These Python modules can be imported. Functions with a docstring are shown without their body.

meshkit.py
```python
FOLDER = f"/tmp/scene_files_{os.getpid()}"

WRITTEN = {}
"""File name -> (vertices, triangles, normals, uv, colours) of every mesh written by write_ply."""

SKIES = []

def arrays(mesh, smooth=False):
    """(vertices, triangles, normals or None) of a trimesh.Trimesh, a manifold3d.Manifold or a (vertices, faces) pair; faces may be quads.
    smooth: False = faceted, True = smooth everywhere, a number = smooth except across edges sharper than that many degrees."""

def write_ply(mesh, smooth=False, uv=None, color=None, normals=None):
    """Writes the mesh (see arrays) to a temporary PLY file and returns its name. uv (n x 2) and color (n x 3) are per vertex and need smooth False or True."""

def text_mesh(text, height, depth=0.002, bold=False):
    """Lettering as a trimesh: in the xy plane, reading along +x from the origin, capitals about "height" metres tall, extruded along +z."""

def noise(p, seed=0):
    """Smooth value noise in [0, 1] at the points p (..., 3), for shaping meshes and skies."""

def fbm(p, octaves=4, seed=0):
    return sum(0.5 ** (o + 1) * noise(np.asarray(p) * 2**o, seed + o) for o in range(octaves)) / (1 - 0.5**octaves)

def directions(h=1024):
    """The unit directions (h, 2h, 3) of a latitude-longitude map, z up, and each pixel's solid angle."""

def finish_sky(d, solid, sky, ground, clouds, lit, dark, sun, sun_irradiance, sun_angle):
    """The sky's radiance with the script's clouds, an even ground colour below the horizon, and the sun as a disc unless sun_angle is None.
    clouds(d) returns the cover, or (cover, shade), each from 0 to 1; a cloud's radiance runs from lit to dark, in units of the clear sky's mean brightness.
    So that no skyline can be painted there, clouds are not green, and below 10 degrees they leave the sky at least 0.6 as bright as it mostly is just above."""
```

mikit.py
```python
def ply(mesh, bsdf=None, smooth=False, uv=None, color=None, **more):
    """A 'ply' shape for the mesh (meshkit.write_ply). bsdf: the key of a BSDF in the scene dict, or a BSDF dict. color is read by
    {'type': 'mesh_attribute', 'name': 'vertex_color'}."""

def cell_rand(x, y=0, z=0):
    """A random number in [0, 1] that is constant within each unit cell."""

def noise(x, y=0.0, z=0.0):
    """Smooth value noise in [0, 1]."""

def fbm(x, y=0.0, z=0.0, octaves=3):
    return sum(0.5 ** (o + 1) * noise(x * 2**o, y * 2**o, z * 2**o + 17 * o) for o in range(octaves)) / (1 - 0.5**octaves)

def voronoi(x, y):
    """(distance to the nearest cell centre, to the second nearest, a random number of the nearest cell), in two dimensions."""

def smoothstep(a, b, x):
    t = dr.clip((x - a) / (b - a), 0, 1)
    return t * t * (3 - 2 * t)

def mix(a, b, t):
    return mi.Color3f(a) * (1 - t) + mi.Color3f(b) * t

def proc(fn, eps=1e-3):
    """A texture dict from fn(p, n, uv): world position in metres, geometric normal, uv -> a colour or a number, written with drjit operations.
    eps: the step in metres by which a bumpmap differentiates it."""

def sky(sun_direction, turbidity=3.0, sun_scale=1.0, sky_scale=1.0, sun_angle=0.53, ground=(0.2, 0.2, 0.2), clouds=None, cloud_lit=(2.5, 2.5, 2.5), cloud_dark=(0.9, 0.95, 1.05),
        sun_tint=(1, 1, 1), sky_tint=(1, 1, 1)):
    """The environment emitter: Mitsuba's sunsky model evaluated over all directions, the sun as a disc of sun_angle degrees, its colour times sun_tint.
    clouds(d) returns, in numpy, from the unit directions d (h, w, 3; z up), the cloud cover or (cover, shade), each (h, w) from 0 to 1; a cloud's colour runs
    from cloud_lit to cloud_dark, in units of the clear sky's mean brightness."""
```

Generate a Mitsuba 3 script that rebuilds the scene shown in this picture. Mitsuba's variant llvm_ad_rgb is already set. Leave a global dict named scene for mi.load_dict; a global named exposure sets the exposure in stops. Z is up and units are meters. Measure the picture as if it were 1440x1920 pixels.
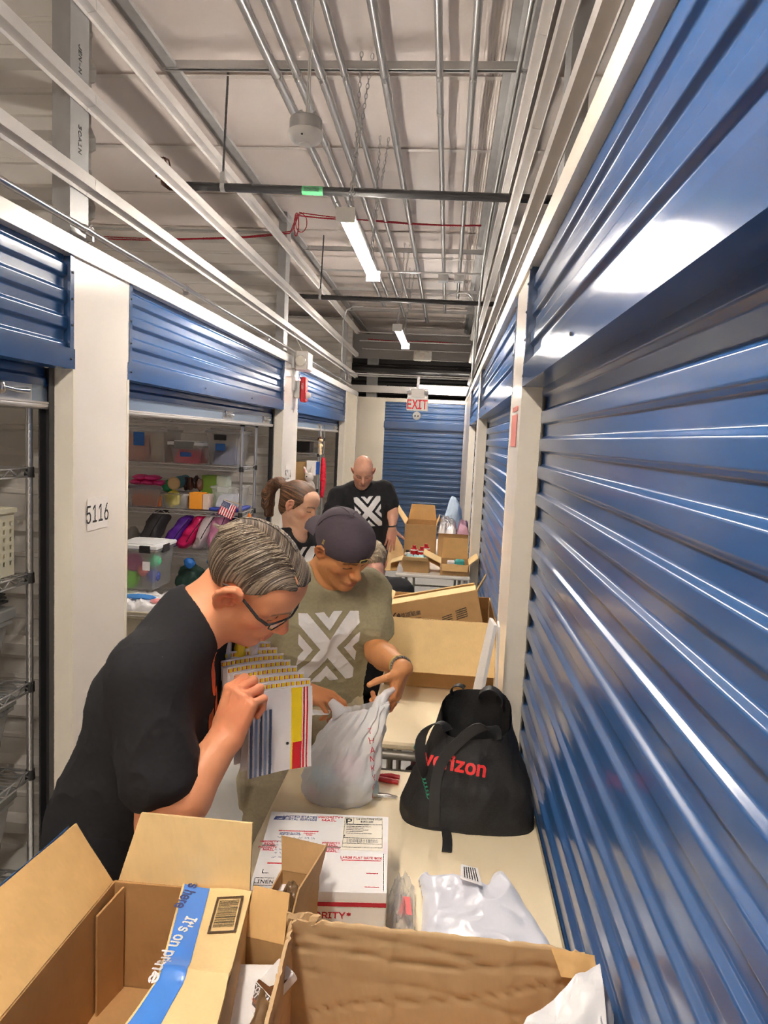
import math, random
import numpy as np, trimesh, mitsuba as mi, mikit, meshkit, drjit as dr
import manifold3d as m3
from shapely.geometry import Polygon, box as sbox
from shapely import affinity, ops as sops
T = mi.ScalarTransform4f
random.seed(7); RNG = np.random.default_rng(7)
scene = {'type': 'scene'}; labels = {}
PI = math.pi
# ---------------------------------------------------------------- camera, exposure
exposure = 2.0
CR = np.array([[0.995, 0.055, -0.082], [0.087, -0.097, 0.992], [0.046, -0.994, -0.101]])
_f, _d = CR[:, 2] / np.linalg.norm(CR[:, 2]), CR[:, 1]
EYE = np.array([0.0, 0.0, 1.80])
scene['camera'] = {'type': 'perspective', 'fov_axis': 'x', 'fov': math.degrees(2 * math.atan(720 / 1360.0)), 'near_clip': 0.03, 'far_clip': 100.0,
                   'to_world': T().look_at(origin=EYE.tolist(), target=(EYE + _f).tolist(), up=(-_d).tolist())}
LAMP = np.array([1.0, 0.905, 0.80])
LAMP_POWER = 42.0
# ---------------------------------------------------------------- materials
def rgb(*c):   # sRGB 0..255 -> linear
    c = np.array(c, float) / 255
    return np.where(c < 0.04045, c / 12.92, ((c + 0.055) / 1.055) ** 2.4).tolist()
def tex(c): return c if isinstance(c, dict) else {'type': 'rgb', 'value': list(c)}
def mat(name, color, rough=0.5, metal=0.0, spec=0.5, coat=0.0, sheen=0.0, bump=None, bscale=1.0, trans=0.0):
    b = {'type': 'principled', 'base_color': tex(color), 'roughness': rough, 'metallic': metal, 'specular': spec}
    if coat: b['clearcoat'] = coat; b['clearcoat_gloss'] = 0.96
    if sheen: b['sheen'] = sheen
    if bump is not None: b = {'type': 'bumpmap', 'arbitrary': mikit.proc(bump), 'scale': bscale, 'bsdf': b} if False else {'type': 'bumpmap', 't': mikit.proc(bump), 'scale': bscale, 'b': b}
    scene[name] = {'type': 'twosided', 'b': b}
    return name
VC = {'type': 'mesh_attribute', 'name': 'vertex_color'}
N, FB, MIX, SS = mikit.noise, mikit.fbm, mikit.mix, mikit.smoothstep
# ---------------------------------------------------------------- mesh helpers
def cat(*ms):
    ms = [m for m in ms if m is not None]
    return trimesh.util.concatenate(ms) if len(ms) > 1 else ms[0]
def B(lo, hi, bev=0.0):
    lo, hi = np.minimum(lo, hi).astype(float), np.maximum(lo, hi).astype(float)
    if bev <= 0 or min(hi - lo) <= 2.2 * bev:
        m = trimesh.creation.box(extents=hi - lo); m.apply_translation((lo + hi) / 2); return m
    p = []
    for k in range(3):
        a, b = lo + bev, hi - bev
        a[k], b[k] = lo[k], hi[k]
        p += [[x, y, z] for x in (a[0], b[0]) for y in (a[1], b[1]) for z in (a[2], b[2])]
    return trimesh.convex.convex_hull(np.array(p))
def CY(p0, p1, r, n=14, r1=None, cap=True):
    return TUBE([p0, p1], [r, r if r1 is None else r1], n, cap)
def TUBE(pts, r, n=8, cap=True, flat=None):
    p = np.asarray(pts, float); k = len(p); r = np.broadcast_to(r, (k,)).astype(float)
    t = np.gradient(p, axis=0) if k > 2 else np.repeat([p[1] - p[0]], 2, 0)
    t /= np.linalg.norm(t, axis=1, keepdims=True) + 1e-12
    a = np.cross(t[0], [0, 0, 1.0] if abs(t[0][2]) < 0.9 else [1.0, 0, 0]); a /= np.linalg.norm(a)
    ang = np.arange(n) * 2 * PI / n; v = []
    for i in range(k):
        a = a - t[i] * (a @ t[i]); a /= np.linalg.norm(a) + 1e-12
        b = np.cross(t[i], a)
        v.append(p[i] + r[i] * (np.cos(ang)[:, None] * a + np.sin(ang)[:, None] * b))
    v = np.vstack(v); f = []
    i, j = np.meshgrid(np.arange(k - 1), np.arange(n), indexing='ij'); i, j = i.ravel(), j.ravel(); j2 = (j + 1) % n
    f = np.vstack([np.stack([i * n + j, i * n + j2, (i + 1) * n + j2], 1), np.stack([i * n + j, (i + 1) * n + j2, (i + 1) * n + j], 1)])
    if cap:
        c0, c1 = len(v), len(v) + 1; v = np.vstack([v, p[0], p[-1]]); jj = np.arange(n); e = (k - 1) * n
        f = np.vstack([f, np.stack([np.full(n, c0), (jj + 1) % n, jj], 1), np.stack([np.full(n, c1), e + jj, e + (jj + 1) % n], 1)])
    return trimesh.Trimesh(v, f, process=False)
def GRID(P, closed_u=False):
    """P (nu, nv, 3) -> sheet."""
    nu, nv = P.shape[:2]; u = np.arange(nu if closed_u else nu - 1); i, j = np.meshgrid(u, np.arange(nv - 1), indexing='ij'); i, j = i.ravel(), j.ravel(); i2 = (i + 1) % nu
    q = np.stack([i * nv + j, i2 * nv + j, i2 * nv + j + 1, i * nv + j + 1], 1)
    return trimesh.Trimesh(P.reshape(-1, 3), np.vstack([q[:, [0, 1, 2]], q[:, [0, 2, 3]]]), process=False)
def SLAB(P, th):
    """A sheet P (nu, nv, 3) given thickness th along its normals."""
    m = GRID(P); n = m.vertex_normals; a = P.reshape(-1, 3) + n * th / 2; b = P.reshape(-1, 3) - n * th / 2; nu, nv = P.shape[:2]; k = len(a)
    idx = np.arange(k).reshape(nu, nv); ring = np.concatenate([idx[:, 0], idx[-1, 1:], idx[-2::-1, -1], idx[0, -2:0:-1]]); r2 = np.roll(ring, -1)
    f = np.vstack([m.faces, m.faces[:, ::-1] + k, np.stack([ring, ring + k, r2 + k], 1), np.stack([ring, r2 + k, r2], 1)])
    t = trimesh.Trimesh(np.vstack([a, b]), f, process=False)
    if t.volume < 0: t.invert()
    return t
def EXT(poly, h, M=None):
    """polygon (shapely or points) extruded by h along z, then the 4x4 M."""
    poly = poly if hasattr(poly, 'geom_type') else Polygon(poly)
    m = cat(*[trimesh.creation.extrude_polygon(g, h, engine='earcut') for g in getattr(poly, 'geoms', [poly])])
    if M is not None: m.apply_transform(M)
    return m
def FR(o, x, y, z=None):
    """frame: columns x, y, z at o."""
    x = np.asarray(x, float); x = x / np.linalg.norm(x); y = np.asarray(y, float); y = y - x * (x @ y); y /= np.linalg.norm(y)
    M = np.eye(4); M[:3, 0], M[:3, 1], M[:3, 2], M[:3, 3] = x, y, np.cross(x, y), o
    return M
def MV(m, t=(0, 0, 0), rz=0.0, rx=0.0, ry=0.0, s=1.0):
    m = m.copy(); R = trimesh.transformations.euler_matrix(rx, ry, rz, 'sxyz'); R[:3, :3] *= s; R[:3, 3] = t; m.apply_transform(R); return m
def LATHE(prof, n=24, at=(0, 0, 0), axis=None):
    p = np.asarray(prof, float); a = np.arange(n) * 2 * PI / n
    P = np.stack([np.outer(np.cos(a), p[:, 0]), np.outer(np.sin(a), p[:, 0]), np.broadcast_to(p[:, 1], (n, len(p)))], -1)
    m = GRID(P, True)
    if axis is not None:
        z = np.asarray(axis, float); z /= np.linalg.norm(z); m.apply_transform(trimesh.geometry.align_vectors([0, 0, 1], z))
    m.apply_translation(at); return m
def SUB(m, L):
    v, f = trimesh.remesh.subdivide_to_size(m.vertices, m.faces, L, max_iter=12); return trimesh.Trimesh(v, f, process=True)
def ROT(axis, deg): return trimesh.transformations.rotation_matrix(math.radians(deg), axis)[:3, :3]
def vnoise(p, s, seed=0, o=3): return meshkit.fbm(np.asarray(p) * s, o, seed) - 0.5
# ---------------------------------------------------------------- scene tree helpers
_used = set()
SCALE = [1.0]   # the building is drawn up in units of SCALE metres about the eye point, then set to size
def fit(mesh):
    if SCALE[0] != 1.0:
        mesh = mesh.copy(); mesh.vertices = EYE + (np.array(mesh.vertices) - EYE) * SCALE[0]
    return mesh
ZF = 1.8 - 1.8 / 0.845
def uniq(key):
    if key not in _used: _used.add(key); return key
    k = 1
    while f'{key}_{k:03d}' in _used: k += 1
    key = f'{key}_{k:03d}'; _used.add(key); return key
def thing(name, label, cat_, group=None):
    k = uniq(name); labels[k] = {'label': label, 'category': cat_}
    if group: labels[k]['group'] = group
    return k
def part(parent, name, mesh, m, smooth=False, label=None, kind=None, **kw):
    k = uniq(f'{parent}__{name}'); scene[k] = mikit.ply(fit(mesh), m, smooth, **kw)
    if label or kind: labels[k] = {**({'label': label} if label else {}), **({'kind': kind} if kind else {})}
    return k
def one(name, mesh, m, label, cat_, group=None, smooth=False, kind=None, **kw):
    k = thing(name, label, cat_, group); scene[k] = mikit.ply(fit(mesh), m, smooth, **kw)
    if kind: labels[k]['kind'] = kind
    return k
def struct(name, mesh, m, label, smooth=False, **kw):
    k = uniq(name); labels[k] = {'label': label, 'kind': 'structure'}
    if mesh is not None: scene[k] = mikit.ply(fit(mesh), m, smooth, **kw)
    return k
def copy_parts(src, dst, M):
    """the parts of src again under dst, moved by M (4x4)."""
    for k in [k for k in scene if k.startswith(src + '__')]:
        n = dst + k[len(src):]; _used.add(n); scene[n] = {**scene[k], 'to_world': T(M)}
        if k in labels: labels[n] = dict(labels[k])
def TR(t, rz=0.0):
    M = trimesh.transformations.rotation_matrix(rz, [0, 0, 1]); M[:3, 3] = t; return M
def text(s, h, M, depth=0.0006, bold=False, center=True, sx=1.0):
    m = meshkit.text_mesh(s, h, depth, bold); 
    if center: m.apply_translation([-m.bounds[:, 0].mean(), -m.bounds[:, 1].mean(), 0])
    m.apply_scale([sx, 1, 1]); m.apply_transform(M); return m
SCALE[0] = 0.845
# ---------------------------------------------------------------- room materials
XL, XR, RAIL, FB_, FT_ = -1.63, 0.29, 2.526, 2.035, 2.122
mat('m_blue', rgb(34, 70, 114), 0.17, 0.0, 0.8, coat=1.0)
mat('m_blue_trim', rgb(32, 66, 108), 0.16, 0.0, 0.8, coat=1.0)
mat('m_white_panel', rgb(238, 230, 220), 0.22, 0.0, 0.5, coat=0.6)
mat('m_cream', rgb(238, 230, 214), 0.35)
mat('m_galv', mikit.proc(lambda p, n, uv: MIX((0.42, 0.42, 0.42), (0.56, 0.55, 0.54), FB(p.x * 9, p.y * 9, p.z * 9))), 0.36, 0.85)
mat('m_steel_paint', rgb(196, 192, 188), 0.4, 0.35)
mat('m_conduit', (0.55, 0.55, 0.55), 0.3, 0.95)
mat('m_stud', mikit.proc(lambda p, n, uv: MIX((0.30, 0.30, 0.30), (0.40, 0.40, 0.395), FB(p.x * 14, p.y * 14, p.z * 5))), 0.45, 0.5)
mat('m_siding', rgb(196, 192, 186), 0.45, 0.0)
mat('m_siding_dark', rgb(130, 128, 126), 0.5, 0.1); mat('m_siding_unlit', rgb(58, 57, 58), 0.5, 0.1)  # far siding: lack of light on the distant wall put into its base colour
mat('m_black', (0.012, 0.012, 0.013), 0.45)
mat('m_black_pipe', (0.014, 0.014, 0.015), 0.35)
mat('m_dark_metal', (0.05, 0.05, 0.055), 0.4, 0.6)
mat('m_chrome', (0.62, 0.62, 0.62), 0.16, 1.0)
mat('m_white_plastic', rgb(232, 230, 224), 0.4)
mat('m_red_wire', rgb(150, 25, 40), 0.5)
mat('m_floor', mikit.proc(lambda p, n, uv: MIX(rgb(186, 184, 178), rgb(206, 204, 198), FB(p.x * 2.2, p.y * 2.2))), 0.28, 0.0, 0.5)
mat('m_insul', rgb(214, 204, 198), 0.42, 0.0, 0.6, bump=lambda p, n, uv: N(p.x * 160, p.y * 6) * 0.6 + FB(p.x * 9, p.y * 9), bscale=0.002)
mat('m_strap', rgb(205, 198, 192), 0.4, 0.3)
# ---------------------------------------------------------------- profiles
def corr_profile(z0, z1, pitch=0.111, depth=0.016, phase=0.0, flat=0.40, slope=0.10, fil=0.16):
    """(z, offset) of a trapezoid corrugation with filleted bends."""
    key = [(0, 0), (flat, 0), (flat + slope, 1), (2 * flat + slope, 1), (2 * flat + 2 * slope, 0)]
    pts = []
    n0 = math.floor((z0 - phase) / pitch) - 1
    for k in range(int((z1 - z0) / pitch) + 4):
        for (t, o) in key[:-1]: pts.append((phase + (n0 + k + t) * pitch, o * depth))
    pts = np.array(pts); out = []
    for a, b, c in zip(pts[:-2], pts[1:-1], pts[2:]):   # round each bend
        la, lc = np.linalg.norm(a - b), np.linalg.norm(c - b); f = 0.42 * min(la, lc, 0.012)
        s, e = b + (a - b) / la * f, b + (c - b) / lc * f
        for t in (0, 0.33, 0.67, 1): out.append((1 - t) ** 2 * s + 2 * t * (1 - t) * b + t * t * e)
    out = np.array(out); z = out[:, 0]
    keep = (z > z0) & (z < z1)
    lo, hi = np.interp([z0, z1], z, out[:, 1])
    return np.vstack([[z0, lo], out[keep], [z1, hi]])
def sheet_y(x, y0, y1, prof, sgn, th=0.0): # corrugated sheet in a plane x = const, running along y; sgn the side it bulges to
    P = np.zeros((len(prof), 2, 3))
    P[:, :, 2] = prof[:, :1]; P[:, :, 0] = x + sgn * prof[:, 1:2]; P[:, 0, 1], P[:, 1, 1] = y0, y1
    m = GRID(P)
    if m.face_normals[:, 0].mean() * sgn < 0: m.invert()
    return m
def sheet_x(y, x0, x1, prof, sgn):
    P = np.zeros((len(prof), 2, 3))
    P[:, :, 2] = prof[:, :1]; P[:, :, 1] = y + sgn * prof[:, 1:2]; P[:, 0, 0], P[:, 1, 0] = x0, x1
    m = GRID(P)
    if m.face_normals[:, 1].mean() * sgn < 0: m.invert()
    return m
def hat(x, y0, y1, z, h=0.10, d=0.035, sgn=1):
    """hat-channel girt along y on the wall face x, its web proud of the lips."""
    pr = np.array([(0, -h / 2), (0, -h * 0.32), (d, -h * 0.25), (d, h * 0.25), (0, h * 0.32), (0, h / 2)])
    P = np.zeros((len(pr), 2, 3)); P[:, :, 0] = x + sgn * pr[:, :1]; P[:, :, 2] = z + pr[:, 1:]; P[:, 0, 1], P[:, 1, 1] = y0, y1
    return SLAB(P, 0.003)
# ---------------------------------------------------------------- shell
Y0, Y1, XO0, XO1, ZC = -5.0, 16.5, -8.6, 3.6, 3.95
struct('floor', B((XO0, Y0, ZF - 0.1), (XO1, Y1, ZF)), 'm_floor', 'pale polished concrete floor of the storage corridor')
def insulation(x0, x1, y0, y1, straps):
    xs = np.unique(np.concatenate([np.linspace(x0, x1, int((x1 - x0) / 0.06)), np.linspace(0.05, 0.34, 50)]))
    ys = np.arange(y0, y1, 0.055)
    X, Y = np.meshgrid(xs, ys, indexing='ij'); st = np.array(straps)
    d = np.abs(Y[..., None] - st).min(-1); bay = np.searchsorted(st, Y)
    near = np.clip(d / 0.55, 0, 1)
    P = np.stack([X, Y, 0 * X], -1)
    sag = 0.075 * (np.sqrt(near) - 1) * 0 + 0.05 * np.sqrt(near)
    wr = vnoise(P * [1, 1, 0] + bay[..., None] * 3.1, 2.2, 1) * 0.05 + vnoise(P * [2.5, 6.0, 0], 1.6, 4) * 0.035 * np.exp(-d / 0.25)
    Z = ZC + 0.02 - sag * 0.7 + wr * np.clip(d / 0.08, 0, 1)
    pleat = np.exp(-((X - 0.17) / 0.085) ** 4); Z = Z - pleat * 0.012 * np.abs(np.sin(X * PI / 0.0185)) + 0.0
    return GRID(np.stack([X, Y, Z], -1)[:, ::-1])
STRAPS = [-4.2 + 1.09 * k for k in range(20)]
STRAPS = [s + (4.56 - min(STRAPS, key=lambda q: abs(q - 4.56))) for s in STRAPS]
cl = struct('ceiling', None, None, 'white faced roof insulation sagging between straps')
part(cl, 'insulation', insulation(XO0, XO1, Y0, Y1, STRAPS), 'm_insul', True)
part(cl, 'roof_deck', B((XO0, Y0, 4.15), (XO1, Y1, 4.2)), 'm_siding')
for s in STRAPS:
    if s > 2: part(cl, 'strap', B((XO0, s - 0.022, ZC - 0.005), (XO1, s + 0.022, ZC - 0.001)), 'm_strap')
# outer walls, out of sight but closing the place
sd = lambda z0, z1: corr_profile(z0, z1, 0.305, 0.03, 0.02, 0.55, 0.05)
def rib_profile(z0, z1, pitch=0.305, phase=0.0):
    pts = []
    k = math.floor((z0 - phase) / pitch) - 1
    while phase + k * pitch < z1 + pitch:
        b = phase + k * pitch
        for t, o in ((0, 0), (0.03, 0.045), (0.085, 0.045), (0.115, 0), (0.20, 0), (0.207, 0.008), (0.225, 0.008), (0.232, 0)): pts.append((b + t, o))
        k += 1
    p = np.array(pts); keep = (p[:, 0] > z0) & (p[:, 0] < z1); lo, hi = np.interp([z0, z1], p[:, 0], p[:, 1])
    return np.vstack([[z0, lo], p[keep], [z1, hi]])
struct('wall_unit_backs', cat(sheet_y(-4.9, Y0, Y1, rib_profile(ZF, 2.53), 1), B((-4.96, Y0, ZF), (-4.92, Y1, 2.53))), 'm_siding', 'ribbed metal wall at the back of the left units')
struct('wall_outer_left', cat(sheet_y(XO0, Y0, Y1, rib_profile(ZF, 4.1), 1), B((XO0 - 0.06, Y0, ZF), (XO0 - 0.02, Y1, 4.15))), 'm_siding', 'far side wall of the neighbouring aisle')
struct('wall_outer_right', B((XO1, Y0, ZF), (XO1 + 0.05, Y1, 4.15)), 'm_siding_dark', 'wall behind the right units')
struct('wall_rear', B((XO0, Y0 - 0.05, ZF), (XO1, Y0, 4.15)), 'm_cream', 'wall behind the camera')
struct('wall_far', cat(sheet_x(Y1, XO0, XO1, rib_profile(ZF, 4.1), -1), B((XO0, Y1 + 0.02, ZF), (XO1, Y1 + 0.06, 4.15))), 'm_siding_unlit', 'ribbed metal wall far beyond the end door, coloured dark to look unlit')
# partitions between the units (ribbed siding on studs)
PARTL = [(-0.72, 3.95), (3.35, 3.95), (7.45, 3.80), (12.6, 3.80)]
for y, zt in PARTL:
    k = struct('wall_partition', None, None, 'grey ribbed metal partition between storage units')
    part(k, 'siding', cat(sheet_x(y - 0.03, -4.9, XL - 0.09, rib_profile(ZF, zt, phase=0.03), -1), sheet_x(y + 0.03, -4.9, XL - 0.09, rib_profile(ZF, zt), 1)), 'm_siding')
    part(k, 'cap', B((-4.9, y - 0.04, zt - 0.04), (XL - 0.09, y + 0.04, zt + 0.02)), 'm_stud')
for y, zt in [(-0.72, 2.6), (3.27, 2.9), (7.43, 2.9), (10.6, 2.9)]:
    k = struct('wall_partition', None, None, 'dark ribbed metal partition between the closed units')
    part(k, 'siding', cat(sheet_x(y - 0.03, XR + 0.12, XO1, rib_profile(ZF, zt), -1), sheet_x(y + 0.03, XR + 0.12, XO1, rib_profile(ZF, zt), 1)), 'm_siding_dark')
# ---------------------------------------------------------------- the door walls
def screws(pts, axis):
    return cat(*[LATHE([(0.0, 0.004), (0.004, 0.004), (0.0055, 0.002), (0.0055, 0)], 8, p, axis) for p in pts])
def pilaster(wall, x, sgn, y0, y1, zt=RAIL - 0.012, jambs=True):
    """sgn: +1 left wall (its face looks to +x), -1 right wall."""
    part(wall, 'pilaster', B((x - sgn * 0.0025, y0, ZF), (x - sgn * 0.08, y1, zt), 0.002), 'm_white_panel')
    if jambs:
        for y, d in ((y0, -1), (y1, 1)):
            part(wall, 'jamb', cat(B((x - sgn * 0.003, y, ZF), (x - sgn * 0.088, y + d * 0.004, FB_ + 0.0)), B((x, y + d * 0.004, ZF), (x - sgn * 0.004, y - d * 0.02, FB_))), 'm_cream')
wl = struct('wall_left', None, None, 'left corridor wall of white panels between blue roll-up doors')
PL = [(-1.0, -0.45), (3.06, 3.61), (7.11, 7.80)]
for a, b in PL: pilaster(wl, XL, 1, a, b)
wr = struct('wall_right', None, None, 'right corridor wall of white panels between blue roll-up doors')
PR = [(-1.0, -0.47), (3.03, 3.52), (7.19, 7.62), (10.18, 13.9)]
for a, b in PR: pilaster(wr, XR, -1, a, b)
# fluted end panel of the left wall
pz = []
ys = np.arange(11.41, 12.9, 0.01); P = np.zeros((len(ys), 2, 3)); P[:, :, 1] = ys[:, None]; P[:, :, 0] = (XL + 0.012 * (np.sin((ys - 11.41) / 0.155 * 2 * PI) > 0.2) - 0.012)[:, None]; P[:, 0, 2] = ZF; P[:, 1, 2] = RAIL
part(wl, 'fluted_end_panel', SLAB(P, 0.002), 'm_cream')
part(wl, 'corner_bead', B((XL - 0.05, 12.86, ZF), (XL + 0.004, 12.90, RAIL)), 'm_galv')
part(wl, 'jamb', B((XL - 0.003, 11.41, ZF), (XL - 0.09, 11.406, FB_)), 'm_cream')
part(wl, 'end_return', B((XL - 2.5, 12.88, ZF), (XL - 0.04, 12.92, RAIL)), 'm_cream')
# rails
part(wl, 'top_rail', cat(B((XL - 0.09, Y0, RAIL - 0.015), (XL + 0.012, 12.9, RAIL + 0.002)), B((XL - 0.003, Y0, RAIL), (XL + 0.012, 12.9, RAIL + 0.062))), 'm_steel_paint')
part(wr, 'top_rail', cat(B((XR + 0.09, Y0, RAIL - 0.015), (XR - 0.006, 13.9, RAIL + 0.002)), B((XR + 0.004, Y0, RAIL - 0.03), (XR - 0.008, 13.9, RAIL + 0.05))), 'm_cream')
DN = [0]
def header(key, x, sgn, y0, y1, side_trim=True):
    ph = 2.15
    part(key, 'header_panel', sheet_y(x - sgn * 0.035, y0 + 0.02, y1 - 0.02, corr_profile(FT_ - 0.01, RAIL, phase=ph), sgn), 'm_blue', 40)
    part(key, 'fascia', cat(B((x - sgn * 0.0, y0 - 0.012, FB_), (x - sgn * 0.004, y1 + 0.012, FT_)), B((x, y0 - 0.012, FB_), (x - sgn * 0.085, y1 + 0.012, FB_ + 0.004)), B((x, y0, FT_ - 0.003), (x - sgn * 0.04, y1, FT_)),
         B((x - sgn * 0.002, y0 - 0.012, FB_), (x - sgn * 0.085, y0 - 0.008, FT_)), B((x - sgn * 0.002, y1 + 0.008, FB_), (x - sgn * 0.085, y1 + 0.012, FT_))), 'm_blue_trim')
    if side_trim:
        for ya, yb in ((y0, y0 + 0.03), (y1 - 0.03, y1)):
            part(key, 'side_trim', cat(B((x + sgn * 0.001, ya, FT_), (x - sgn * 0.003, yb, RAIL - 0.015)), B((x, ya if ya == y0 else yb - 0.003, FT_), (x - sgn * 0.05, ya + 0.003 if ya == y0 else yb, RAIL - 0.015))), 'm_blue_trim')
    n = int((y1 - y0) / 0.85)
    pts = [(x + sgn * 0.001, y0 + (y1 - y0) * (i + 0.02) / max(n - 0.96, 1), FT_ - 0.045) for i in range(n)]
    part(key, 'screw', screws(pts, (sgn, 0, 0)), 'm_dark_metal', True)
    part(key, 'screw', screws([(x + sgn * 0.002, y, z) for y in (y0 + 0.015, y1 - 0.015) for z in (2.22, 2.33, 2.44)], (sgn, 0, 0)), 'm_dark_metal', True)
    for y, d in ((y0, 1), (y1, -1)):   # curtain guide tracks
        part(key, 'guide_track', cat(B((x - sgn * 0.085, y, ZF), (x - sgn * 0.125, y + d * 0.012, FB_)), B((x - sgn * 0.118, y, ZF), (x - sgn * 0.125, y + d * 0.06, FB_)), B((x - sgn * 0.085, y, ZF), (x - sgn * 0.09, y + d * 0.045, FB_))), 'm_dark_metal')
    part(key, 'rolled_coil', LATHE([(0, 0), (0.17, 0), (0.17, y1 - y0 - 0.06), (0, y1 - y0 - 0.06)], 20, (x - sgn * 0.33, y0 + 0.03, 2.30), (0, 1, 0)), 'm_blue', 40)
def latch(key, x, y, z, sgn):
    part(key, 'latch_plate', B((x, y - 0.10, z - 0.045), (x + sgn * 0.003, y + 0.16, z + 0.045), 0.001), 'm_galv')
    part(key, 'latch_handle', cat(LATHE([(0, 0.014), (0.018, 0.012), (0.026, 0.004), (0.026, 0)], 16, (x + sgn * 0.003, y - 0.05, z), (sgn, 0, 0)), TUBE([(x + sgn * 0.016, y - 0.05, z), (x + sgn * 0.02, y + 0.02, z - 0.006), (x + sgn * 0.02, y + 0.1, z - 0.004)], [0.006, 0.008, 0.012], 10)), 'm_chrome', 40)
def open_door(n, y0, y1, label, latches):
    key = struct(f'door_{n}', None, None, label); header(key, XL, 1, y0, y1)
    x = XL - 0.105
    part(key, 'curtain_end', sheet_y(x - 0.01, y0 + 0.03, y1 - 0.03, corr_profile(1.955, 2.12, phase=2.0), 1), 'm_blue', 40)
    part(key, 'bottom_panel', B((x - 0.012, y0 + 0.03, 1.885), (x + 0.002, y1 - 0.03, 1.975), 0.002), 'm_galv_blue')
    part(key, 'bottom_bar', cat(TUBE([(x, y0 + 0.03, 1.873), (x, y1 - 0.03, 1.873)], 0.016, 12), B((x - 0.014, y0 + 0.03, 1.88), (x + 0.018, y1 - 0.03, 1.888))), 'm_steel_paint', 40)
    for y in latches: latch(key, x + 0.002, y, 1.93, 1)
    return key
mat('m_galv_blue', rgb(130, 146, 165), 0.25, 0.5)
open_door(1, -0.45, 3.06, 'left blue roll-up door nearest the camera, rolled up over a wire rack', [2.75])
d2 = open_door(2, 3.61, 7.11, 'blue roll-up door beside panel 5116, rolled up over full shelves', [5.6, 6.8])
open_door(3, 7.80, 11.41, 'farthest left blue roll-up door, rolled up, things hanging from its handle', [9.7, 11.1])
def closed_door(n, y0, y1, label):
    key = struct(f'door_{n}', None, None, label); header(key, XR, -1, y0, y1)
    part(key, 'curtain', sheet_y(XR + 0.098, y0 + 0.012, y1 - 0.012, corr_profile(ZF + 0.03, 2.1, phase=0.06), -1), 'm_blue', 40)
    part(key, 'bottom_bar', B((XR + 0.085, y0 + 0.02, ZF), (XR + 0.115, y1 - 0.02, ZF + 0.04)), 'm_steel_paint')
    return key
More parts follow.
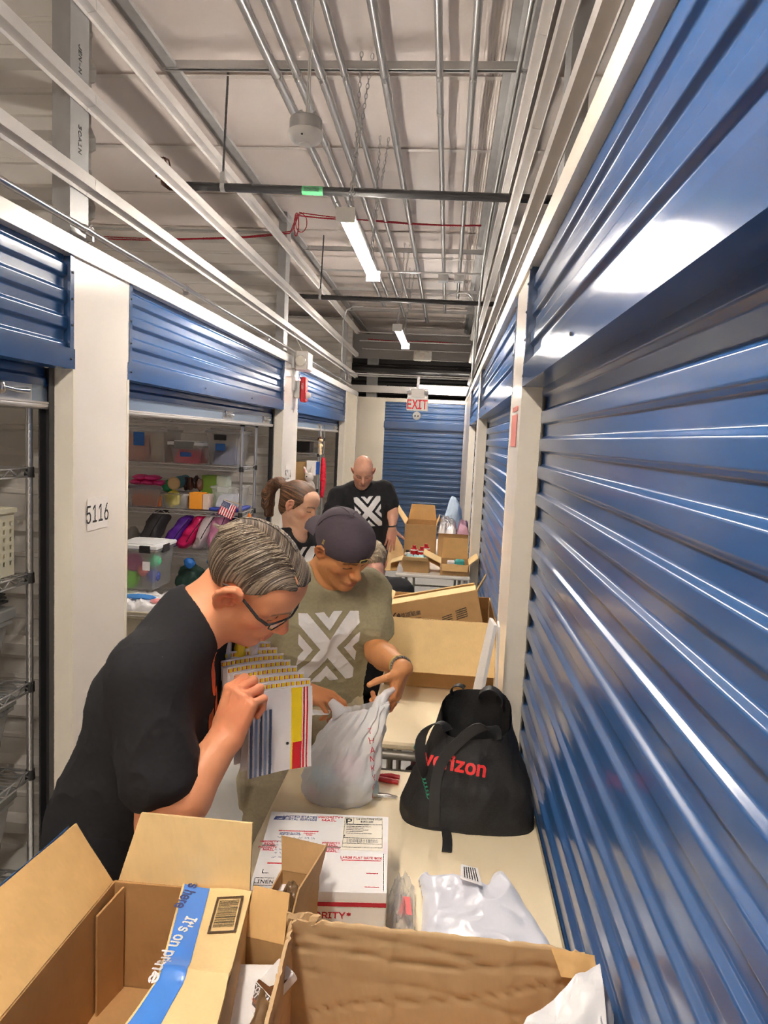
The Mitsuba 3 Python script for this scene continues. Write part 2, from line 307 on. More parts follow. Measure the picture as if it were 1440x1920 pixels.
closed_door(4, -0.47, 3.03, 'large closed blue roll-up door along the right edge of the photo')
closed_door(5, 3.52, 7.19, 'second closed blue roll-up door on the right behind the leaning cartons')
closed_door(6, 7.62, 10.18, 'third closed blue roll-up door on the right, farthest along the corridor')
# end wall with its own door
YE = 14.0
wb = struct('wall_back', None, None, 'white wall at the end of the corridor beside the end door')
part(wb, 'panel', cat(B((-3.2, YE, ZF), (-1.23, YE + 0.06, RAIL)), B((0.34, YE, ZF), (1.0, YE + 0.06, RAIL))), 'm_cream')
part(wb, 'top_rail', B((-3.2, YE - 0.012, RAIL - 0.02), (1.0, YE + 0.06, RAIL + 0.05)), 'm_cream')
kb = struct('door_7', None, None, 'closed blue roll-up door at the end of the corridor under the EXIT sign')
part(kb, 'header_panel', sheet_x(YE + 0.02, -1.23, 0.34, corr_profile(FT_, RAIL, phase=2.15), -1), 'm_blue', 40)
part(kb, 'fascia', B((-1.24, YE - 0.006, FB_ - 0.03), (0.35, YE + 0.05, FT_)), 'm_blue_trim')
part(kb, 'curtain', sheet_x(YE + 0.07, -1.23, 0.34, corr_profile(ZF, 2.08, phase=0.04), -1), 'm_blue', 40)
# ---------------------------------------------------------------- steel above the doors
mat('m_white_steel', rgb(214, 210, 206), 0.38, 0.25)
for i, z in enumerate((2.86, 3.22, 3.61)):
    nm = ('lowest', 'middle', 'top')[i]
    t = thing('steel_girt', f'{nm} of the three long pale steel girts above the left doors', 'beam')
    for a, b in ((Y0, 3.22), (3.224, 7.30), (7.304, 12.7)):
        part(t, 'girt_length', hat(XL - 0.03, a, b, z, 0.10, 0.04, 1), 'm_white_steel')
for i, z in enumerate((2.80, 3.18, 3.56)):
    nm = ('lowest', 'middle', 'top')[i]
    t = thing('steel_girt', f'{nm} of the three long pale steel girts above the right doors', 'beam')
    for a, b in ((Y0, 3.3), (3.304, 7.4), (7.404, 12.7)):
        part(t, 'girt_length', hat(XR + 0.035, a, b, z, 0.10, 0.04, -1), 'm_white_steel')
def post(name, x0, x1, y0, y1, z0, z1, label):
    t = thing(name, label, 'post')
    w = 0.003
    part(t, 'web', B((x0, y0, z0), (x1, y0 + w, z1)), 'm_stud'); part(t, 'flange', B((x1 - w, y0, z0), (x1, y1, z1)), 'm_stud'); part(t, 'flange', B((x0, y0, z0), (x0 + w, y1, z1)), 'm_stud')
    part(t, 'lip', B((x1 - 0.02, y1 - w, z0), (x1, y1, z1)), 'm_stud')
    return t
t = post('steel_post', -1.745, -1.665, 3.09, 3.25, 2.5, 3.95, 'grey steel stud with black stamped lettering standing above the 5116 panel')
mat('m_ink', (0.02, 0.02, 0.022), 0.6)
for s, z in (('JEN-N', 3.36), ('3CA1N', 3.03)):
    part(t, 'stamp', text(s, 0.026, FR((-1.664, 3.17, z), (0, 0, -1), (0, 1, 0)), 0.0008), 'm_ink')
post('steel_post', -1.745, -1.665, 7.16, 7.34, 2.5, 3.95, 'grey steel stud standing above the panel with the red alarm')
post('steel_post', -1.745, -1.665, 11.5, 11.62, 2.5, 3.7, 'grey steel stud above the far end of the left doors')
post('steel_post', 0.42, 0.50, 3.2, 3.4, 2.5, 3.95, 'dark steel stud above the nearest right panel')
post('steel_post', 0.42, 0.50, 7.3, 7.5, 2.5, 3.95, 'dark steel stud above the second right panel')
post('steel_post', -1.62, -1.42, 14.1, 14.3, 2.5, 3.7, 'pale steel column above the end wall')
# purlins under the roof, either side of the corridor
def purlin(x, lab):
    P = np.array([(-0.045, 0), (-0.045, 0.09), (0.0, 0.09), (0, -0.005), (0.05, -0.005), (0.05, 0.02)])[:, ::1]
    pr = np.array([(0.055, 0.02), (0.055, 0.0), (0.0, 0.0), (-0.05, 0.085), (-0.10, 0.085)])
    G = np.zeros((len(pr), 2, 3)); G[:, :, 0] = x + pr[:, :1]; G[:, :, 2] = 3.835 + pr[:, 1:]; G[:, 0, 1], G[:, 1, 1] = Y0, 14.6
    one('purlin', SLAB(G, 0.004), 'm_stud', lab, 'beam')
purlin(-1.70, 'grey roof purlin running over the left doors')
purlin(0.30, 'grey roof purlin running over the right doors')
one('purlin', B((XO0, 13.0, 3.2), (XO1, 13.08, 3.62)), 'm_siding_dark', 'deep grey beam crossing the far end of the corridor', 'beam')
# struts crossing the corridor and the conduits hung on them
def unistrut(y, label, x0=-1.73, x1=0.37, z=3.85):
    o = 0.021; w = 0.003
    m = cat(B((x0, y - o, z - o), (x1, y - o + w, z + o)), B((x0, y + o - w, z - o), (x1, y + o, z + o)), B((x0, y - o, z + o - w), (x1, y + o, z + o)), B((x0, y - o, z - o), (x1, y - o + 0.011, z - o + w)), B((x0, y + o - 0.011, z - o), (x1, y + o, z - o + w)))
    one('strut_channel', m, 'm_galv', label, 'strut')
STR = [(0.4, 'galvanized strut channel crossing above the camera'), (4.23, 'galvanized strut channel crossing the ceiling nearest the camera in view'), (8.15, 'galvanized strut channel crossing the ceiling beyond the first strip light'), (10.3, 'galvanized strut channel crossing the ceiling above the second strip light'), (11.9, 'galvanized strut channel farthest down the ceiling')]
for y, l in STR: unistrut(y, l)
names = ['leftmost of the parallel ceiling conduits, running over the round sensor', 'second ceiling conduit from the left, close beside the first', 'third ceiling conduit from the left, beside the hanging sensor wire', 'fourth ceiling conduit from the left, with couplings beside the chains', 'fifth ceiling conduit from the left', 'second ceiling conduit from the right', 'rightmost of the parallel ceiling conduits']
for i, (x, ye) in enumerate(zip((-1.07, -0.955, -0.815, -0.685, -0.46, -0.155, 0.03), (11.2, 10.4, 12.2, 11.4, 12.6, 11.6, 10.5))):
    t = thing('conduit', names[i], 'pipe'); r = (0.027, 0.024, 0.026, 0.020, 0.025, 0.020, 0.021)[i]
    z = 3.85 - 0.021 - r
    part(t, 'tube', CY((x, Y0, z), (x, ye, z), r, 14), 'm_conduit', 40)
    for y in [s[0] for s in STR] + [6.35]:
        if y < ye: part(t, 'strap', cat(LATHE([(r + 0.001, -0.009), (r + 0.003, -0.009), (r + 0.003, 0.009), (r + 0.001, 0.009)], 12, (x, y, z), (0, 1, 0)), B((x - 0.006, y - 0.004, z - r - 0.022), (x + 0.006, y + 0.004, z - r)), CY((x - 0.014, y, z - r - 0.012), (x + 0.014, y, z - r - 0.012), 0.003, 6)), 'm_chrome')
    for y in ((5.2, 8.9) if i % 2 else (6.0, 9.4)):
        y = y + 0.25 * ((i * 7) % 5 - 2)
        if y < ye: part(t, 'coupling', cat(LATHE([(r, -0.03), (r + 0.004, -0.03), (r + 0.004, 0.03), (r, 0.03)], 14, (x, y, z), (0, 1, 0)), CY((x, y - 0.016, z - r - 0.009), (x, y - 0.016, z), 0.004, 6), CY((x, y + 0.016, z - r - 0.009), (x, y + 0.016, z), 0.004, 6)), 'm_conduit', 40)
# sprinkler pipes
mat('m_green_tag', rgb(96, 190, 130), 0.5); mat('m_bronze', (0.10, 0.045, 0.03), 0.4, 0.6)
def sprinkler(y, label, z=3.30, x0=-1.80, x1=0.62, tag=False):
    t = thing('sprinkler_pipe', label, 'pipe')
    part(t, 'tube', CY((x0, y, z), (x1, y + 0.13, z), 0.026, 18), 'm_black_pipe', 40)
    hx = x0 - 0.02
    part(t, 'elbow', TUBE([(x0 + 0.05, y, z), (x0, y, z), (x0 - 0.04, y, z + 0.02), (x0 - 0.05, y, z + 0.06)], [0.03, 0.031, 0.028, 0.016], 12), 'm_bronze', 40)
    hd = part(t, 'sprinkler_head', cat(LATHE([(0.012, 0), (0.009, 0.02), (0.005, 0.03), (0.024, 0.034), (0.024, 0.037), (0, 0.04)], 12, (x0 - 0.05, y, z + 0.06))), 'm_bronze')
    cg = []
    c = np.array((x0 - 0.05, y, z + 0.05))
    for k in range(8):
        a = k * PI / 4; u = np.array((math.cos(a), math.sin(a), 0)); cg.append(TUBE([c + u * 0.042, c + u * 0.045 + [0, 0, 0.07], c + u * 0.035 + [0, 0, 0.105], c + u * 0.0 + [0, 0, 0.118]], 0.0032, 5))
    for h in (0.0, 0.04): cg.append(TUBE([c + [0.045 * math.cos(a), 0.045 * math.sin(a), h] for a in np.linspace(0, 2 * PI, 19)], 0.003, 5))
    part(t, 'cage', cat(*cg), 'm_bronze', True)
    hx = -1.47
    part(t, 'hanger_rod', CY((hx, y, z + 0.026), (hx + 0.02, y, 4.04), 0.007, 8), 'm_dark_metal', 40)
    part(t, 'hanger_loop', cat(LATHE([(0.027, -0.014), (0.031, -0.014), (0.031, 0.014), (0.027, 0.014)], 16, (hx, y + 0.012, z), (1, 0, 0)), B((hx - 0.014, y - 0.012, z + 0.02), (hx + 0.014, y + 0.012, z + 0.085))), 'm_galv', 40)
    if tag:
        part(t, 'label_sleeve', CY((-0.98, y + 0.044, z), (-0.85, y + 0.051, z), 0.0268, 18), 'm_green_tag', 40)
        for j in range(3): part(t, 'label_print', B((-0.965, y + 0.013, z - 0.012 + 0.009 * j), (-0.87, y + 0.0185, z - 0.010 + 0.009 * j)), 'm_ink')
sprinkler(4.55, 'black sprinkler pipe with green label crossing nearest the camera', tag=True)
sprinkler(8.0, 'black sprinkler pipe crossing beyond the first strip light')
one('duct_pipe', CY((-8.6, 13.3, 3.05), (3.6, 13.35, 3.05), 0.07, 20), 'm_black_pipe', 'thick black pipe crossing high above the end door', 'pipe', smooth=40)
for i, (y, z, r, m, l) in enumerate([(12.6, 2.86, 0.014, 'm_conduit', 'thin pale conduit crossing just under the thick black pipe'), (11.033, 2.755, 0.012, 'm_conduit', 'thin pale conduit crossing above the EXIT sign, which hangs from it'), (8.6, 3.72, 0.012, 'm_conduit', 'thin conduit crossing the ceiling beyond the second black pipe'), (12.3, 3.55, 0.011, 'm_conduit', 'upper thin conduit crossing the far ceiling'), (12.6, 3.45, 0.011, 'm_conduit', 'middle thin conduit crossing the far ceiling'), (12.988, 3.36, 0.011, 'm_conduit', 'lowest thin conduit crossing the far ceiling')]):
    one('conduit', CY((-1.6, y, z), (0.3, y, z), r, 10), m, l, 'pipe', smooth=40)
one('conduit', TUBE([(-1.35, 10.9, 3.72), (-1.5, 10.9, 3.72), (-1.6, 10.9, 3.66), (-1.64, 10.9, 3.5), (-1.64, 10.9, 2.95), (-1.62, 10.95, 2.82), (-1.56, 11.0, 2.76), (-1.55, 11.05, 2.66)], 0.013, 10), 'm_conduit', 'bent conduit dropping beside the far end of the left doors', 'pipe', smooth=40)
one('conduit', TUBE([(0.0, 9.6, 3.7), (0.16, 9.6, 3.7), (0.22, 9.6, 3.64), (0.268, 9.6, 3.5), (0.268, 9.6, 2.55)], 0.013, 10), 'm_conduit', 'bent conduit dropping beside the far right doors', 'pipe', smooth=40)
for x, l in ((-0.16, 'left one of two grey junction boxes on the far ceiling'), (0.03, 'right one of two grey junction boxes on the far ceiling')):
    one('junction_box', B((x - 0.06, 9.0, 3.72), (x + 0.06, 9.12, 3.80), 0.004), 'm_galv', l, 'junction box')
one('beam_end', B((-3.2, 13.85, 2.66), (1.2, 13.9, 2.79)), 'm_white_steel', 'pale steel beam crossing above the EXIT sign', 'beam')
# conduits along the top of the door walls
t = thing('rail_conduit', 'silver conduit running along the top of the left doors', 'pipe')
part(t, 'tube', CY((XL + 0.026, Y0, 2.635), (XL + 0.026, 11.9, 2.635), 0.0145, 14), 'm_chrome', 40)
for y in (3.12, 4.3, 6.3, 8.6, 10.6): part(t, 'coupling', cat(LATHE([(0.015, -0.03), (0.019, -0.03), (0.019, 0.03), (0.015, 0.03)], 14, (XL + 0.026, y, 2.635), (0, 1, 0)), CY((XL + 0.026, y, 2.635), (XL + 0.048, y, 2.66), 0.004, 6), B((XL, y + 0.04, 2.60), (XL + 0.03, y + 0.055, 2.66))), 'm_chrome', 40)
t = thing('rail_conduit', 'silver conduit running above the right doors', 'pipe')
part(t, 'tube', TUBE([(XR - 0.03, Y0, 3.72), (XR - 0.03, 6.5, 3.72), (XR - 0.03, 7.5, 3.60), (XR - 0.03, 8.6, 2.9), (XR - 0.025, 9.4, 2.59), (XR - 0.022, 12, 2.55)], 0.013, 12), 'm_conduit', 40)
# red alarm wire along the siding and over the corridor
def sagwire(pts, r, name, m, label, n=9):
    p = np.array(pts, float); q = []
    for a, b in zip(p[:-1], p[1:]):
        s = np.linspace(0, 1, n)[:-1]; c = a + (b - a) * s[:, None]; c[:, 2] -= 0.03 * np.linalg.norm(b - a) * 4 * s * (1 - s) * 0.5; q.append(c)
    return TUBE(np.vstack(q + [p[-1:]]), r, 6)
ww = [sagwire([(-3.9, 7.35, 3.70), (-2.6, 7.35, 3.71), (-1.62, 7.1, 3.72), (-1.45, 6.6, 3.74), (-0.9, 6.9, 3.80), (0.2, 7.0, 3.80)], 0.006, '', '', ''), sagwire([(-3.9, 7.36, 3.725), (-2.4, 7.36, 3.73), (-1.6, 7.1, 3.74), (-1.43, 6.62, 3.77), (-0.7, 6.95, 3.81), (0.2, 7.05, 3.82)], 0.005, '', '', '')]
ww.append(TUBE([(-1.45 + 0.02 * math.sin(a), 6.6, 3.66 + 0.10 * math.cos(a)) for a in np.linspace(0, 6.28, 20)], 0.005, 6)); ww.append(TUBE([(-1.41 + 0.05 * math.sin(a), 6.62, 3.68 + 0.08 * math.cos(a)) for a in np.linspace(0, 6.28, 20)], 0.004, 6))
one('alarm_wire', cat(*ww), 'm_red_wire', 'red alarm wires looped along the partition and across the ceiling', 'wire', smooth=True)
one('alarm_wire', cat(TUBE([(-1.5, 12.988, 3.53), (-1.0, 12.988, 3.51), (-.4, 12.988, 3.53), (0.2, 12.988, 3.50)], .009, 6)), 'm_red_wire', 'red wire crossing the far ceiling beyond the second strip light', 'wire', smooth=True)
# ---------------------------------------------------------------- lamps
def chain(p0, p1, link=0.034, r=0.0022):
    p0, p1 = np.array(p0, float), np.array(p1, float); L = np.linalg.norm(p1 - p0); n = int(L / (link * 0.78)); d = (p1 - p0) / L; out = []
    a = np.cross(d, [0, 1, 0.01]); a /= np.linalg.norm(a); b = np.cross(d, a)
    for k in range(n):
        c = p0 + d * (k + 0.5) * L / n; s = a if k % 2 else b
        th = np.linspace(0, 2 * PI, 9)
        out.append(TUBE([c + d * math.cos(q) * link / 2 + s * math.sin(q) * link * 0.27 for q in th], r, 4, cap=False))
    return cat(*out)
def strip_light(c, length, along, label, chains=True, power=LAMP_POWER, zc=3.93):
    t = thing('strip_light', label, 'light'); c = np.array(c, float); u = np.array(along, float); s = np.array([-u[1], u[0], 0])
    M = FR(c, s, (0, 0, 1)); M[:3, 2] = np.cross(M[:3, 0], M[:3, 1])
    def sweep(poly, L): m = EXT(Polygon(poly), L); m.apply_translation([0, 0, -L / 2]); m.apply_transform(M); return m
    part(t, 'housing', sweep([(-0.03, 0.012), (0.03, 0.012), (0.026, 0.047), (-0.026, 0.047)], length), 'm_white_plastic')
    for k in (-1, 1): part(t, 'end_cap', MV(sweep([(-0.052, -0.03), (0.052, -0.03), (0.052, 0.047), (-0.052, 0.047)], 0.012), (u * (length / 2 + 0.006) * k).tolist()), 'm_white_plastic')
    a = np.linspace(0, PI, 9); lens = [(0.036 * math.cos(q), -0.005 - 0.022 * math.sin(q)) for q in a] + [(-0.032, 0.030), (-0.0305, 0.030), (-0.0305, 0.0115), (0.0305, 0.0115), (0.0305, 0.030), (0.032, 0.030)]
    m = sweep(lens, length - 0.02); m.fix_normals()
    k = part(t, 'lens', m, 'm_white_plastic'); scene[k]['emitter'] = {'type': 'area', 'radiance': {'type': 'rgb', 'value': (LAMP * power).tolist()}}
    if chains:
        for e in (-0.35, 0.42):
            q = c + u * e * length + [0, 0, 0.045]
            part(t, 'chain', cat(chain(q, q + np.array([0.02, 0.0, zc - q[2]])), chain(q + s * 0.03, q + np.array([0.08, 0.02, zc - q[2]]))), 'm_chrome', True)
    return t
strip_light((-0.60, 0.70, 2.98), 1.46, (0, 1, 0), 'lit strip light above the camera')
strip_light((-0.60, -3.2, 2.98), 1.46, (0, 1, 0), 'lit strip light behind the camera')
strip_light((-0.615, 4.75, 2.98), 1.46, (0, 1, 0), 'lit strip light hanging on chains nearer the camera')
strip_light((-0.605, 8.70, 2.98), 1.52, (0, 1, 0), 'second lit strip light hanging farther down the corridor')
strip_light((-0.12, 13.15, 2.74), 0.95, (1, 0, 0), 'lit strip light lying across the corridor above the EXIT sign', chains=False, power=LAMP_POWER * .6)
part('strip_light_004', 'bracket', B((-.2, 13.15, 2.772), (-.05, 13.86, 2.785)), 'm_galv')
for y, w in ((-3.2, 'nearest'), (0.7, 'second'), (4.75, 'third'), (8.7, 'farthest')): strip_light((-6.7, y, 2.98), 1.46, (0, 1, 0), f'{w} of four unseen strip lights added beyond the left units to brighten the roof', power=LAMP_POWER * .6)  # added unseen lamps, lifting the ceiling and partition siding over the left units
# round occupancy sensor on its wire
t = thing('occupancy_sensor', 'round white motion sensor with grey base hanging from a wire', 'sensor'); c = np.array((-0.63, 2.98, 2.985))
part(t, 'housing', LATHE([(0, 0.062), (0.060, 0.062), (0.064, 0.056), (0.064, 0.01), (0.0, 0.01)], 32, c), 'm_galv', 40)
part(t, 'dome', LATHE([(0.0675, 0.012), (0.069, 0.004), (0.067, -0.012), (0.058, -0.024), (0.044, -0.031), (0.026, -0.035), (0.024, -0.039), (0.013, -0.041), (0, -0.042)], 32, c), 'm_white_plastic', 40)
part(t, 'status_light', LATHE([(0, 0.004), (0.004, 0.003), (0.004, 0)], 8, c + [0.0, -0.0655, -0.022], (0, -1, -0.3)), 'm_dark_metal')
part(t, 'wire', cat(TUBE([c + [0, 0, 0.06], c + [0.005, 0, 0.3], c + [0.01, 0.0, 0.93]], 0.0035, 6), TUBE([c + [0.01, 0, 0.06], c + [0.012, 0, 0.28], c + [0.02, 0.0, 0.93]], 0.0025, 6)), 'm_white_plastic', True)
part(t, 'hanger_clip', cat(TUBE([c + [-0.02, 0, 0.06], c + [-0.028, 0, 0.09], c + [-0.018, 0, 0.095], c + [0.0, 0, 0.065]], 0.004, 6), TUBE([c + [0.025, 0, 0.06], c + [0.04, 0, 0.085], c + [0.035, 0, 0.098], c + [0.022, 0, 0.07]], 0.003, 6)), 'm_chrome', True)
# exit sign
mat('m_exit_face', rgb(250, 244, 236), 0.4); mat('m_exit_red', rgb(232, 40, 50), 0.4)
tx_ = t = thing('exit_sign', 'white EXIT sign with red letters hanging before the end door', 'exit sign'); ye = 11.0; ex, ez = -0.485, 2.335
eb = part(t, 'body', B((ex - 0.16, ye, ez - 0.10), (ex + 0.16, ye + 0.05, ez + 0.10), 0.006), 'm_exit_face')
part(eb, 'lettering', text('EXIT', 0.135, FR((ex, ye - 0.0005, ez - 0.005), (1, 0, 0), (0, 0, 1)), 0.003, True, sx=0.72), 'm_exit_red')
part(t, 'battery_box', B((ex - 0.10, ye + 0.005, ez + 0.10), (ex + 0.10, ye + 0.05, ez + 0.225), 0.005), 'm_exit_face')
part(t, 'mounting_plate', B((ex - 0.155, ye + 0.03, ez + 0.10), (ex + 0.155, ye + 0.04, ez + 0.235)), 'm_galv')
for s in (-1, 1):
    part(t, 'lamp_head', LATHE([(0, -0.02), (0.028, -0.02), (0.034, 0.0), (0.030, 0.02), (0, 0.024)], 16, (ex + s * 0.128, ye, ez + 0.165), (0, -1, -0.2)), 'm_chrome', 40)
part(t, 'hanging_bracket', B((ex - 0.02, ye + 0.03, ez + 0.23), (ex + 0.02, ye + 0.036, 2.745)), 'm_galv')
t = thing('smoke_detector', 'small round white detector with two dark dots below the EXIT sign', 'detector')
part(t, 'body', LATHE([(0, 0.03), (0.045, 0.028), (0.062, 0.014), (0.062, 0)], 24, (ex + 0.0, ye + 0.02, ez - 0.175), (0, -1, 0)), 'm_white_plastic', 40)
for s in (-1, 1): part(t, 'opening', LATHE([(0, 0.002), (0.012, 0.001), (0.012, -0.002)], 12, (ex + s * 0.022, ye - 0.009, ez - 0.18), (0, -1, 0)), 'm_black')
part(t, 'bracket', B((ex - 0.015, ye + 0.02, ez - 0.2), (ex + 0.015, ye + 0.03, ez - 0.08)), 'm_galv')
# far emergency floodlight
t = thing('emergency_light', 'pale twin lamp unit on the deep grey beam far down the corridor', 'light'); q = np.array((-0.52, 12.96, 3.28))
part(t, 'body', B(q + [-0.16, -0.04, -0.10], q + [0.16, 0.04, 0.08], 0.02), 'm_white_plastic')
for s in (-1, 1): part(t, 'lamp_head', LATHE([(0, 0), (0.045, 0.0), (0.05, 0.03), (0.02, 0.07), (0, 0.07)], 16, q + [s * 0.07, -0.1, 0.0], (0, 1, 0.3)), 'm_white_plastic', 40)
part(t, 'lens', LATHE([(0, 0.01), (0.035, 0.006), (0.035, 0)], 16, q + [0.0, -0.05, -0.01], (0, -1, 0)), 'm_exit_face', 40)
# emergency box and fire alarm on the second left panel
t = thing('emergency_light', 'cream emergency light box with clear lamp above the red alarm', 'light'); q = np.array((XL, 7.42, 2.55))
part(t, 'battery_case', B(q + [0.03, 0.02, -0.09], q + [0.16, 0.30, 0.10], 0.012), 'm_exit_face')
part(t, 'bracket', cat(B(q + [0.0, -0.02, -0.08], q + [0.03, 0.28, 0.09]), B(q + [-0.02, 0.05, -0.30], q + [0.02, 0.12, -0.08])), 'm_galv')
part(t, 'lamp_head', LATHE([(0, 0.06), (0.05, 0.06), (0.055, 0.04), (0.03, 0), (0, 0)], 18, q + [0.09, 0.0, 0.0], (0.15, -1, -0.1)), 'm_chrome', 40)
part(t, 'cable', TUBE([q + [0.08, 0.15, 0.1], q + [0.03, 0.05, 0.22], q + [-0.0, -0.04, 0.34]], 0.004, 6), 'm_white_plastic', True)
mat('m_alarm_red', rgb(200, 22, 34), 0.35)
t = thing('fire_alarm', 'red fire alarm strobe on a grey box beside the third door', 'fire alarm'); q = np.array((XL, 7.66, 2.27))
part(t, 'back_box', B(q + [0, -0.09, -0.09], q + [0.06, 0.06, 0.09], 0.003), 'm_galv')
part(t, 'housing', B(q + [0.06, -0.075, -0.13], q + [0.115, 0.075, 0.13], 0.012), 'm_alarm_red')
part(t, 'strobe', LATHE([(0, 0.05), (0.022, 0.045), (0.032, 0.02), (0.034, 0)], 16, q + [0.115, 0.0, -0.055], (1, 0, 0)), 'm_exit_face', 40)
part(t, 'lettering', text('FIRE', 0.022, FR(q + [0.085, -0.0755, 0.03], (0, 0, -1), (1, 0, 0)), 0.001), 'm_exit_face')
# number labels on the panels
t = thing('unit_number_sign', 'white sticker reading 5116 on the wide white panel', 'sign'); mat('m_paper', rgb(238, 232, 226), 0.5)
cz = 1.385; cy = 3.285
part(t, 'sticker', B((XL, cy - 0.10, cz - 0.075), (XL + 0.0012, cy + 0.10, cz + 0.075)), 'm_paper')
part(t, 'lettering', text('5116', 0.082, FR((XL + 0.0012, cy, cz), (0, 1, 0), (0, 0, 1)), 0.0006, sx=0.80), 'm_ink')
t = thing('unit_number_sign', 'small sticker reading 5114 on the panel behind the ponytailed woman', 'sign')
part(t, 'sticker', B((XL, 7.28, 1.28), (XL + 0.0012, 7.56, 1.48)), 'm_paper'); part(t, 'lettering', text('5114', 0.10, FR((XL + 0.0012, 7.42, 1.38), (0, 1, 0), (0, 0, 1)), 0.0006, sx=0.8), 'm_ink')
mat('m_pink_sticker', rgb(226, 140, 130), 0.5)
t = thing('red_notice', 'faded red sticker on the nearest right panel', 'sticker'); part(t, 'sheet', B((XR, 3.16, 1.79), (XR - 0.001, 3.40, 1.93)), 'm_pink_sticker')
one('red_notice', B((XR, 3.16, 1.945), (XR - 0.001, 3.40, 1.965)), 'm_pink_sticker', 'thin faded strip above the red sticker on the right panel', 'sticker')
SCALE[0] = 1.0
# ---------------------------------------------------------------- tables, cartons and what lies on them
def cardboard(name, c, k=0.10):
    c = np.array(c)
    mat(name, mikit.proc(lambda p, n, uv: mi.Color3f(c.tolist()) * (1 - k * 0.9 + k * 1.6 * FB(p.x * 26, p.y * 26, p.z * 26) + k * 0.5 * N(p.x * 240 + p.z * 60, p.y * 240, p.z * 40))), 0.7, spec=0.25)
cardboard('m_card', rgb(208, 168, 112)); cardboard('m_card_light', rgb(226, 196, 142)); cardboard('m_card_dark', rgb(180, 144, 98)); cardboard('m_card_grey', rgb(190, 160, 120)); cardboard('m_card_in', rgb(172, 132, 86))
mat('m_table', mikit.proc(lambda p, n, uv: MIX(rgb(236, 218, 182), rgb(244, 228, 194), FB(p.x * 6, p.y * 3))), 0.42)
mat('m_table_white', rgb(226, 222, 212), 0.42); mat('m_tube_grey', rgb(150, 146, 138), 0.35, 0.5)
mat('m_paper_white', rgb(236, 234, 232), 0.55); mat('m_red_print', rgb(186, 40, 58), 0.5); mat('m_blue_print', rgb(52, 66, 120), 0.5); mat('m_tape_blue', rgb(72, 132, 214), 0.2, coat=0.6)
mat('m_label_cream', rgb(238, 232, 214), 0.45); mat('m_ink_brown', rgb(70, 50, 34), 0.6)
def bil(a, b, c, d, nu, nv):
    """grid of the quad a (0,0) b (1,0) c (1,1) d (0,1)."""
    a, b, c, d = (np.asarray(q, float) for q in (a, b, c, d)); u, v = np.meshgrid(np.linspace(0, 1, nu), np.linspace(0, 1, nv), indexing='ij'); u, v = u[..., None], v[..., None]
    return a * (1 - u) * (1 - v) + b * u * (1 - v) + c * u * v + d * (1 - u) * v
def panel(a, b, c, d, th=0.005, n=(9, 9), wr=0.002, seed=0, scale=14, edge=0.0):
    P = bil(a, b, c, d, *n); nrm = np.cross(np.subtract(b, a), np.subtract(d, a)); nrm = nrm / np.linalg.norm(nrm)
    P = P + nrm * (vnoise(P, scale, seed) * 2 * wr)[..., None]
    if edge: P[:, -1] += ((vnoise(P[:, -1], 60, seed + 5, 2) * 2 * edge)[:, None]) * (np.subtract(d, a) / np.linalg.norm(np.subtract(d, a)))
    return SLAB(P, th)
def table(key, x0, x1, y0, y1, zt, m, label, cat_='table'):
    t = thing(key, label, cat_)
    part(t, 'tabletop', B((x0, y0, zt - 0.028), (x1, y1, zt), 0.008), m)
    part(t, 'apron', cat(B((x0 + 0.03, y0 + 0.04, zt - 0.055), (x0 + 0.05, y1 - 0.04, zt - 0.027)), B((x1 - 0.05, y0 + 0.04, zt - 0.055), (x1 - 0.03, y1 - 0.04, zt - 0.027))), 'm_tube_grey')
    for ys in (y0 + 0.22, y1 - 0.22):
        part(t, 'leg_frame', TUBE([(x0 + 0.08, ys, zt - 0.03), (x0 + 0.08, ys, 0.02), (x0 + 0.08, ys, 0.0)], 0.013, 10), 'm_tube_grey', 40)
        part(t, 'leg_frame', TUBE([(x1 - 0.08, ys, zt - 0.03), (x1 - 0.08, ys, 0.02), (x1 - 0.08, ys, 0.0)], 0.013, 10), 'm_tube_grey', 40)
        part(t, 'crossbar', CY((x0 + 0.08, ys, 0.25), (x1 - 0.08, ys, 0.25), 0.010, 10), 'm_tube_grey', 40)
    return t
ZT = 0.735
table('folding_table', -0.45, 0.312, 0.42, 2.25, ZT, 'm_table', 'beige folding table carrying the black tote and the white postal box')
t2 = table('folding_table', -0.235, 0.238, 2.46, 3.68, ZT, 'm_table', 'second beige folding table, carrying the two big tilted cartons')
part(t2, 'rail', CY((-0.21, 2.47, ZT - 0.05), (0.22, 2.47, ZT - 0.05), 0.016, 12), 'm_tube_grey', 40); part(t2, 'rail', CY((-0.21, 2.50, ZT - 0.13), (0.22, 2.50, ZT - 0.13), 0.014, 12), 'm_tube_grey', 40)
table('folding_table', -0.36, 0.238, 5.70, 7.90, ZT, 'm_table_white', 'white folding table far back with open cartons and red bottles')
# --- open carton with the blue tape, front left
t = thing('carton', 'open cardboard box with a strip of bright blue tape in the front left corner', 'box')
zt, zb = 0.95, ZT + 0.003
a, b, c, d = (-0.60, 0.70), (-0.262, 0.72), (-0.318, 1.245), (-0.578, 1.240)
P3 = lambda q, z: (q[0], q[1], z)
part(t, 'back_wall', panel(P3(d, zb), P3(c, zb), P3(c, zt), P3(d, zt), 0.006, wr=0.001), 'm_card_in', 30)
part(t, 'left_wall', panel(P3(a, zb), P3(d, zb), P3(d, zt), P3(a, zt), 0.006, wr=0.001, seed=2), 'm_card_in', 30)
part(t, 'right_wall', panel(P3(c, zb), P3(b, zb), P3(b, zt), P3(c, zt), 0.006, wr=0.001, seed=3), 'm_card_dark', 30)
part(t, 'front_wall', panel(P3(b, zb), P3(a, zb), P3(a, zt), P3(b, zt), 0.006, wr=0.001, seed=4), 'm_card_in', 30)
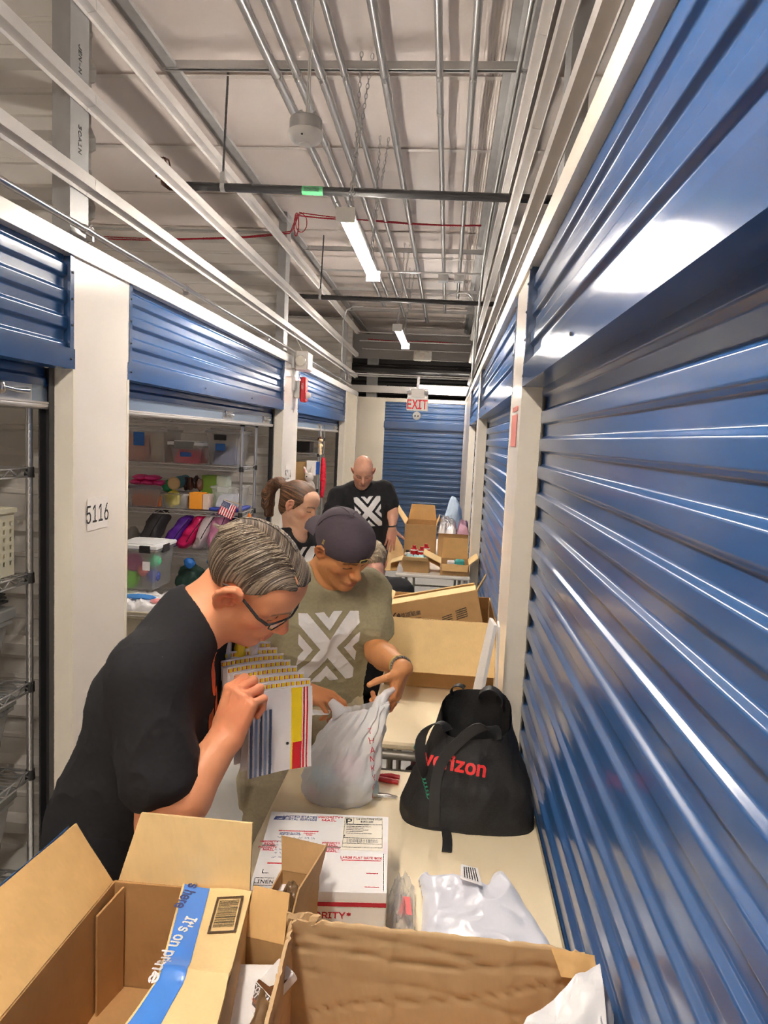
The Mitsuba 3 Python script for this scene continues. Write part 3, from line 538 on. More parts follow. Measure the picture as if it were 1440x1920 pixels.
part(t, 'base', B((-0.585, 0.71, zb), (-0.325, 1.235, zb + 0.005)), 'm_card_in')
part(t, 'inner_flap', panel((-0.572, 1.16, zb), (-0.556, 1.232, zb), (-0.556, 1.232, zt - 0.004), (-0.572, 1.16, zt - 0.015), 0.004, wr=0.001), 'm_card_in', 30)
part(t, 'flap', panel((-0.581, 1.236, zt), (-0.60, 0.70, zt), (-0.735, 0.75, zt + 0.075), (-0.652, 1.235, zt + 0.109), 0.006, (14, 9), 0.004, 6, 9, 0.004), 'm_card', 30)
part(t, 'flap', panel((-0.571, 1.246, zt), (-0.320, 1.248, zt), (-0.322, 1.262, zt + 0.127), (-0.536, 1.262, zt + 0.127), 0.006, (9, 9), 0.002, 8, 9), 'm_card_light', 30)
def flapz(x, y): return zt + 0.004 + (0.010 * np.exp(-((y - 1.02) / 0.016) ** 2)) * 1.0 - np.clip(0.99 - y, 0, 1) * 0.28 * np.clip((-x - 0.28) / 0.12, 0, 1) + 0.003 * np.sin(x * 50 + y * 20) * np.clip((-x - 0.28) / 0.12, 0, 1)
def fl(u, v, lift=0.0):   # u 0 fold .. 1 free edge, v 0 far .. 1 near
    yy = 1.240 + (0.74 - 1.240) * v; xf = -0.315 + 0.055 * v; xe = -0.446 + 0.05 * np.clip(v / 0.48, 0, 1) - 0.085 * np.clip((v - 0.46) / 0.54, 0, 1)
    x = xf + (xe - xf) * u; return np.stack([x, yy + 0 * u, flapz(x, yy) + lift], -1)
U, V = np.meshgrid(np.linspace(0, 1, 12), np.linspace(0, 1, 40), indexing='ij')
tp = part(t, 'flap', SLAB(fl(U, V)[:, ::-1], 0.006), 'm_card_light', 30)
U, V = np.meshgrid(np.linspace(0.60, 0.965, 7), np.linspace(0.005, 0.99, 60), indexing='ij')
tape_ = SLAB(fl(U, V, 0.0042)[:, ::-1], 0.0008); kt = part(tp, 'tape', tape_, 'm_tape_blue', True, 'bright blue packing tape'); FLAP_ = (t, kt)
def on_flap(u, v):
    p = fl(np.array(u), np.array(v), 0.0050); du = fl(np.array(u - 0.05), np.array(v), 0.005) - fl(np.array(u + 0.05), np.array(v), 0.005); dv = fl(np.array(u), np.array(v + 0.05), 0.005) - fl(np.array(u), np.array(v - 0.05), 0.005)
    return FR(p, dv, du)
M = on_flap(0.27, 0.145)
fr = sbox(-0.047, -0.024, 0.047, 0.024).difference(sbox(-0.043, -0.020, 0.043, 0.020)); bars = [sbox(-0.036 + x, -0.0175, -0.036 + x + w, 0.0175) for x, w in zip(np.cumsum([0, 3, 2.2, 3.1, 2.4, 4, 2.6, 3.3, 2.1, 3.2, 2.8, 4.2, 2.3, 3.0, 2.2, 3.6, 2.4, 3.1, 2.6, 3.4, 2.2, 3.1]) / 1000 * 1.12, [1.1, .6, 1.5, .5, 1.0, .6, 1.6, .5, .8, .5, 1.3, .5, .6, 1.4, .6, .9, .5, 1.5, .6, .7, 1.2, .5])for w in [w / 1000]]
part(tp, 'barcode', EXT(sops.unary_union([fr] + bars), 0.0006, M), 'm_ink_brown')
part(t, 'rim_tape', panel((-0.655, 1.22, zt + 0.112), (-0.737, 0.75, zt + 0.078), (-0.744, 0.75, zt + 0.070), (-0.662, 1.22, zt + 0.102), 0.001, (14, 3), 0.003, 9), 'm_tape_blue', True)
# --- torn carton, front right
t = thing('carton', 'torn and creased brown box with frayed rim in the front right, a white wrapper inside', 'box')
zt = 0.952; x0, x1, y0, y1 = -0.226, 0.283, 0.70, 1.185
def torn(Pn, seed, amp):
    P = bil(*Pn, 60, 30); nrm = np.cross(np.subtract(Pn[1], Pn[0]), np.subtract(Pn[3], Pn[0])); nrm = nrm / np.linalg.norm(nrm)
    uu, vv = np.meshgrid(np.linspace(0, 1, 60), np.linspace(0, 1, 30), indexing='ij')
    cr = sum(h * np.exp(-((vv - a - b * uu - 0.03 * np.sin(uu * 9 + k)) / 0.012) ** 2) for k, (a, b, h) in enumerate([(0.76, -0.02, 0.0055), (0.70, -0.55, 0.004), (0.82, 0.06, 0.0045), (.35, .25, .003)]))
    flutes = sum(0.0042 * np.exp(-((uu - q) / 0.005) ** 2) for q in (0.1, 0.25, 0.40, 0.53, 0.66, 0.80, 0.86))
    P = P + nrm * (vnoise(P, 9, seed) * amp * .4 + cr - flutes)[..., None]
    fray = np.clip(np.abs(uu[:, -1] - 0.5) * 2 - 0.78, 0, 1) * 4
    P[:, -1, 2] += vnoise(P[:, -1], 70, seed + 3, 2) * (0.006 + 0.05 * fray) - 0.012 * fray
    P[:, -2, 2] += vnoise(P[:, -2], 70, seed + 4, 2) * 0.02 * fray
    P[:, -4:] += (nrm * 0.03) * (vnoise(P[:, -4:], 45, seed + 8, 2) * fray[:, None])[..., None]
    return SLAB(P, 0.006)
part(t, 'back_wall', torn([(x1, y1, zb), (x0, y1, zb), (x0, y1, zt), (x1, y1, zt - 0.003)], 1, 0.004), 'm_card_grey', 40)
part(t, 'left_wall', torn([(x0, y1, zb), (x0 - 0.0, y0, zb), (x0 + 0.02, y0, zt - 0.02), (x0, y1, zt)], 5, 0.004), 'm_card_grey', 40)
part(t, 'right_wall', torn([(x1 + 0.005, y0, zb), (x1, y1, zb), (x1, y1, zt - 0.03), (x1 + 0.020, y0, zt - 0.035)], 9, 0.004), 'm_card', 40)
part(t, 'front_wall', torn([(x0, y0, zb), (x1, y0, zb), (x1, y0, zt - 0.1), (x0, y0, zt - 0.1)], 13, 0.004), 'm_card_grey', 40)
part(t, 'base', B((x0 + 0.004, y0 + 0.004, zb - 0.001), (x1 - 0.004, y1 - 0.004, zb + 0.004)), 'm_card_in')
part(t, 'rim_roll', panel((x1 - 0.06, y1 - 0.004, zt - 0.004), (x1 + 0.012, y1 - 0.008, zt - 0.006), (x1 + 0.016, y1 - 0.035, zt - 0.036), (x1 - 0.045, y1 - 0.03, zt - 0.034), 0.004, (14, 8), 0.006, 3, 40), 'm_card', 30)
part(t, 'torn_edge', panel((x0 - 0.005, y1 + 0.004, zt - 0.08), (x0 + 0.02, y1 + 0.004, zt - 0.04), (x0 + 0.05, y1 + 0.006, zt + 0.008), (x0 - 0.012, y1 + 0.006, zt + 0.006), 0.004, (14, 10), 0.012, 7, 50, 0.01), 'm_card_grey', 30)
# crumpled sheets
def crumple(outline, z0, h, seed, n=70, sc=16, sharp=1.0, hill=None):
    """a heap of crumpled film over a polygon outline, as a closed mesh with a flat base."""
    poly = Polygon(outline).buffer(0); a, b, c, d = poly.bounds; X, Y = np.meshgrid(np.linspace(a, c, n), np.linspace(b, d, n), indexing='ij'); import shapely
    pts = shapely.points(X.ravel(), Y.ravel()); ins = shapely.contains(poly, pts).reshape(X.shape); dist = shapely.distance(poly.exterior, pts).reshape(X.shape) * np.where(ins, 1, -1)
    P = np.stack([X, Y, 0 * X], -1); r = np.abs(vnoise(P, sc, seed, 3)) * 2; r2 = np.abs(vnoise(P + 5, sc * 0.5, seed + 3, 2)) * 2
    e = np.clip(dist / 0.035, 0, 1); e = np.sqrt(e * (2 - e)); Z = z0 + e * h * (0.45 + 0.35 * r2 + (0.5 * (1 - r) ** 2 - 0.2) * sharp)
    if hill is not None: Z = z0 + (Z - z0) * hill(X, Y)
    keep = dist > -0.5 * max((c - a), (d - b)) / n
    f = GRID(np.stack([X, Y, np.maximum(Z, z0 + 0.001)], -1)).faces; k = keep.ravel(); f = f[k[f].all(1)]
    if len(f) == 0: raise ValueError
    m = trimesh.Trimesh(np.stack([X, Y, np.maximum(Z, z0 + 0.001)], -1).reshape(-1, 3), f, process=False); m.remove_unreferenced_vertices()
    if m.face_normals[:, 2].mean() < 0: m.invert()
    return m
mat('m_poly', rgb(222, 224, 234), 0.25, coat=0.5); mat('m_poly_grey', rgb(160, 160, 168), 0.3); mat('m_wrap', rgb(232, 230, 230), 0.3, coat=0.4)
t = thing('poly_mailer', 'crumpled white plastic mailing bag lying flat on the beige table', 'mailing bag')
part(t, 'film', crumple([(-0.012, 1.67), (0.0, 1.60), (0.005, 1.40), (0.28, 1.38), (0.285, 1.44), (0.235, 1.60), (0.20, 1.70), (0.165, 1.695), (0.150, 1.645), (0.125, 1.655), (0.07, 1.675), (0.02, 1.67), (0.008, 1.695)], ZT, 0.060, 3, 90, 6.5, 0.8), 'm_poly', 35)
part(t, 'barcode_label', panel((0.085, 1.60, ZT + 0.058), (0.135, 1.585, ZT + 0.056), (0.128, 1.66, ZT + 0.052), (0.088, 1.672, ZT + 0.05), 0.001, (6, 8), 0.003, 5), 'm_paper_white', True)
for k in range(6): part(t, 'barcode_line', panel((0.094 + 0.006 * k, 1.605 - 0.0018 * k, ZT + 0.0595), (0.0965 + 0.006 * k, 1.605 - 0.0018 * k, ZT + 0.0595), (0.0965 + 0.005 * k, 1.655, ZT + 0.0545), (0.094 + 0.005 * k, 1.656, ZT + 0.0545), 0.0008, (3, 6), 0.003, 5), 'm_ink')
t = thing('plastic_wrapper', 'white plastic wrapper sticking up inside the torn box', 'wrapper')
P = bil((0.0, 0.72, 0.82), (0.27, 0.72, 0.82), (0.288, 1.11, 0.968), (0.165, 1.02, 0.935), 50, 50); P[..., 2] += (1 - np.abs(vnoise(P, 11, 21)) * 4) * 0.02 + vnoise(P, 24, 5) * 0.03
part(t, 'film', SLAB(P, 0.002), 'm_wrap', 50)
P = bil((0.262, 0.80, 0.90), (0.292, 0.78, 0.87), (0.296, 1.11, 0.945), (0.283, 1.12, 0.972), 10, 40); P = P + vnoise(P, 30, 6)[..., None] * [0.02, 0, 0.02]
part(t, 'grey_side', SLAB(P, 0.0015), 'm_poly_grey', 50)
def film(name, c, see, rough=.2): scene[name] = {'type': 'blendbsdf', 'weight': see, 'a': {'type': 'twosided', 'b': {'type': 'principled', 'base_color': {'type': 'rgb', 'value': c}, 'roughness': rough, 'specular': .6}}, 'b': {'type': 'thindielectric', 'int_ior': 1.45}}
film('m_clear', [.8, .8, .79], .87)
film('m_film', [.97, .97, .97], .38, .3)
film('m_clear_frost', [.75, .75, .75], .78)
film('m_clear_grey', [.36, .37, .37], .5)
t = thing('bubble_wrap', 'wad of clear crinkled wrap between the postal box and the white mailer', 'wrap')
part(t, 'film', crumple([(-0.072, 1.40), (-0.078, 1.58), (-0.05, 1.605), (-0.018, 1.60), (-0.01, 1.40)], ZT + 0.001, 0.10, 8, 60, 40, 1.2), 'm_clear', 50)
mat('m_filling', rgb(226, 214, 196), 0.6); mat('m_pink_paper', rgb(240, 130, 130), 0.6)
part(t, 'filling', crumple([(-0.064, 1.42), (-0.068, 1.57), (-0.022, 1.585), (-0.016, 1.42)], ZT + 0.001, 0.055, 9, 40, 30), 'm_filling', 50)
part(t, 'pink_corner', panel((-0.050, 1.452, ZT + 0.060), (-0.020, 1.452, ZT + 0.060), (-0.026, 1.475, ZT + 0.085), (-0.042, 1.475, ZT + 0.085), 0.002, (4, 4), 0.001), 'm_pink_paper')
# --- small carton with a standing side flap
t = thing('carton', 'small narrow open box with tall standing flaps, wedged between the two big boxes in front', 'box')
zt = 0.905; q = [(-0.312, 1.19), (-0.238, 1.178), (-0.213, 1.385), (-0.292, 1.395)]
for i, nm in enumerate(('front_wall', 'right_wall', 'back_wall', 'left_wall')):
    a, b = q[i], q[(i + 1) % 4]; part(t, nm, panel(P3(a, zb), P3(b, zb), P3(b, zt), P3(a, zt), 0.003, wr=0.0006, seed=i), 'm_card_dark', 30)
part(t, 'base', EXT(Polygon(q), 0.003, TR((0, 0, zb))), 'm_card_in')
part(t, 'flap', panel(P3(q[0], zt), P3(q[1], zt), (-0.238, 1.215, zt + 0.072), (-0.308, 1.228, zt + 0.072), 0.003, wr=0.001), 'm_card', 30)
part(t, 'flap', panel((-0.238, 1.18, zt), (-0.213, 1.385, zt), (-0.196, 1.37, zt + 0.082), (-0.222, 1.215, zt + 0.082), 0.003, wr=0.001, n=(12, 9)), 'm_card_dark', 30)
part(t, 'flap', panel(P3(q[3], zt), P3(q[2], zt), (-0.205, 1.415, zt + 0.05), (-0.300, 1.42, zt + 0.06), 0.003, wr=0.001), 'm_card_dark', 30)
t = thing('wrapped_goods', 'crinkled clear wrapping poking out of the small narrow box', 'wrap')
mat('m_brown_wrap', rgb(120, 96, 70), 0.2, coat=1.0)
part(t, 'film', crumple([(-0.296, 1.24), (-0.246, 1.24), (-0.228, 1.375), (-0.280, 1.385)], zt - 0.05, 0.075, 12, 40, 45, 1.2), 'm_brown_wrap', 50)
# --- cocoa boxes and torn paper between the front cartons
mat('m_cocoa_brown', rgb(96, 60, 34), 0.35); mat('m_cocoa_grey', rgb(88, 78, 76), 0.35); mat('m_cocoa_orange', rgb(196, 110, 44), 0.4)
def cocoa(key_label, c, rz, rx, size, seed):
    t = thing('soap_box', key_label, 'box'); w, l, h = size
    M = trimesh.transformations.euler_matrix(rx, 0, rz, 'sxyz'); M[:3, 3] = c
    def p_(n, m, mt, **k): m.apply_transform(M); part(t, n, m, mt, **k)
    p_('carton', B((-w / 2, -l / 2, -h / 2), (w / 2, l / 2, h / 2), 0.002), 'm_paper_white')
    p_('band', EXT(Polygon([(-w / 2, -l * 0.08), (w / 2, -l * 0.08), (w / 2, l * 0.34), (w * 0.1, l * 0.02), (-w / 2, -0.02 * l)]), 0.0006, TR((0, 0, h / 2))), 'm_cocoa_brown')
    p_('band', B((-w / 2, -l * 0.40, h / 2), (w / 2, -l * 0.10, h / 2 + 0.0006)), 'm_cocoa_grey')
    p_('lettering', text('COCOA', w * 0.20, TR((0, -l * 0.17, h / 2 + 0.0006)), 0.0006, True), 'm_paper_white'); p_('lettering', text('BUTTER', w * 0.20, TR((0, -l * 0.25, h / 2 + 0.0006)), 0.0006, True), 'm_paper_white')
    p_('lettering', text('SOFTENS', w * 0.10, TR((0, -l * 0.34, h / 2 + 0.0006)), 0.0006), 'm_cocoa_orange')
cocoa('white and brown cocoa butter box lying between the two front cartons', (-0.268, 1.045, 0.835), 0.12, 0.35, (0.070, 0.22, 0.045), 1)
cocoa('cocoa butter box standing on edge beside the frayed carton corner', (-0.245, 1.105, 0.878), -0.75, 0.5, (0.045, 0.085, 0.02), 2)
t = thing('torn_paper', 'strip of shiny torn brown wrapping beside the frayed carton rim', 'wrapping')
P = bil((-0.246, 0.72, 0.88), (-0.230, 0.72, 0.86), (-0.232, 1.06, 0.905), (-0.246, 1.05, 0.925), 16, 60); P = P + vnoise(P, 30, 31)[..., None] * [0.03, 0.0, 0.03]
part(t, 'sheet', SLAB(P, 0.0015), 'm_brown_wrap', 50)
P = bil((-0.240, 0.74, 0.86), (-0.225, 0.74, 0.80), (-0.222, 1.16, 0.84), (-0.236, 1.14, 0.90), 16, 60); P = P + vnoise(P, 34, 33)[..., None] * [0.02, 0.0, 0.03]
part(t, 'sheet', SLAB(P, 0.0015), 'm_card_grey', 50)
# --- white postal box
t = thing('postal_box', 'white postal box with red bands, taped and labelled, lying on the beige table', 'box')
Q = [(-0.352, 1.362), (-0.073, 1.395), (-0.094, 1.695), (-0.380, 1.672)]; zt = 0.876
part(t, 'body', EXT(Polygon(Q).buffer(-0.002).buffer(0.002), zt - ZT - 0.001, TR((0, 0, ZT + 0.001))), 'm_paper_white')
ux = np.array((0.279, 0.033, 0)); uy = np.array((-0.026, 0.303, 0))
def uz(u, v): return np.array((Q[0][0], Q[0][1], zt)) + ux * u + uy * v
def top(u, v, e=0.0006): return FR(uz(u, v) + [0, 0, e * 0], ux, uy)
def rect(u0, u1, v0, v1, m, nm, lift=0.0, h=0.0006):
    pts = [uz(u0, v0), uz(u1, v0), uz(u1, v1), uz(u0, v1)]; return part(t, nm, EXT(Polygon([p[:2] for p in pts]), h, TR((0, 0, zt + lift))), m)
part(t, 'lid_lip', B((-0.2, 0, 0), (-0.199, 0.001, 0.001)), 'm_paper_white') if False else None
part(t, 'print', cat(text('UNITED STATES', 0.0088, top(0.255, 0.952), bold=True, sx=.86), text('POSTAL SERVICE', 0.0088, top(0.255, 0.912), bold=True, sx=.80)), 'm_blue_print')
part(t, 'emblem', EXT(Polygon([(0, 0), (0.026, 0), (0.030, 0.016), (0.004, 0.016)]).difference(Polygon([(0.004, 0.004), (0.020, 0.004), (0.024, 0.011)])), 0.0007, FR(uz(0.03, 0.90), ux, uy)), 'm_blue_print')
part(t, 'print', cat(text('PRIORITY*', 0.0085, top(0.515, 0.955), bold=True, sx=.95), text('MAIL', 0.0085, top(0.505, 0.912), bold=True, sx=1.2)), 'm_red_print')
rect(0.395, 0.398, 0.89, 0.98, 'm_blue_print', 'divider'); rect(0.10, 0.43, 0.735, 0.745, 'm_red_print', 'rule'); rect(0.08, 0.30, 0.305, 0.318, 'm_red_print', 'rule')
slab_ = rect(0.632, 0.972, 0.50, 0.965, 'm_label_cream', 'shipping_label', 0, 0.0008); box_ = t; t = slab_
E1 = lambda *r: rect(*r[:4], r[4], r[5], 0.0008, 0.0005)
for r in ((0.64, 0.965, 0.858, 0.862), (0.64, 0.965, 0.66, 0.664), (0.64, 0.965, 0.585, 0.588), (0.64, 0.965, 0.535, 0.538), (0.64, 0.643, 0.535, 0.955), (0.962, 0.965, 0.535, 0.955), (0.64, 0.965, 0.952, 0.955), (0.715, 0.718, 0.858, 0.955)): E1(*r, 'm_ink', 'label_rule')
E1(0.645, 0.655, 0.68, 0.70, 'm_ink', 'label_mark')
part(t, 'label_print', text('P', 0.020, FR(uz(0.678, 0.906) + [0, 0, .0008], ux, uy), bold=True), 'm_ink'); part(t, 'label_print', text('$20.05', 0.0065, FR(uz(0.83, 0.90) + [0, 0, .0008], ux, uy), bold=True), 'm_ink'); part(t, 'label_print', text('US POSTAGE PAID', 0.005, FR(uz(0.85, 0.935) + [0, 0, .0008], ux, uy)), 'm_ink')
xs = np.cumsum(RNG.uniform(0.004, 0.011, 34)); xs = 0.665 + (xs / xs[-1]) * 0.26
part(t, 'label_barcode', cat(*[EXT(Polygon([uz(x, 0.60)[:2], uz(x + w, 0.60)[:2], uz(x + w, 0.645)[:2], uz(x, 0.645)[:2]]), 0.0005, TR((0, 0, zt + 0.0008))) for x, w in zip(xs, RNG.uniform(0.0015, 0.0045, 34))]), 'm_ink')
for i in range(7):
    v = 0.70 + 0.025 * i
    if i not in (0,): E1(0.66, 0.66 + 0.12 + 0.1 * RNG.random(), v, v + 0.004, 'm_ink', 'label_line')
t = box_
# address panel and handwriting
part(t, 'print', cat(text('UNITED STATES', 0.0042, top(0.20, 0.712), bold=True), text('POSTAL SERVICE', 0.0042, top(0.20, 0.69), bold=True)), 'm_blue_print'); part(t, 'print', cat(text('PRIORITY', 0.0042, top(0.36, 0.712), bold=True), text('MAIL', 0.0042, top(0.36, 0.69), bold=True)), 'm_red_print')
hw = []
for i in range(6):
    v = 0.645 - 0.052 * i; u = 0.10 + 0.02 * RNG.random()
    while u < 0.40 - 0.05 * (i % 3):
        n = RNG.integers(4, 9); p = [uz(u + 0.006 * k, v + 0.012 * RNG.uniform(-1, 1)) for k in range(n)]; hw.append(TUBE([q_ + [0, 0, 0.0004] for q_ in p], 0.0005, 4)); u += 0.006 * n + 0.014
part(t, 'handwriting', cat(*hw), 'm_blue_print')
# tape with red lettering across
rect(-0.003, 0.115, 0.43, 0.60, 'm_pinkish', 'sealing_tape') if False else None
mat('m_tape_clear', rgb(236, 226, 226), 0.12, coat=1.0)
rect(0.0, 0.10, 0.46, 0.60, 'm_tape_clear', 'sealing_tape', 0, 0.0004); rect(0.47, 0.632, 0.46, 0.62, 'm_tape_clear', 'sealing_tape', 0, 0.0004); rect(0.972, 1.0, 0.46, 0.62, 'm_tape_clear', 'sealing_tape', 0, 0.0004)
for u in (0.05, 0.55): part(t, 'tape_print', cat(text('PRIORITY', 0.0062, FR(uz(u, 0.585) + [0, 0, .0004], ux, uy), bold=True), text('MAIL', 0.0072, FR(uz(u + 0.01, 0.552) + [0, 0, .0004], ux, uy), bold=True), text('PRIORITY', 0.0062, FR(uz(u, 0.508) + [0, 0, .0004], ux, uy), bold=True), text('MAIL', 0.0072, FR(uz(u + 0.01, 0.478) + [0, 0, .0004], ux, uy), bold=True)), 'm_red_print')
rect(0.47, 0.63, 0.528, 0.536, 'm_ink_brown', 'lid_seam', 0.0004); rect(0.0, 0.1, 0.528, 0.536, 'm_ink_brown', 'lid_seam', 0.0004)
part(t, 'print', text('LARGE FLAT RATE BOX', 0.0075, top(0.80, 0.405), bold=True, sx=.80), 'm_red_print'); rect(0.645, 0.955, 0.368, 0.376, 'm_red_print', 'small_print')
rect(0.845, 0.935, 0.215, 0.222, 'm_red_print', 'small_print'); rect(0.835, 0.945, 0.06, 0.065, 'm_red_print', 'small_print')
rect(0.06, 0.065, 0.19, 0.235, 'm_ink', 'corner_mark'); rect(0.06, 0.11, 0.19, 0.195, 'm_ink', 'corner_mark')
for r in ((0.02, 0.16, 0.135, 0.138), (0.02, 0.16, 0.05, 0.053), (0.02, 0.023, 0.05, 0.138)): rect(*r, 'm_ink', 'box_mark')
part(t, 'print', text('LINEN', 0.011, top(0.09, 0.095), sx=0.9), 'm_ink')
rect(0.975, 0.979, 0.02, 0.46, 'm_ink', 'lid_edge')
Mf = lambda u, z: FR(np.array((Q[0][0], Q[0][1], 0)) + ux * u + np.array((0.118, -0.993, 0)) * 0.0004 + [0, 0, z], ux, (0, 0, 1))
L_ = float(np.linalg.norm(ux))
part(t, 'red_band', EXT(sbox(-L_ / 2, -0.0045, L_ / 2, 0.0045), 0.0006, Mf(0.5, zt - 0.026)), 'm_red_print')
part(t, 'print', cat(text('PRIORITY*', 0.013, Mf(0.55, zt - 0.050), bold=True, sx=1.15), text('MAIL', 0.013, Mf(0.535, zt - 0.071), bold=True, sx=1.2)), 'm_red_print')
part(t, 'tape_print', EXT(sops.unary_union([sbox(-0.016, -0.10 + 0.012 * k, 0.004, -0.095 + 0.012 * k) for k in range(7)]), 0.0007, Mf(0.47, zt - 0.03)), 'm_red_print')
# --- black tote
mat('m_tote', mikit.proc(lambda p, n, uv: MIX((0.010, 0.010, 0.010), (0.020, 0.020, 0.021), FB(p.x * 300, p.y * 300, p.z * 300))), 0.6, spec=0.35); mat('m_tote_red', rgb(228, 60, 62), 0.5); mat('m_tote_strap', (0.018, 0.018, 0.018), 0.55)
def sell(n, cx, cy, rx, ry, z, k=4.0, tilt=(0, 0)):
    a = np.arange(n) * 2 * PI / n - PI / 2; c, s = np.cos(a), np.sin(a); r = (np.abs(c) ** k + np.abs(s) ** k) ** (-1 / k)
    x, y = r * c * rx, r * s * ry; return np.stack([cx + x, cy + y, z + tilt[0] * x + tilt[1] * y], 1)
t = thing('tote_bag', 'black cloth tote bag with red lettering standing open on the beige table', 'bag')
lv = [(0.0, .112, 2.005, .190, .105, 3.2, (0, 0)), (0.03, .112, 2.010, .188, .106, 3.0, (0, 0)), (0.10, .118, 2.02, .165, .100, 2.8, (0, .05)), (0.18, .122, 2.035, .128, .092, 2.7, (0, .15)), (0.24, .122, 2.045, .108, .085, 2.8, (0.05, .35)), (0.285, .125, 2.05, .100, .080, 3.2, (0.08, .55))]
ringz = []; nn = 120
for s in np.linspace(0, 1, 36):
    z = s * 0.285; zz = [l[0] for l in lv]; f = lambda j: np.interp(z, zz, [l[j] for l in lv]); tl = (np.interp(z, zz, [l[6][0] for l in lv]), np.interp(z, zz, [l[6][1] for l in lv]))
    rg = sell(nn, f(1), f(2), f(3), f(4), ZT + 0.002 + z, f(5), tl); ctr = rg.mean(0)
    am = 0.016 * np.sin(min(s * 1.25, 1) * PI) + 0.004; ang = np.arange(nn) * 2 * PI / nn
    w = np.sin(ang * 7 + 2 * s) * 0.35 + 1.6 * vnoise(np.stack([np.cos(ang) * 2, np.sin(ang) * 2, 0 * ang + s * 1.6], 1), 1.6, 4)
    d = rg - ctr; d[:, 2] = 0; rg = rg + d / np.linalg.norm(d, axis=1, keepdims=True) * (am * w)[:, None]; rg[:, 2] += 0.012 * s * vnoise(rg, 10, 7); rg[:, 2] = np.maximum(rg[:, 2], ZT + 0.001)
    ringz.append(rg)
ringz = np.array(ringz); P = ringz.transpose(1, 0, 2); m = GRID(P, True)
if m.vertex_normals[10] @ (P[10, 0] - P[:, 0].mean(0)) < 0: m.invert()
inn = m.copy(); inn.vertices = inn.vertices - inn.vertex_normals * 0.003; inn.invert()
part(t, 'bag_body', cat(m, EXT(Polygon(ringz[0][:, :2]), 0.003, TR((0, 0, ZT + 0.001)))), 'm_tote', True); part(t, 'lining', inn, 'm_tote', True)
mfront = m
def drape(shape, M, target, off=0.0012, res=0.004, back=0.25):
    """flat lettering laid on a surface: rays from the plane M along its -z onto target."""
    g = [trimesh.creation.triangulate_polygon(q, engine='earcut') for q in getattr(shape, 'geoms', [shape])]; vs, fs, n = [], [], 0
    for v, f in g: vs.append(v); fs.append(np.asarray(f) + n); n += len(v)
    v, f = np.vstack(vs), np.vstack(fs); v = np.column_stack([v, np.zeros(len(v))]); v, f = trimesh.remesh.subdivide_to_size(v, f, res, max_iter=10)
    mm = trimesh.Trimesh(v, f, process=True); v, f = np.array(mm.vertices), mm.faces
    o = v @ M[:3, :3].T + M[:3, 3] + M[:3, 2] * back; dr_ = np.repeat(-M[None, :3, 2], len(o), 0)
    tf = target.vertices[target.faces]; z = zcast(o, M, tf)
    return trimesh.Trimesh(o + dr_ * (z - off)[:, None], f, process=False)
def zcast(o, M, tri):
    """distance along -M.z from points o to the triangles, by rasterising in M's plane."""
    R = M[:3, :3]; q = (tri - M[:3, 3]) @ R; p = (o - M[:3, 3]) @ R; lo, hi = p[:, :2].min(0) - 0.01, p[:, :2].max(0) + 0.01; h = 0.002; sz = np.ceil((hi - lo) / h).astype(int) + 1; H = np.full(sz, -9.0)
    box_ = (q[:, :, :2].min(1) < hi).all(1) & (q[:, :, :2].max(1) > lo).all(1)
    for a in q[box_]:
        i0 = np.maximum(np.floor((a[:, :2].min(0) - lo) / h).astype(int), 0); i1 = np.minimum(np.ceil((a[:, :2].max(0) - lo) / h).astype(int), sz - 1)
        if (i1 < i0).any(): continue
        X, Y = np.meshgrid(lo[0] + np.arange(i0[0], i1[0] + 1) * h, lo[1] + np.arange(i0[1], i1[1] + 1) * h, indexing='ij'); (x1, y1, z1), (x2, y2, z2), (x3, y3, z3) = a
        den = (y2 - y3) * (x1 - x3) + (x3 - x2) * (y1 - y3)
        if abs(den) < 1e-14: continue
        l1 = ((y2 - y3) * (X - x3) + (x3 - x2) * (Y - y3)) / den; l2 = ((y3 - y1) * (X - x3) + (x1 - x3) * (Y - y3)) / den; l3 = 1 - l1 - l2
        Z = np.where((l1 > -0.02) & (l2 > -0.02) & (l3 > -0.02), l1 * z1 + l2 * z2 + l3 * z3, -9); sl = (slice(i0[0], i1[0] + 1), slice(i0[1], i1[1] + 1)); H[sl] = np.maximum(H[sl], Z)
    from scipy import ndimage
    bad = H < -8
    if bad.any() and not bad.all(): H = H[tuple(ndimage.distance_transform_edt(bad, return_distances=False, return_indices=True))]
    z = ndimage.map_coordinates(H, ((p[:, :2] - lo) / h).T, order=1, mode='nearest'); return p[:, 2] - z
def _later(): part(FLAP_[1], 'print', drape(glyphs("It's on prime", .019, bold=3), FR(fl(np.array(.905), np.array(.335)), (-.03, -1, 0), (1, -.03, 0)), tape_, .0006, .006), 'm_paper_white'); part(FLAP_[1], 'print', drape(glyphs('s here', .019, bold=3), FR(fl(np.array(.89), np.array(.07)), (-.03, -1, 0), (1, -.03, 0)), tape_, .0006, .006), 'm_blue_print')
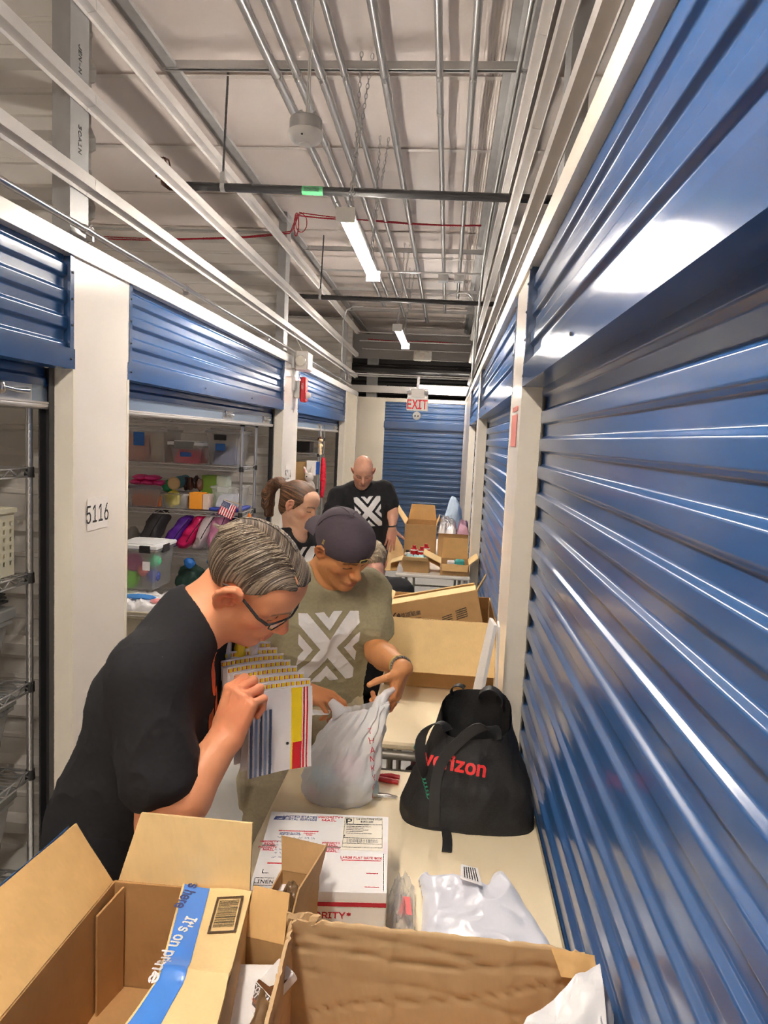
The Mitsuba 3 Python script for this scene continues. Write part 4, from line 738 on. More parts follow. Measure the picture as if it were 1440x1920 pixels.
def glyphs(s, height, font='Inter.woff2', bold=0):
    import glob
    from PIL import Image, ImageDraw, ImageFont
    f = ImageFont.truetype(glob.glob('/opt/blender-*/*/datafiles/fonts/' + font)[0], 96); x0, y0, x1, y1 = f.getbbox(s, anchor='ls', stroke_width=bold); im = Image.new('L', (x1 - x0 + 8, y1 - y0 + 8)); ImageDraw.Draw(im).text((4 - x0, 4 - y0), s, 255, f, anchor='ls', stroke_width=bold)
    on = np.pad(np.asarray(im) > 127, ((0, 0), (1, 1))).astype(np.int8); r, st = np.nonzero(np.diff(on, axis=1) == 1); en = np.nonzero(np.diff(on, axis=1) == -1)[1]
    sh = sops.unary_union([sbox(a, -q - 1, b, -q) for a, b, q in zip(st, en, r)]).buffer(0.6).buffer(-0.6).simplify(0.8); k = height / 70.0; sh = affinity.scale(sh, k, k, origin=(0, 0)); a, b, c, d = sh.bounds; return affinity.translate(sh, -(a + c) / 2, -(b + d) / 2)
M = FR((0.068, 1.94, ZT + 0.178), (0.992, -0.02, -0.10), (0, 0.35, 0.94))
part(t, 'lettering', drape(glyphs('verizon', 0.037, bold=4), M, mfront, 0.0015), 'm_tote_red', label='red lettering')
_later()
def ribbon(pts, wdir, w, th=0.003, n=40):
    p = np.array(pts, float); from scipy.interpolate import CubicSpline
    s = np.r_[0, np.cumsum(np.linalg.norm(np.diff(p, axis=0), axis=1))]; q = CubicSpline(s, p)(np.linspace(0, s[-1], n)); wd = np.asarray(wdir, float)
    wd = CubicSpline(s, wd)(np.linspace(0, s[-1], n)) if wd.ndim == 2 else np.repeat(wd[None], n, 0); wd /= np.linalg.norm(wd, axis=1, keepdims=True)
    return SLAB(np.stack([q - wd * w / 2, q - wd * w / 6, q + wd * w / 6, q + wd * w / 2], 1), th)
part(t, 'handle', ribbon([(0.02, 1.905, ZT + 0.01), (0.018, 1.925, ZT + 0.10), (0.030, 1.945, ZT + 0.17), (0.085, 1.955, ZT + 0.245), (0.14, 1.955, ZT + 0.285), (0.175, 1.965, ZT + 0.275), (0.18, 1.97, ZT + 0.245)], [(1, 0, .1), (1, 0, -.1), (.9, 0, -.45), (.75, 0, -.55), (.5, .2, -.6), (.5, .5, .5), (1, 0, .2)], 0.030), 'm_tote_strap', 50)
part(t, 'handle', ribbon([(0.045, 1.965, ZT + 0.262), (0.02, 1.96, ZT + 0.285), (-0.018, 1.955, ZT + 0.262), (-0.030, 1.952, ZT + 0.215), (-0.022, 1.948, ZT + 0.165), (-.010, 1.955, ZT + .13)], [(.8, .5, .2), (.6, .8, 0), (.9, .3, .3), (1, .3, .1), (.8, .5, 0), (.6, .6, 0)], 0.030), 'm_tote_strap', 50)
part(t, 'handle', ribbon([(0.135, 2.11, ZT + 0.31), (0.14, 2.10, ZT + 0.335), (0.165, 2.09, ZT + 0.35), (0.195, 2.085, ZT + 0.335), (0.20, 2.09, ZT + 0.30)], (0.2, 0.9, 0.3), 0.022), 'm_tote_strap', 50)
part(t, 'handle', ribbon([(0.06, 2.12, ZT + 0.31), (0.055, 2.10, ZT + 0.34), (0.068, 2.09, ZT + 0.352), (0.09, 2.09, ZT + 0.345)], (0.3, 0.9, 0.1), 0.02), 'm_tote_strap', 50)
part(t, 'strap_end', ribbon([(0.052, 1.915, ZT + 0.012), (0.056, 1.885, ZT + 0.004), (0.058, 1.84, ZT + 0.003), (0.056, 1.80, ZT + 0.003)], (1, 0, 0), 0.026, 0.002), 'm_tote_strap', 50)
mat('m_green_spiral', rgb(40, 140, 110), 0.4)
part(t, 'green_cord', TUBE([(-0.045 + 0.0045 * math.cos(k * 1.1) + k * 0.0006, 2.0 - 0.001 * k, ZT + 0.195 - 0.0014 * k + 0.0045 * math.sin(k * 1.1)) for k in range(80)], 0.0014, 5), 'm_green_spiral', True, 'thin green coiled cord')
# --- white grocery bag and what is in it
t = thing('grocery_bag', 'thin white plastic grocery bag with faint red print, held open over the beige table', 'bag')
lv = np.array([(0.0, -.262, 2.03, .080, .055), (.025, -.262, 2.03, .108, .075), (.08, -.258, 2.035, .113, .078), (.14, -.25, 2.045, .105, .066), (.20, -.235, 2.055, .095, .048), (.245, -.215, 2.065, .080, .034), (.27, -.205, 2.07, .070, .026)]); rg = []
for s in np.linspace(0, 1, 40):
    z = s * 0.27; f = lambda j: np.interp(z, lv[:, 0], lv[:, j]); r = sell(110, f(1), f(2), f(3), f(4), ZT + 0.002 + z, 2.6, (0.28 * s, 0)); ang = np.arange(110) * 2 * PI / 110; c = r.mean(0); d = r - c; d[:, 2] = 0; d /= np.linalg.norm(d, axis=1, keepdims=True) + 1e-9
    r = r + d * ((0.006 * np.sin(ang * 19 + 3 * np.sin(s * 4)) * s ** 1.5 + 0.03 * vnoise(np.stack([np.cos(ang) * 1.6, np.sin(ang) * 1.6, 0 * ang + 2 * s], 1), 2.2, 9) + 0.008 * vnoise(r, 50, 3))[:, None]); r[:, 2] = np.maximum(r[:, 2], ZT + 0.001); rg.append(r)
rg = np.array(rg); gb = GRID(rg.transpose(1, 0, 2), True)
part(t, 'bag_body', cat(gb, EXT(Polygon(rg[0][:, :2]), 0.001, TR((0, 0, ZT + 0.0005)))), 'm_film', True)
part(t, 'handle', cat(TUBE([(-.150, 2.075, 1.000), (-.150, 2.085, 1.025), (-.140, 2.095, 1.045), (-.118, 2.105, 1.056)], [.024, .017, .012, .008], 16), TUBE([(-.165, 2.06, 1.00), (-.160, 2.08, 1.03), (-.13, 2.10, 1.05)], [.02, .012, .006], 12)), 'm_film', True)
part(t, 'handle', cat(TUBE([(-.27, 2.065, 0.975), (-.285, 2.075, 0.995), (-.305, 2.085, 1.01)], [.03, .018, .012], 16), MV(crumple([(-0.05, -0.012), (0.03, -0.02), (0.05, 0.012), (-0.03, 0.022)], 0, 0.014, 4, 30, 40), (-.345, 2.08, 0.972), 0.3)), 'm_film', True)
part(t, 'print', drape(sops.unary_union([affinity.translate(glyphs(ch, 0.016, bold=0), 0.0, -0.026 * i) for i, ch in enumerate('THANKYOU')]), FR((-0.158, 1.99, ZT + 0.225), (0.75, 0.6, 0), (-0.12, 0.0, 1)), gb, 0.0012), 'm_red_print')
for i, (c, r, col, lab) in enumerate([((-.30, 2.02, .80), .05, (96, 178, 196), 'teal wrapped sweets seen through the grocery bag'), ((-.235, 2.03, .825), .05, (220, 160, 190), 'pink wrapped sweets seen through the grocery bag'), ((-.19, 2.02, .785), .045, (170, 190, 200), 'pale blue packet seen through the grocery bag'), ((-.27, 2.0, .775), .038, (70, 84, 96), 'dark packet at the bottom of the grocery bag'), ((-.325, 2.03, .765), .03, (226, 110, 130), 'coral packet at the left of the grocery bag')]):
    mat(f'm_sweet{i}', rgb(*col), 0.25, coat=0.6); m = trimesh.creation.icosphere(3, r); m.vertices *= [1, 0.8, 0.85]; m.vertices *= (1 + 0.5 * vnoise(m.vertices, 30, i))[:, None]; m.apply_translation(c); one('sweets_packet', m, f'm_sweet{i}', lab, 'packet', smooth=40)
# --- tools at the far edge
mat('m_tool_red', rgb(178, 34, 40), 0.4)
t = thing('pliers', 'red handled pliers lying behind the grocery bag', 'tool')
part(t, 'handle', TUBE([(-.165, 2.175, ZT + .010), (-.12, 2.185, ZT + .011), (-.092, 2.18, ZT + .010)], [.007, .008, .007], 10), 'm_tool_red', 50); part(t, 'handle', TUBE([(-.165, 2.165, ZT + .009), (-.12, 2.155, ZT + .009), (-.094, 2.15, ZT + .008)], [.007, .008, .007], 10), 'm_tool_red', 50)
part(t, 'jaw', TUBE([(-.165, 2.17, ZT + .010), (-.205, 2.17, ZT + .009), (-.23, 2.172, ZT + .008)], [.011, .009, .004], 10), 'm_chrome', 50)
t = thing('scissors', 'steel scissor blades pointing out from under the grocery bag', 'tool')
part(t, 'blade', B((-.19, 2.058, ZT + .001), (-.094, 2.064, ZT + .004)), 'm_chrome'); part(t, 'blade', TUBE([(-.19, 2.07, ZT + .006), (-.12, 2.069, ZT + .006), (-.090, 2.066, ZT + .005)], [.005, .005, .001], 8), 'm_chrome', 50); part(t, 'handle', TUBE([(-.19 - .02 - .02 * math.cos(a), 2.065 + .016 * math.sin(a), ZT + .006) for a in np.linspace(0, 2 * PI, 20)], .004, 6), 'm_black', True)
# --- dark things under the second table
mat('m_dark_cloth', (0.02, 0.018, 0.022), 0.8, sheen=0.5); mat('m_maroon', rgb(80, 20, 34), 0.8)
for i, (c, s, m, l) in enumerate([((-.02, 2.98, .20), (.12, .15, .24), 'm_dark_cloth', 'dark bundle under the second table, left'), ((.02, 3.3, .22), (.12, .13, .24), 'm_maroon', 'maroon bundle under the second table'), ((.13, 3.02, .2), (.08, .15, .22), 'm_dark_cloth', 'dark bundle under the second table, right')]):
    m_ = trimesh.creation.icosphere(4, 1.0); m_.vertices = m_.vertices * (1 + 0.35 * vnoise(m_.vertices, 2.5, i))[:, None] * s + c; m_.vertices[:, 2] = np.maximum(m_.vertices[:, 2], 0.001); one('cloth_bundle', m_, m, l, 'bundle', smooth=True)
# --- folded white board leaning by the right wall
t = thing('folded_board', 'folded white foam board standing like a tent between the tote and the right wall', 'board')
part(t, 'panel', panel((.118, 2.58, ZT + .001), (.142, 2.475, ZT + .001), (.200, 2.475, 1.177), (.190, 2.58, 1.177), 0.012, wr=0.0), 'm_paper_white'); part(t, 'panel', panel((.222, 2.475, ZT + .001), (.228, 2.56, ZT + .001), (.214, 2.56, 1.172), (.212, 2.475, 1.172), 0.006, wr=0.0), 'm_paper_white')
# --- two big cartons
def carton(label, quad, z0, h, mats, flaps, th=0.006, tilt=None, prints=None, group=None, wr=0.0015):
    """quad: 4 ground corners counterclockwise from front left; flaps: (side, length, angle outward from upright, material)."""
    t = thing('carton', label, 'box', group); q = [np.array((x, y, 0.0)) for x, y in quad]; up = np.array((0, 0, 1.0)); Mt = np.eye(4) if tilt is None else tilt
    def ap(m): m = m.copy(); m.apply_transform(Mt); return m
    for i, nm in enumerate(('front_wall', 'right_wall', 'back_wall', 'left_wall')):
        a, b = q[i] + up * z0, q[(i + 1) % 4] + up * z0; part(t, nm, ap(panel(a, b, b + up * h, a + up * h, th, wr=wr, seed=i)), mats[0], 30)
    part(t, 'base', ap(EXT(Polygon(quad), th, TR((0, 0, z0)))), mats[1])
    ctr = sum(q) / 4
    for side, L, ang, m, *ins in flaps:
        a, b = q[side] + up * (z0 + h), q[(side + 1) % 4] + up * (z0 + h); e = (b - a) / np.linalg.norm(b - a); out = np.cross(e, up); d = out * math.sin(math.radians(ang)) + up * math.cos(math.radians(ang)); k = ins[0] if ins else 0.012
        part(t, 'flap', ap(panel(a + e * 0.003, b - e * 0.003, b + d * L - e * k, a + d * L + e * k, th * 0.9, wr=wr * 2, seed=side + 7, edge=0.002)), m, 30)
    return t
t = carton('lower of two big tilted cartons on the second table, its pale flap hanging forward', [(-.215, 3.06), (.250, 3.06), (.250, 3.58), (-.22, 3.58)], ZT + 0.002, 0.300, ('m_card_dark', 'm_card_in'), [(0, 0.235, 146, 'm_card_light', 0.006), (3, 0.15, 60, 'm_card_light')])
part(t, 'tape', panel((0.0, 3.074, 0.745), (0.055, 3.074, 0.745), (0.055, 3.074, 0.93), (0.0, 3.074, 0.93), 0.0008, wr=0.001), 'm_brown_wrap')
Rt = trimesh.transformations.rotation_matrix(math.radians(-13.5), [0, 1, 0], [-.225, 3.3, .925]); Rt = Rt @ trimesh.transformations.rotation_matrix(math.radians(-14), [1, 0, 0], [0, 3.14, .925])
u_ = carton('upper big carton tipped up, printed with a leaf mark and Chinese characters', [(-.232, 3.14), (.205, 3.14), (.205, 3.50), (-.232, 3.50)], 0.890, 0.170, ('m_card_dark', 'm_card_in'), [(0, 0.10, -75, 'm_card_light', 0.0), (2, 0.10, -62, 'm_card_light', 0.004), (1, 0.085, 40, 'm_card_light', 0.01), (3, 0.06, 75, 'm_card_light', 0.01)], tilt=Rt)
def upr(x, z): M = Rt @ FR((x, 3.1355, z), (1, 0, 0), (0, 0, 1)); return M
zz = 1.005
part(u_, 'print', EXT(glyphs('信達', 0.016, 'Noto Sans CJK Regular.woff2', 1), 0.0008, upr(-0.122, zz)), 'm_ink_brown'); part(u_, 'print', EXT(glyphs('®', 0.011), 0.0008, upr(-0.099, zz + 0.010)), 'm_ink_brown'); part(u_, 'print', EXT(glyphs('紙業', 0.016, 'Noto Sans CJK Regular.woff2', 1), 0.0008, upr(-0.076, zz)), 'm_ink_brown')
leaf = affinity.scale(Polygon([(math.cos(a), math.sin(a)) for a in np.linspace(0, 2 * PI, 30)]), 0.021, 0.021).difference(Polygon([(-.004, -.021), (-.012, .004), (0.004, .022), (.022, .022), (.003, .004)])).union(Polygon([(0.0, -.014), (0.004, .012), (0.018, .004), (.014, -.012)]))
part(u_, 'emblem', EXT(affinity.scale(leaf, .8, .8, origin=(0, 0)), 0.0008, upr(-0.164, zz)), 'm_ink_brown'); part(u_, 'print', EXT(sbox(-0.160, -0.0009, -0.055, 0.0009), 0.0008, upr(0, zz - 0.021)), 'm_ink_brown')
part(u_, 'stripes', EXT(sops.unary_union([Polygon([(0, -.009 * k), (.05, .008 - .009 * k), (.05, .0125 - .009 * k), (0, .0045 - .009 * k)]) for k in range(5)]), 0.0008, upr(0.098, zz - 0.022)), 'm_ink_brown'); part(u_, 'stripes', EXT(sops.unary_union([Polygon([(0, -.009 * k), (.045, .008 - .009 * k), (.045, .0125 - .009 * k), (0, .0045 - .009 * k)]) for k in range(4)]), 0.0008, upr(0.035, zz - 0.040)), 'm_ink_brown')
# --- far table
carton('small open carton of pale blue packets at the front of the white table', [(-.315, 5.78), (-.097, 5.78), (-.097, 6.02), (-.315, 6.02)], ZT + .002, .095, ('m_card_dark', 'm_card_in'), [(0, .075, 60, 'm_card_light'), (1, .1, 115, 'm_card'), (3, .1, 110, 'm_card_light')])
mat('m_pale_blue', rgb(186, 220, 224), 0.3, coat=0.6)
one('packets', crumple([(-.305, 5.79), (-.107, 5.79), (-.107, 6.01), (-.305, 6.01)], ZT + .05, .09, 5, 40, 30), 'm_pale_blue', 'pale blue plastic packets heaped in the small open carton', 'packets', kind='stuff', smooth=50)
carton('open carton with spread flaps and a teal bottle at the right of the white table', [(.0, 5.74), (.225, 5.74), (.225, 6.04), (.0, 6.04)], ZT + .002, .09, ('m_card_dark', 'm_card_in'), [(0, .06, 150, 'm_card'), (1, .09, 50, 'm_card_light'), (2, .17, 6, 'm_card'), (3, .16, 65, 'm_card_light')])
carton('tall carton with silver packs piled on top, against the right wall on the white table', [(-.035, 6.55), (.232, 6.55), (.232, 6.90), (-.035, 6.90)], ZT + .002, .235, ('m_card_dark', 'm_card_in'), [])
carton('large open carton behind the red bottles on the white table', [(-.345, 6.62), (-.060, 6.62), (-.060, 7.05), (-.345, 7.05)], ZT + .002, .29, ('m_card_dark', 'm_card_in'), [(3, .2, 35, 'm_card_light', 0.02), (2, .15, 8, 'm_card', 0.03), (1, .07, 20, 'm_card')])
mat('m_foil', (0.75, 0.73, 0.74), 0.22, 0.9); mat('m_foil_mauve', (0.42, 0.25, 0.33), 0.28, 0.7)
for i, (o, m, l) in enumerate([([(-.04, 6.50), (.12, 6.50), (.13, 6.9), (-.04, 6.9)], 'm_foil', 'pile of crinkled silver foil packs on the tall carton'), ([(.13, 6.50), (.235, 6.50), (.235, 6.88), (.14, 6.9)], 'm_foil_mauve', 'mauve foil packs at the right of the silver pile')]):
    one('foil_packs', crumple(o, ZT + .238, .16, 20 + i, 60, 26, 0.45), m, l, 'packs', kind='stuff', smooth=40)
mat('m_bottle_red', rgb(176, 22, 38), 0.25, coat=0.8); mat('m_bottle_dark', rgb(60, 14, 24), 0.3)
for i, (x, y, h, l) in enumerate([(-.235, 6.16, .155, 'leftmost of the three red bottles'), (-.168, 6.13, .150, 'middle of the three red bottles, in front'), (-.135, 6.22, .165, 'rightmost and tallest of the three red bottles')]):
    t = thing('bottle', l + ' on the white table', 'bottle'); part(t, 'body', LATHE([(0, 0), (.030, 0), (.032, .004), (.032, h * .8), (.026, h * .9), (.012, h * .93), (.012, h * .96), (0, h * .96)], 20, (x, y, ZT + .001)), 'm_bottle_red', 40); part(t, 'cap', LATHE([(0.013, 0), (.016, .004), (.016, .022), (0, .024)], 16, (x, y, ZT + h * .93)), 'm_bottle_red', 40); part(t, 'shoulder', LATHE([(.0325, 0), (.0328, .003), (.0305, .010), (.030, .010)], 20, (x, y, ZT + h * .795)), 'm_paper_white', 40); part(t, 'label', LATHE([(.0326, 0), (.0326, .035)], 20, (x, y, ZT + .03)), 'm_bottle_dark' if i == 1 else 'm_bottle_red', 40)
mat('m_teal', rgb(60, 160, 160), 0.35)
for i, (x, y, l) in enumerate([(-.290, 6.18, 'small white bottle with teal band left of the red bottles'), (-.275, 6.05, 'small dark bottle with white cap in front of the red bottles')]):
    t = thing('bottle', l, 'bottle'); part(t, 'body', LATHE([(0, 0), (.028, 0), (.028, .09), (.014, .10), (0, .10)], 16, (x, y, ZT + .001)), ('m_paper_white', 'm_black')[i], 40); part(t, 'band', LATHE([(.0285, 0), (.0285, .035)], 16, (x, y, ZT + .03)), ('m_teal', 'm_paper_white')[i], 40); part(t, 'cap', LATHE([(.015, 0), (.015, .02), (0, .022)], 12, (x, y, ZT + .10)), ('m_black', 'm_paper_white')[i], 40)
t = thing('bottle', 'white and teal carton lying in the open carton at the right of the white table', 'bottle'); part(t, 'body', B((.05, 5.82, ZT + .02), (.11, 5.9, ZT + .10), .006), 'm_paper_white'); part(t, 'cap', B((.112, 5.83, ZT + .03), (.19, 5.92, ZT + .11), .01), 'm_teal')
mat('m_bag_blue', rgb(190, 210, 232), 0.35)
m_ = trimesh.creation.icosphere(4, 1.0); m_.vertices = m_.vertices * (1 + .3 * vnoise(m_.vertices, 2.2, 3))[:, None] * [.13, .12, .26 / 1.0]; m_.vertices[:, 2] += .24; m_.vertices[:, :2] *= (1 - .5 * np.clip(m_.vertices[:, 2:] / .5, 0, 1)); m_.vertices[:, 2] = np.maximum(m_.vertices[:, 2], 0); m_.apply_translation((.10, 7.55, ZT + .001))
one('plastic_bag', m_, 'm_bag_blue', 'bulging pale blue plastic bag at the back of the white table', 'bag', smooth=40)
P = bil((-.45, 6.0, ZT + .003), (-.30, 6.05, ZT + .003), (-.345, 6.30, .86), (-.46, 6.45, 1.02), 14, 18); P[..., 2] += vnoise(P, 9, 4) * .03
for i, (dz, dy, l) in enumerate([(0, 0.0, 'raised sheet of brown packing paper at the left of the white table'), (-.02, -.25, 'lower crumpled sheet of brown packing paper at the left of the white table')]):
    Q_ = P.copy(); Q_[..., 1] += dy; Q_[..., 2] = np.maximum((Q_[..., 2] - ZT) * (1 if i == 0 else .35) + ZT + .004, ZT + .003); one('packing_paper', SLAB(Q_, .003), 'm_card', l, 'paper', smooth=40)
m_ = crumple([(-.35, 5.72), (-.30, 5.72), (-.29, 5.98), (-.355, 5.98)], ZT + .001, .11, 6, 30, 20)
one('packing_bag', m_, 'm_film', 'wad of clear plastic on the near left corner of the white table', 'wrap', smooth=50)
# ---------------------------------------------------------------- people: signed distance bodies meshed as one surface
def RC(a, b, ra, rb, k=0.02, op=1): return ('rc', np.array(a, float), np.array(b, float), ra, rb, k, op)
def EL(c, r, R=np.eye(3), k=0.02, op=1): return ('el', np.array(c, float), np.array(r, float), np.array(R, float), 0, k, op)
def PLN(p, n, k=0.004): return ('pl', np.array(p, float), np.array(n, float) / np.linalg.norm(n), 0, 0, k, -2)
def sdf_grid(prims, h, fine=None, hc=.007, pad=0.03, lo=None, hi=None):
    if lo is None:
        b = []
        for p in prims:
            if p[6] != 1: continue
            if p[0] == 'rc': b += [p[1] - p[3], p[1] + p[3], p[2] - p[4], p[2] + p[4]]
            elif p[0] == 'el': b += [p[1] - max(p[2]), p[1] + max(p[2])]
        lo, hi = np.min(b, 0) - pad, np.max(b, 0) + pad
    def axis(l, u, f, hc):
        if f is None: return np.arange(l, u + h, h)
        a, b = max(f[0], l), min(f[1], u); return np.concatenate([np.arange(l, a, hc), np.arange(a, b, h), np.arange(b, u + hc, hc)])
    ax = [axis(lo[k], hi[k], None if fine is None else fine[k], hc) for k in range(3)]
    D = np.full([len(a) for a in ax], 0.5, np.float32)
    for t, a, b, c, e, k, op in prims:
        if t == 'rc': l, u = np.minimum(a - c, b - e), np.maximum(a + c, b + e)
        elif t == 'el': l, u = a - max(b), a + max(b)
        else: l, u = lo, hi
        m = k + 0.05 if t != 'pl' else 9; sl = tuple(slice(max(np.searchsorted(ax[i], l[i] - m) - 1, 0), np.searchsorted(ax[i], u[i] + m) + 1) for i in range(3))
        X, Y, Z = (ax[i][sl[i]].astype(np.float32) for i in range(3)); X, Y, Z = X[:, None, None], Y[None, :, None], Z[None, None, :]
        if t == 'rc':
            ba = b - a; L = ba @ ba + 1e-12; H = np.clip(((X - a[0]) * ba[0] + (Y - a[1]) * ba[1] + (Z - a[2]) * ba[2]) / L, 0, 1)
            d = np.sqrt((X - a[0] - ba[0] * H) ** 2 + (Y - a[1] - ba[1] * H) ** 2 + (Z - a[2] - ba[2] * H) ** 2) - (c + (e - c) * H)
        elif t == 'el':
            q = [(X - a[0]) * c[0, i] + (Y - a[1]) * c[1, i] + (Z - a[2]) * c[2, i] for i in range(3)]
            k0 = np.sqrt(sum((q[i] / b[i]) ** 2 for i in range(3))) + 1e-9; k1 = np.sqrt(sum((q[i] / b[i] ** 2) ** 2 for i in range(3))) + 1e-9; d = k0 * (k0 - 1) / k1
        else: d = (X - a[0]) * b[0] + (Y - a[1]) * b[1] + (Z - a[2]) * b[2]
        S = D[sl]
        if op == 1: hh = np.clip(0.5 + 0.5 * (S - d) / k, 0, 1); D[sl] = S + (d - S) * hh - k * hh * (1 - hh)
        elif op == -1: hh = np.clip(0.5 - 0.5 * (S + d) / k, 0, 1); D[sl] = S + (-d - S) * hh + k * hh * (1 - hh)
        else: D[sl] = np.maximum(S, d)
    return D, ax
def surface_net(D, ax):
    S = D < 0; c = [S[i:D.shape[0] - 1 + i, j:D.shape[1] - 1 + j, k:D.shape[2] - 1 + k] for i in (0, 1) for j in (0, 1) for k in (0, 1)]
    act = np.logical_or.reduce(c) & ~np.logical_and.reduce(c); I = np.argwhere(act); idx = np.full(act.shape, -1, np.int64); idx[act] = np.arange(len(I))
    off = np.array([(i, j, k) for i in (0, 1) for j in (0, 1) for k in (0, 1)]); V = np.stack([D[I[:, 0] + o[0], I[:, 1] + o[1], I[:, 2] + o[2]] for o in off], 1)
    acc, n = np.zeros((len(I), 3)), np.zeros(len(I))
    for a in range(8):
        for b in range(a + 1, 8):
            if np.abs(off[a] - off[b]).sum() != 1: continue
            m = (V[:, a] < 0) != (V[:, b] < 0); t = np.where(m, V[:, a] / np.where(m, V[:, a] - V[:, b], 1), 0)
            acc += np.where(m[:, None], off[a] + (off[b] - off[a]) * t[:, None], 0); n += m
    loc = I + acc / n[:, None]; P = np.stack([np.interp(loc[:, k], np.arange(len(ax[k])), ax[k]) for k in range(3)], 1); F = []
    for d in range(3):
        e, f = (d + 1) % 3, (d + 2) % 3; s1 = [slice(None)] * 3; s2 = [slice(None)] * 3; s1[d] = slice(0, -1); s2[d] = slice(1, None); A, Bq = S[tuple(s1)], S[tuple(s2)]
        q = np.argwhere(A != Bq); q = q[(q[:, e] > 0) & (q[:, f] > 0) & (q[:, e] < D.shape[e] - 1) & (q[:, f] < D.shape[f] - 1)]
        flip = A[tuple(q.T)]; ue, uf = np.eye(3, dtype=int)[e], np.eye(3, dtype=int)[f]
        g = [idx[tuple((q - x).T)] for x in (ue + uf, uf, 0 * ue, ue)]; Q = np.stack(g, 1); Q[~flip] = Q[~flip][:, ::-1]; F.append(Q)
    F = np.vstack(F); F = F[(F >= 0).all(1)]
    m = trimesh.Trimesh(P, np.vstack([F[:, [0, 1, 2]], F[:, [0, 2, 3]]]), process=False); m.remove_unreferenced_vertices(); return m
def SDF(prims, h, smooth=2, **kw):
    m = surface_net(*sdf_grid(prims, h, **kw))
    if smooth:
        from scipy import sparse
        e = m.edges_unique; n = len(m.vertices); A = sparse.coo_matrix((np.ones(2 * len(e)), (np.r_[e[:, 0], e[:, 1]], np.r_[e[:, 1], e[:, 0]])), (n, n)).tocsr(); dg = np.maximum(np.asarray(A.sum(1)), 1); v = np.array(m.vertices)
        for i in range(smooth):
            v = v + .5 * (A @ v / dg - v); v = v - .52 * (A @ v / dg - v) if i % 2 or smooth == 1 else v
        m.vertices = v
    return m
def frame(f, u):
    f = np.array(f, float); f /= np.linalg.norm(f); u = np.array(u, float); u = u - f * (u @ f); u /= np.linalg.norm(u); return np.stack([np.cross(f, u), f, u], 1)   # columns right, forward, up
def head(C, R, s=1.0, fem=False, ear=1.0):
    W = lambda x, y, z: np.array(C) + R @ (np.array((x, y, z)) * s); E = lambda c, r, k=0.015, op=1, Q=None: EL(W(*c), np.array(r) * s, R if Q is None else R @ Q, k * s, op); K = lambda a, b, ra, rb, k=0.012, op=1: RC(W(*a), W(*b), ra * s, rb * s, k * s, op)
    j = 0.9 if fem else 1.0
    p = [E((0, -.018, .030), (.076, .099, .084)), E((0, .018, -.030), (.064 * j, .072, .085), .03), E((0, .05, .045), (.062, .045, .05), .03)]
    for q in (-1, 1):
        p += [K((q * .052 * j, .005, -.058), (q * .018, .066, -.102), .026 * j, .018, .03), E((q * .047, .050, -.024), (.023, .026, .022), .025), K((q * .012, .083, .020), (q * .050, .064, .018), .0095, .010, .016)]
    p += [E((0, .080, -.106), (.019 * j, .014, .013), .018), K((0, .086, .010), (0, .111, -.030), .0075, .0115, .012), E((0, .108, -.034), (.012, .011, .0105), .008)]
    for q in (-1, 1): p += [E((q * .0130, .098, -.036), (.0085, .0115, .0085), .006)]
    p += [E((0, .080, -.066), (.029, .021, .023), .014)]
    for q in (-1, 1): p += [E((q * .032, .094, .001), (.017, .015, .0105), .012, -1), E((q * .031, .0715, -.001), (.0145, .0145, .0125), .004), K((q * .020, .0835, .0075), (q * .044, .075, .0065), .0035, .0035, .006), K((q * .021, .0845, -.0075), (q * .042, .076, -.0078), .0022, .0022, .005)]
    p += [E((0, .0985, -.0665), (.0225, .0065, .0052), .005), E((0, .0965, -.0775), (.0195, .0075, .006), .006), K((-.023, .0955, -.0718), (.023, .0955, -.0718), .0016, .0016, .003, -1)]
    for q in (-1, 1): p += [E((q * .0065, .103, -.0415), (.0034, .005, .0034), .003, -1)]
    for q in (-1, 1):   # ears: a tilted dish with a rim, lobe and hollow
        Q = ROT([0, 0, 1], q * 24) @ ROT([0, 1, 0], q * 8) @ ROT([1, 0, 0], -12); e = np.array((q * .075, -.010, -.004)); T_ = lambda v: e + Q @ (np.array(v) * ear)
        p += [E(T_((q * .005, -.002, .002)), np.array((.0060, .0190, .0300)) * ear, .006, 1, Q), E(T_((q * -.004, .006, -.002)), np.array((.012, .012, .020)) * ear, .008, 1, Q)]
        rim = [(q * .0085, .013, .008), (q * .0105, .0115, .019), (q * .0125, .003, .0295), (q * .0130, -.009, .0285), (q * .0130, -.0185, .016), (q * .0120, -.0205, .001), (q * .0105, -.0155, -.014), (q * .0085, -.007, -.024)]
        for a, b in zip(rim[:-1], rim[1:]): p.append(K(T_(a), T_(b), .0048 * ear, .0048 * ear, .0025))
        p += [E(T_((q * .0075, .000, -.027)), np.array((.0055, .0095, .0095)) * ear, .005, 1, Q), E(T_((q * .0125, .002, -.005)), np.array((.0085, .0085, .0120)) * ear, .003, -1, Q), E(T_((q * .0130, -.006, .014)), np.array((.0065, .0075, .0095)) * ear, .003, -1, Q)]
        for a, b in (((q * .0095, -.010, -.012), (q * .0105, -.0115, .002)), ((q * .0105, -.0115, .002), (q * .0095, -.003, .008))): p.append(K(T_(a), T_(b), .0036 * ear, .0036 * ear, .0025))
        p.append(E(T_((q * .0085, .013, -.006)), np.array((.0042, .0042, .0065)) * ear, .004, 1, Q))
    return p
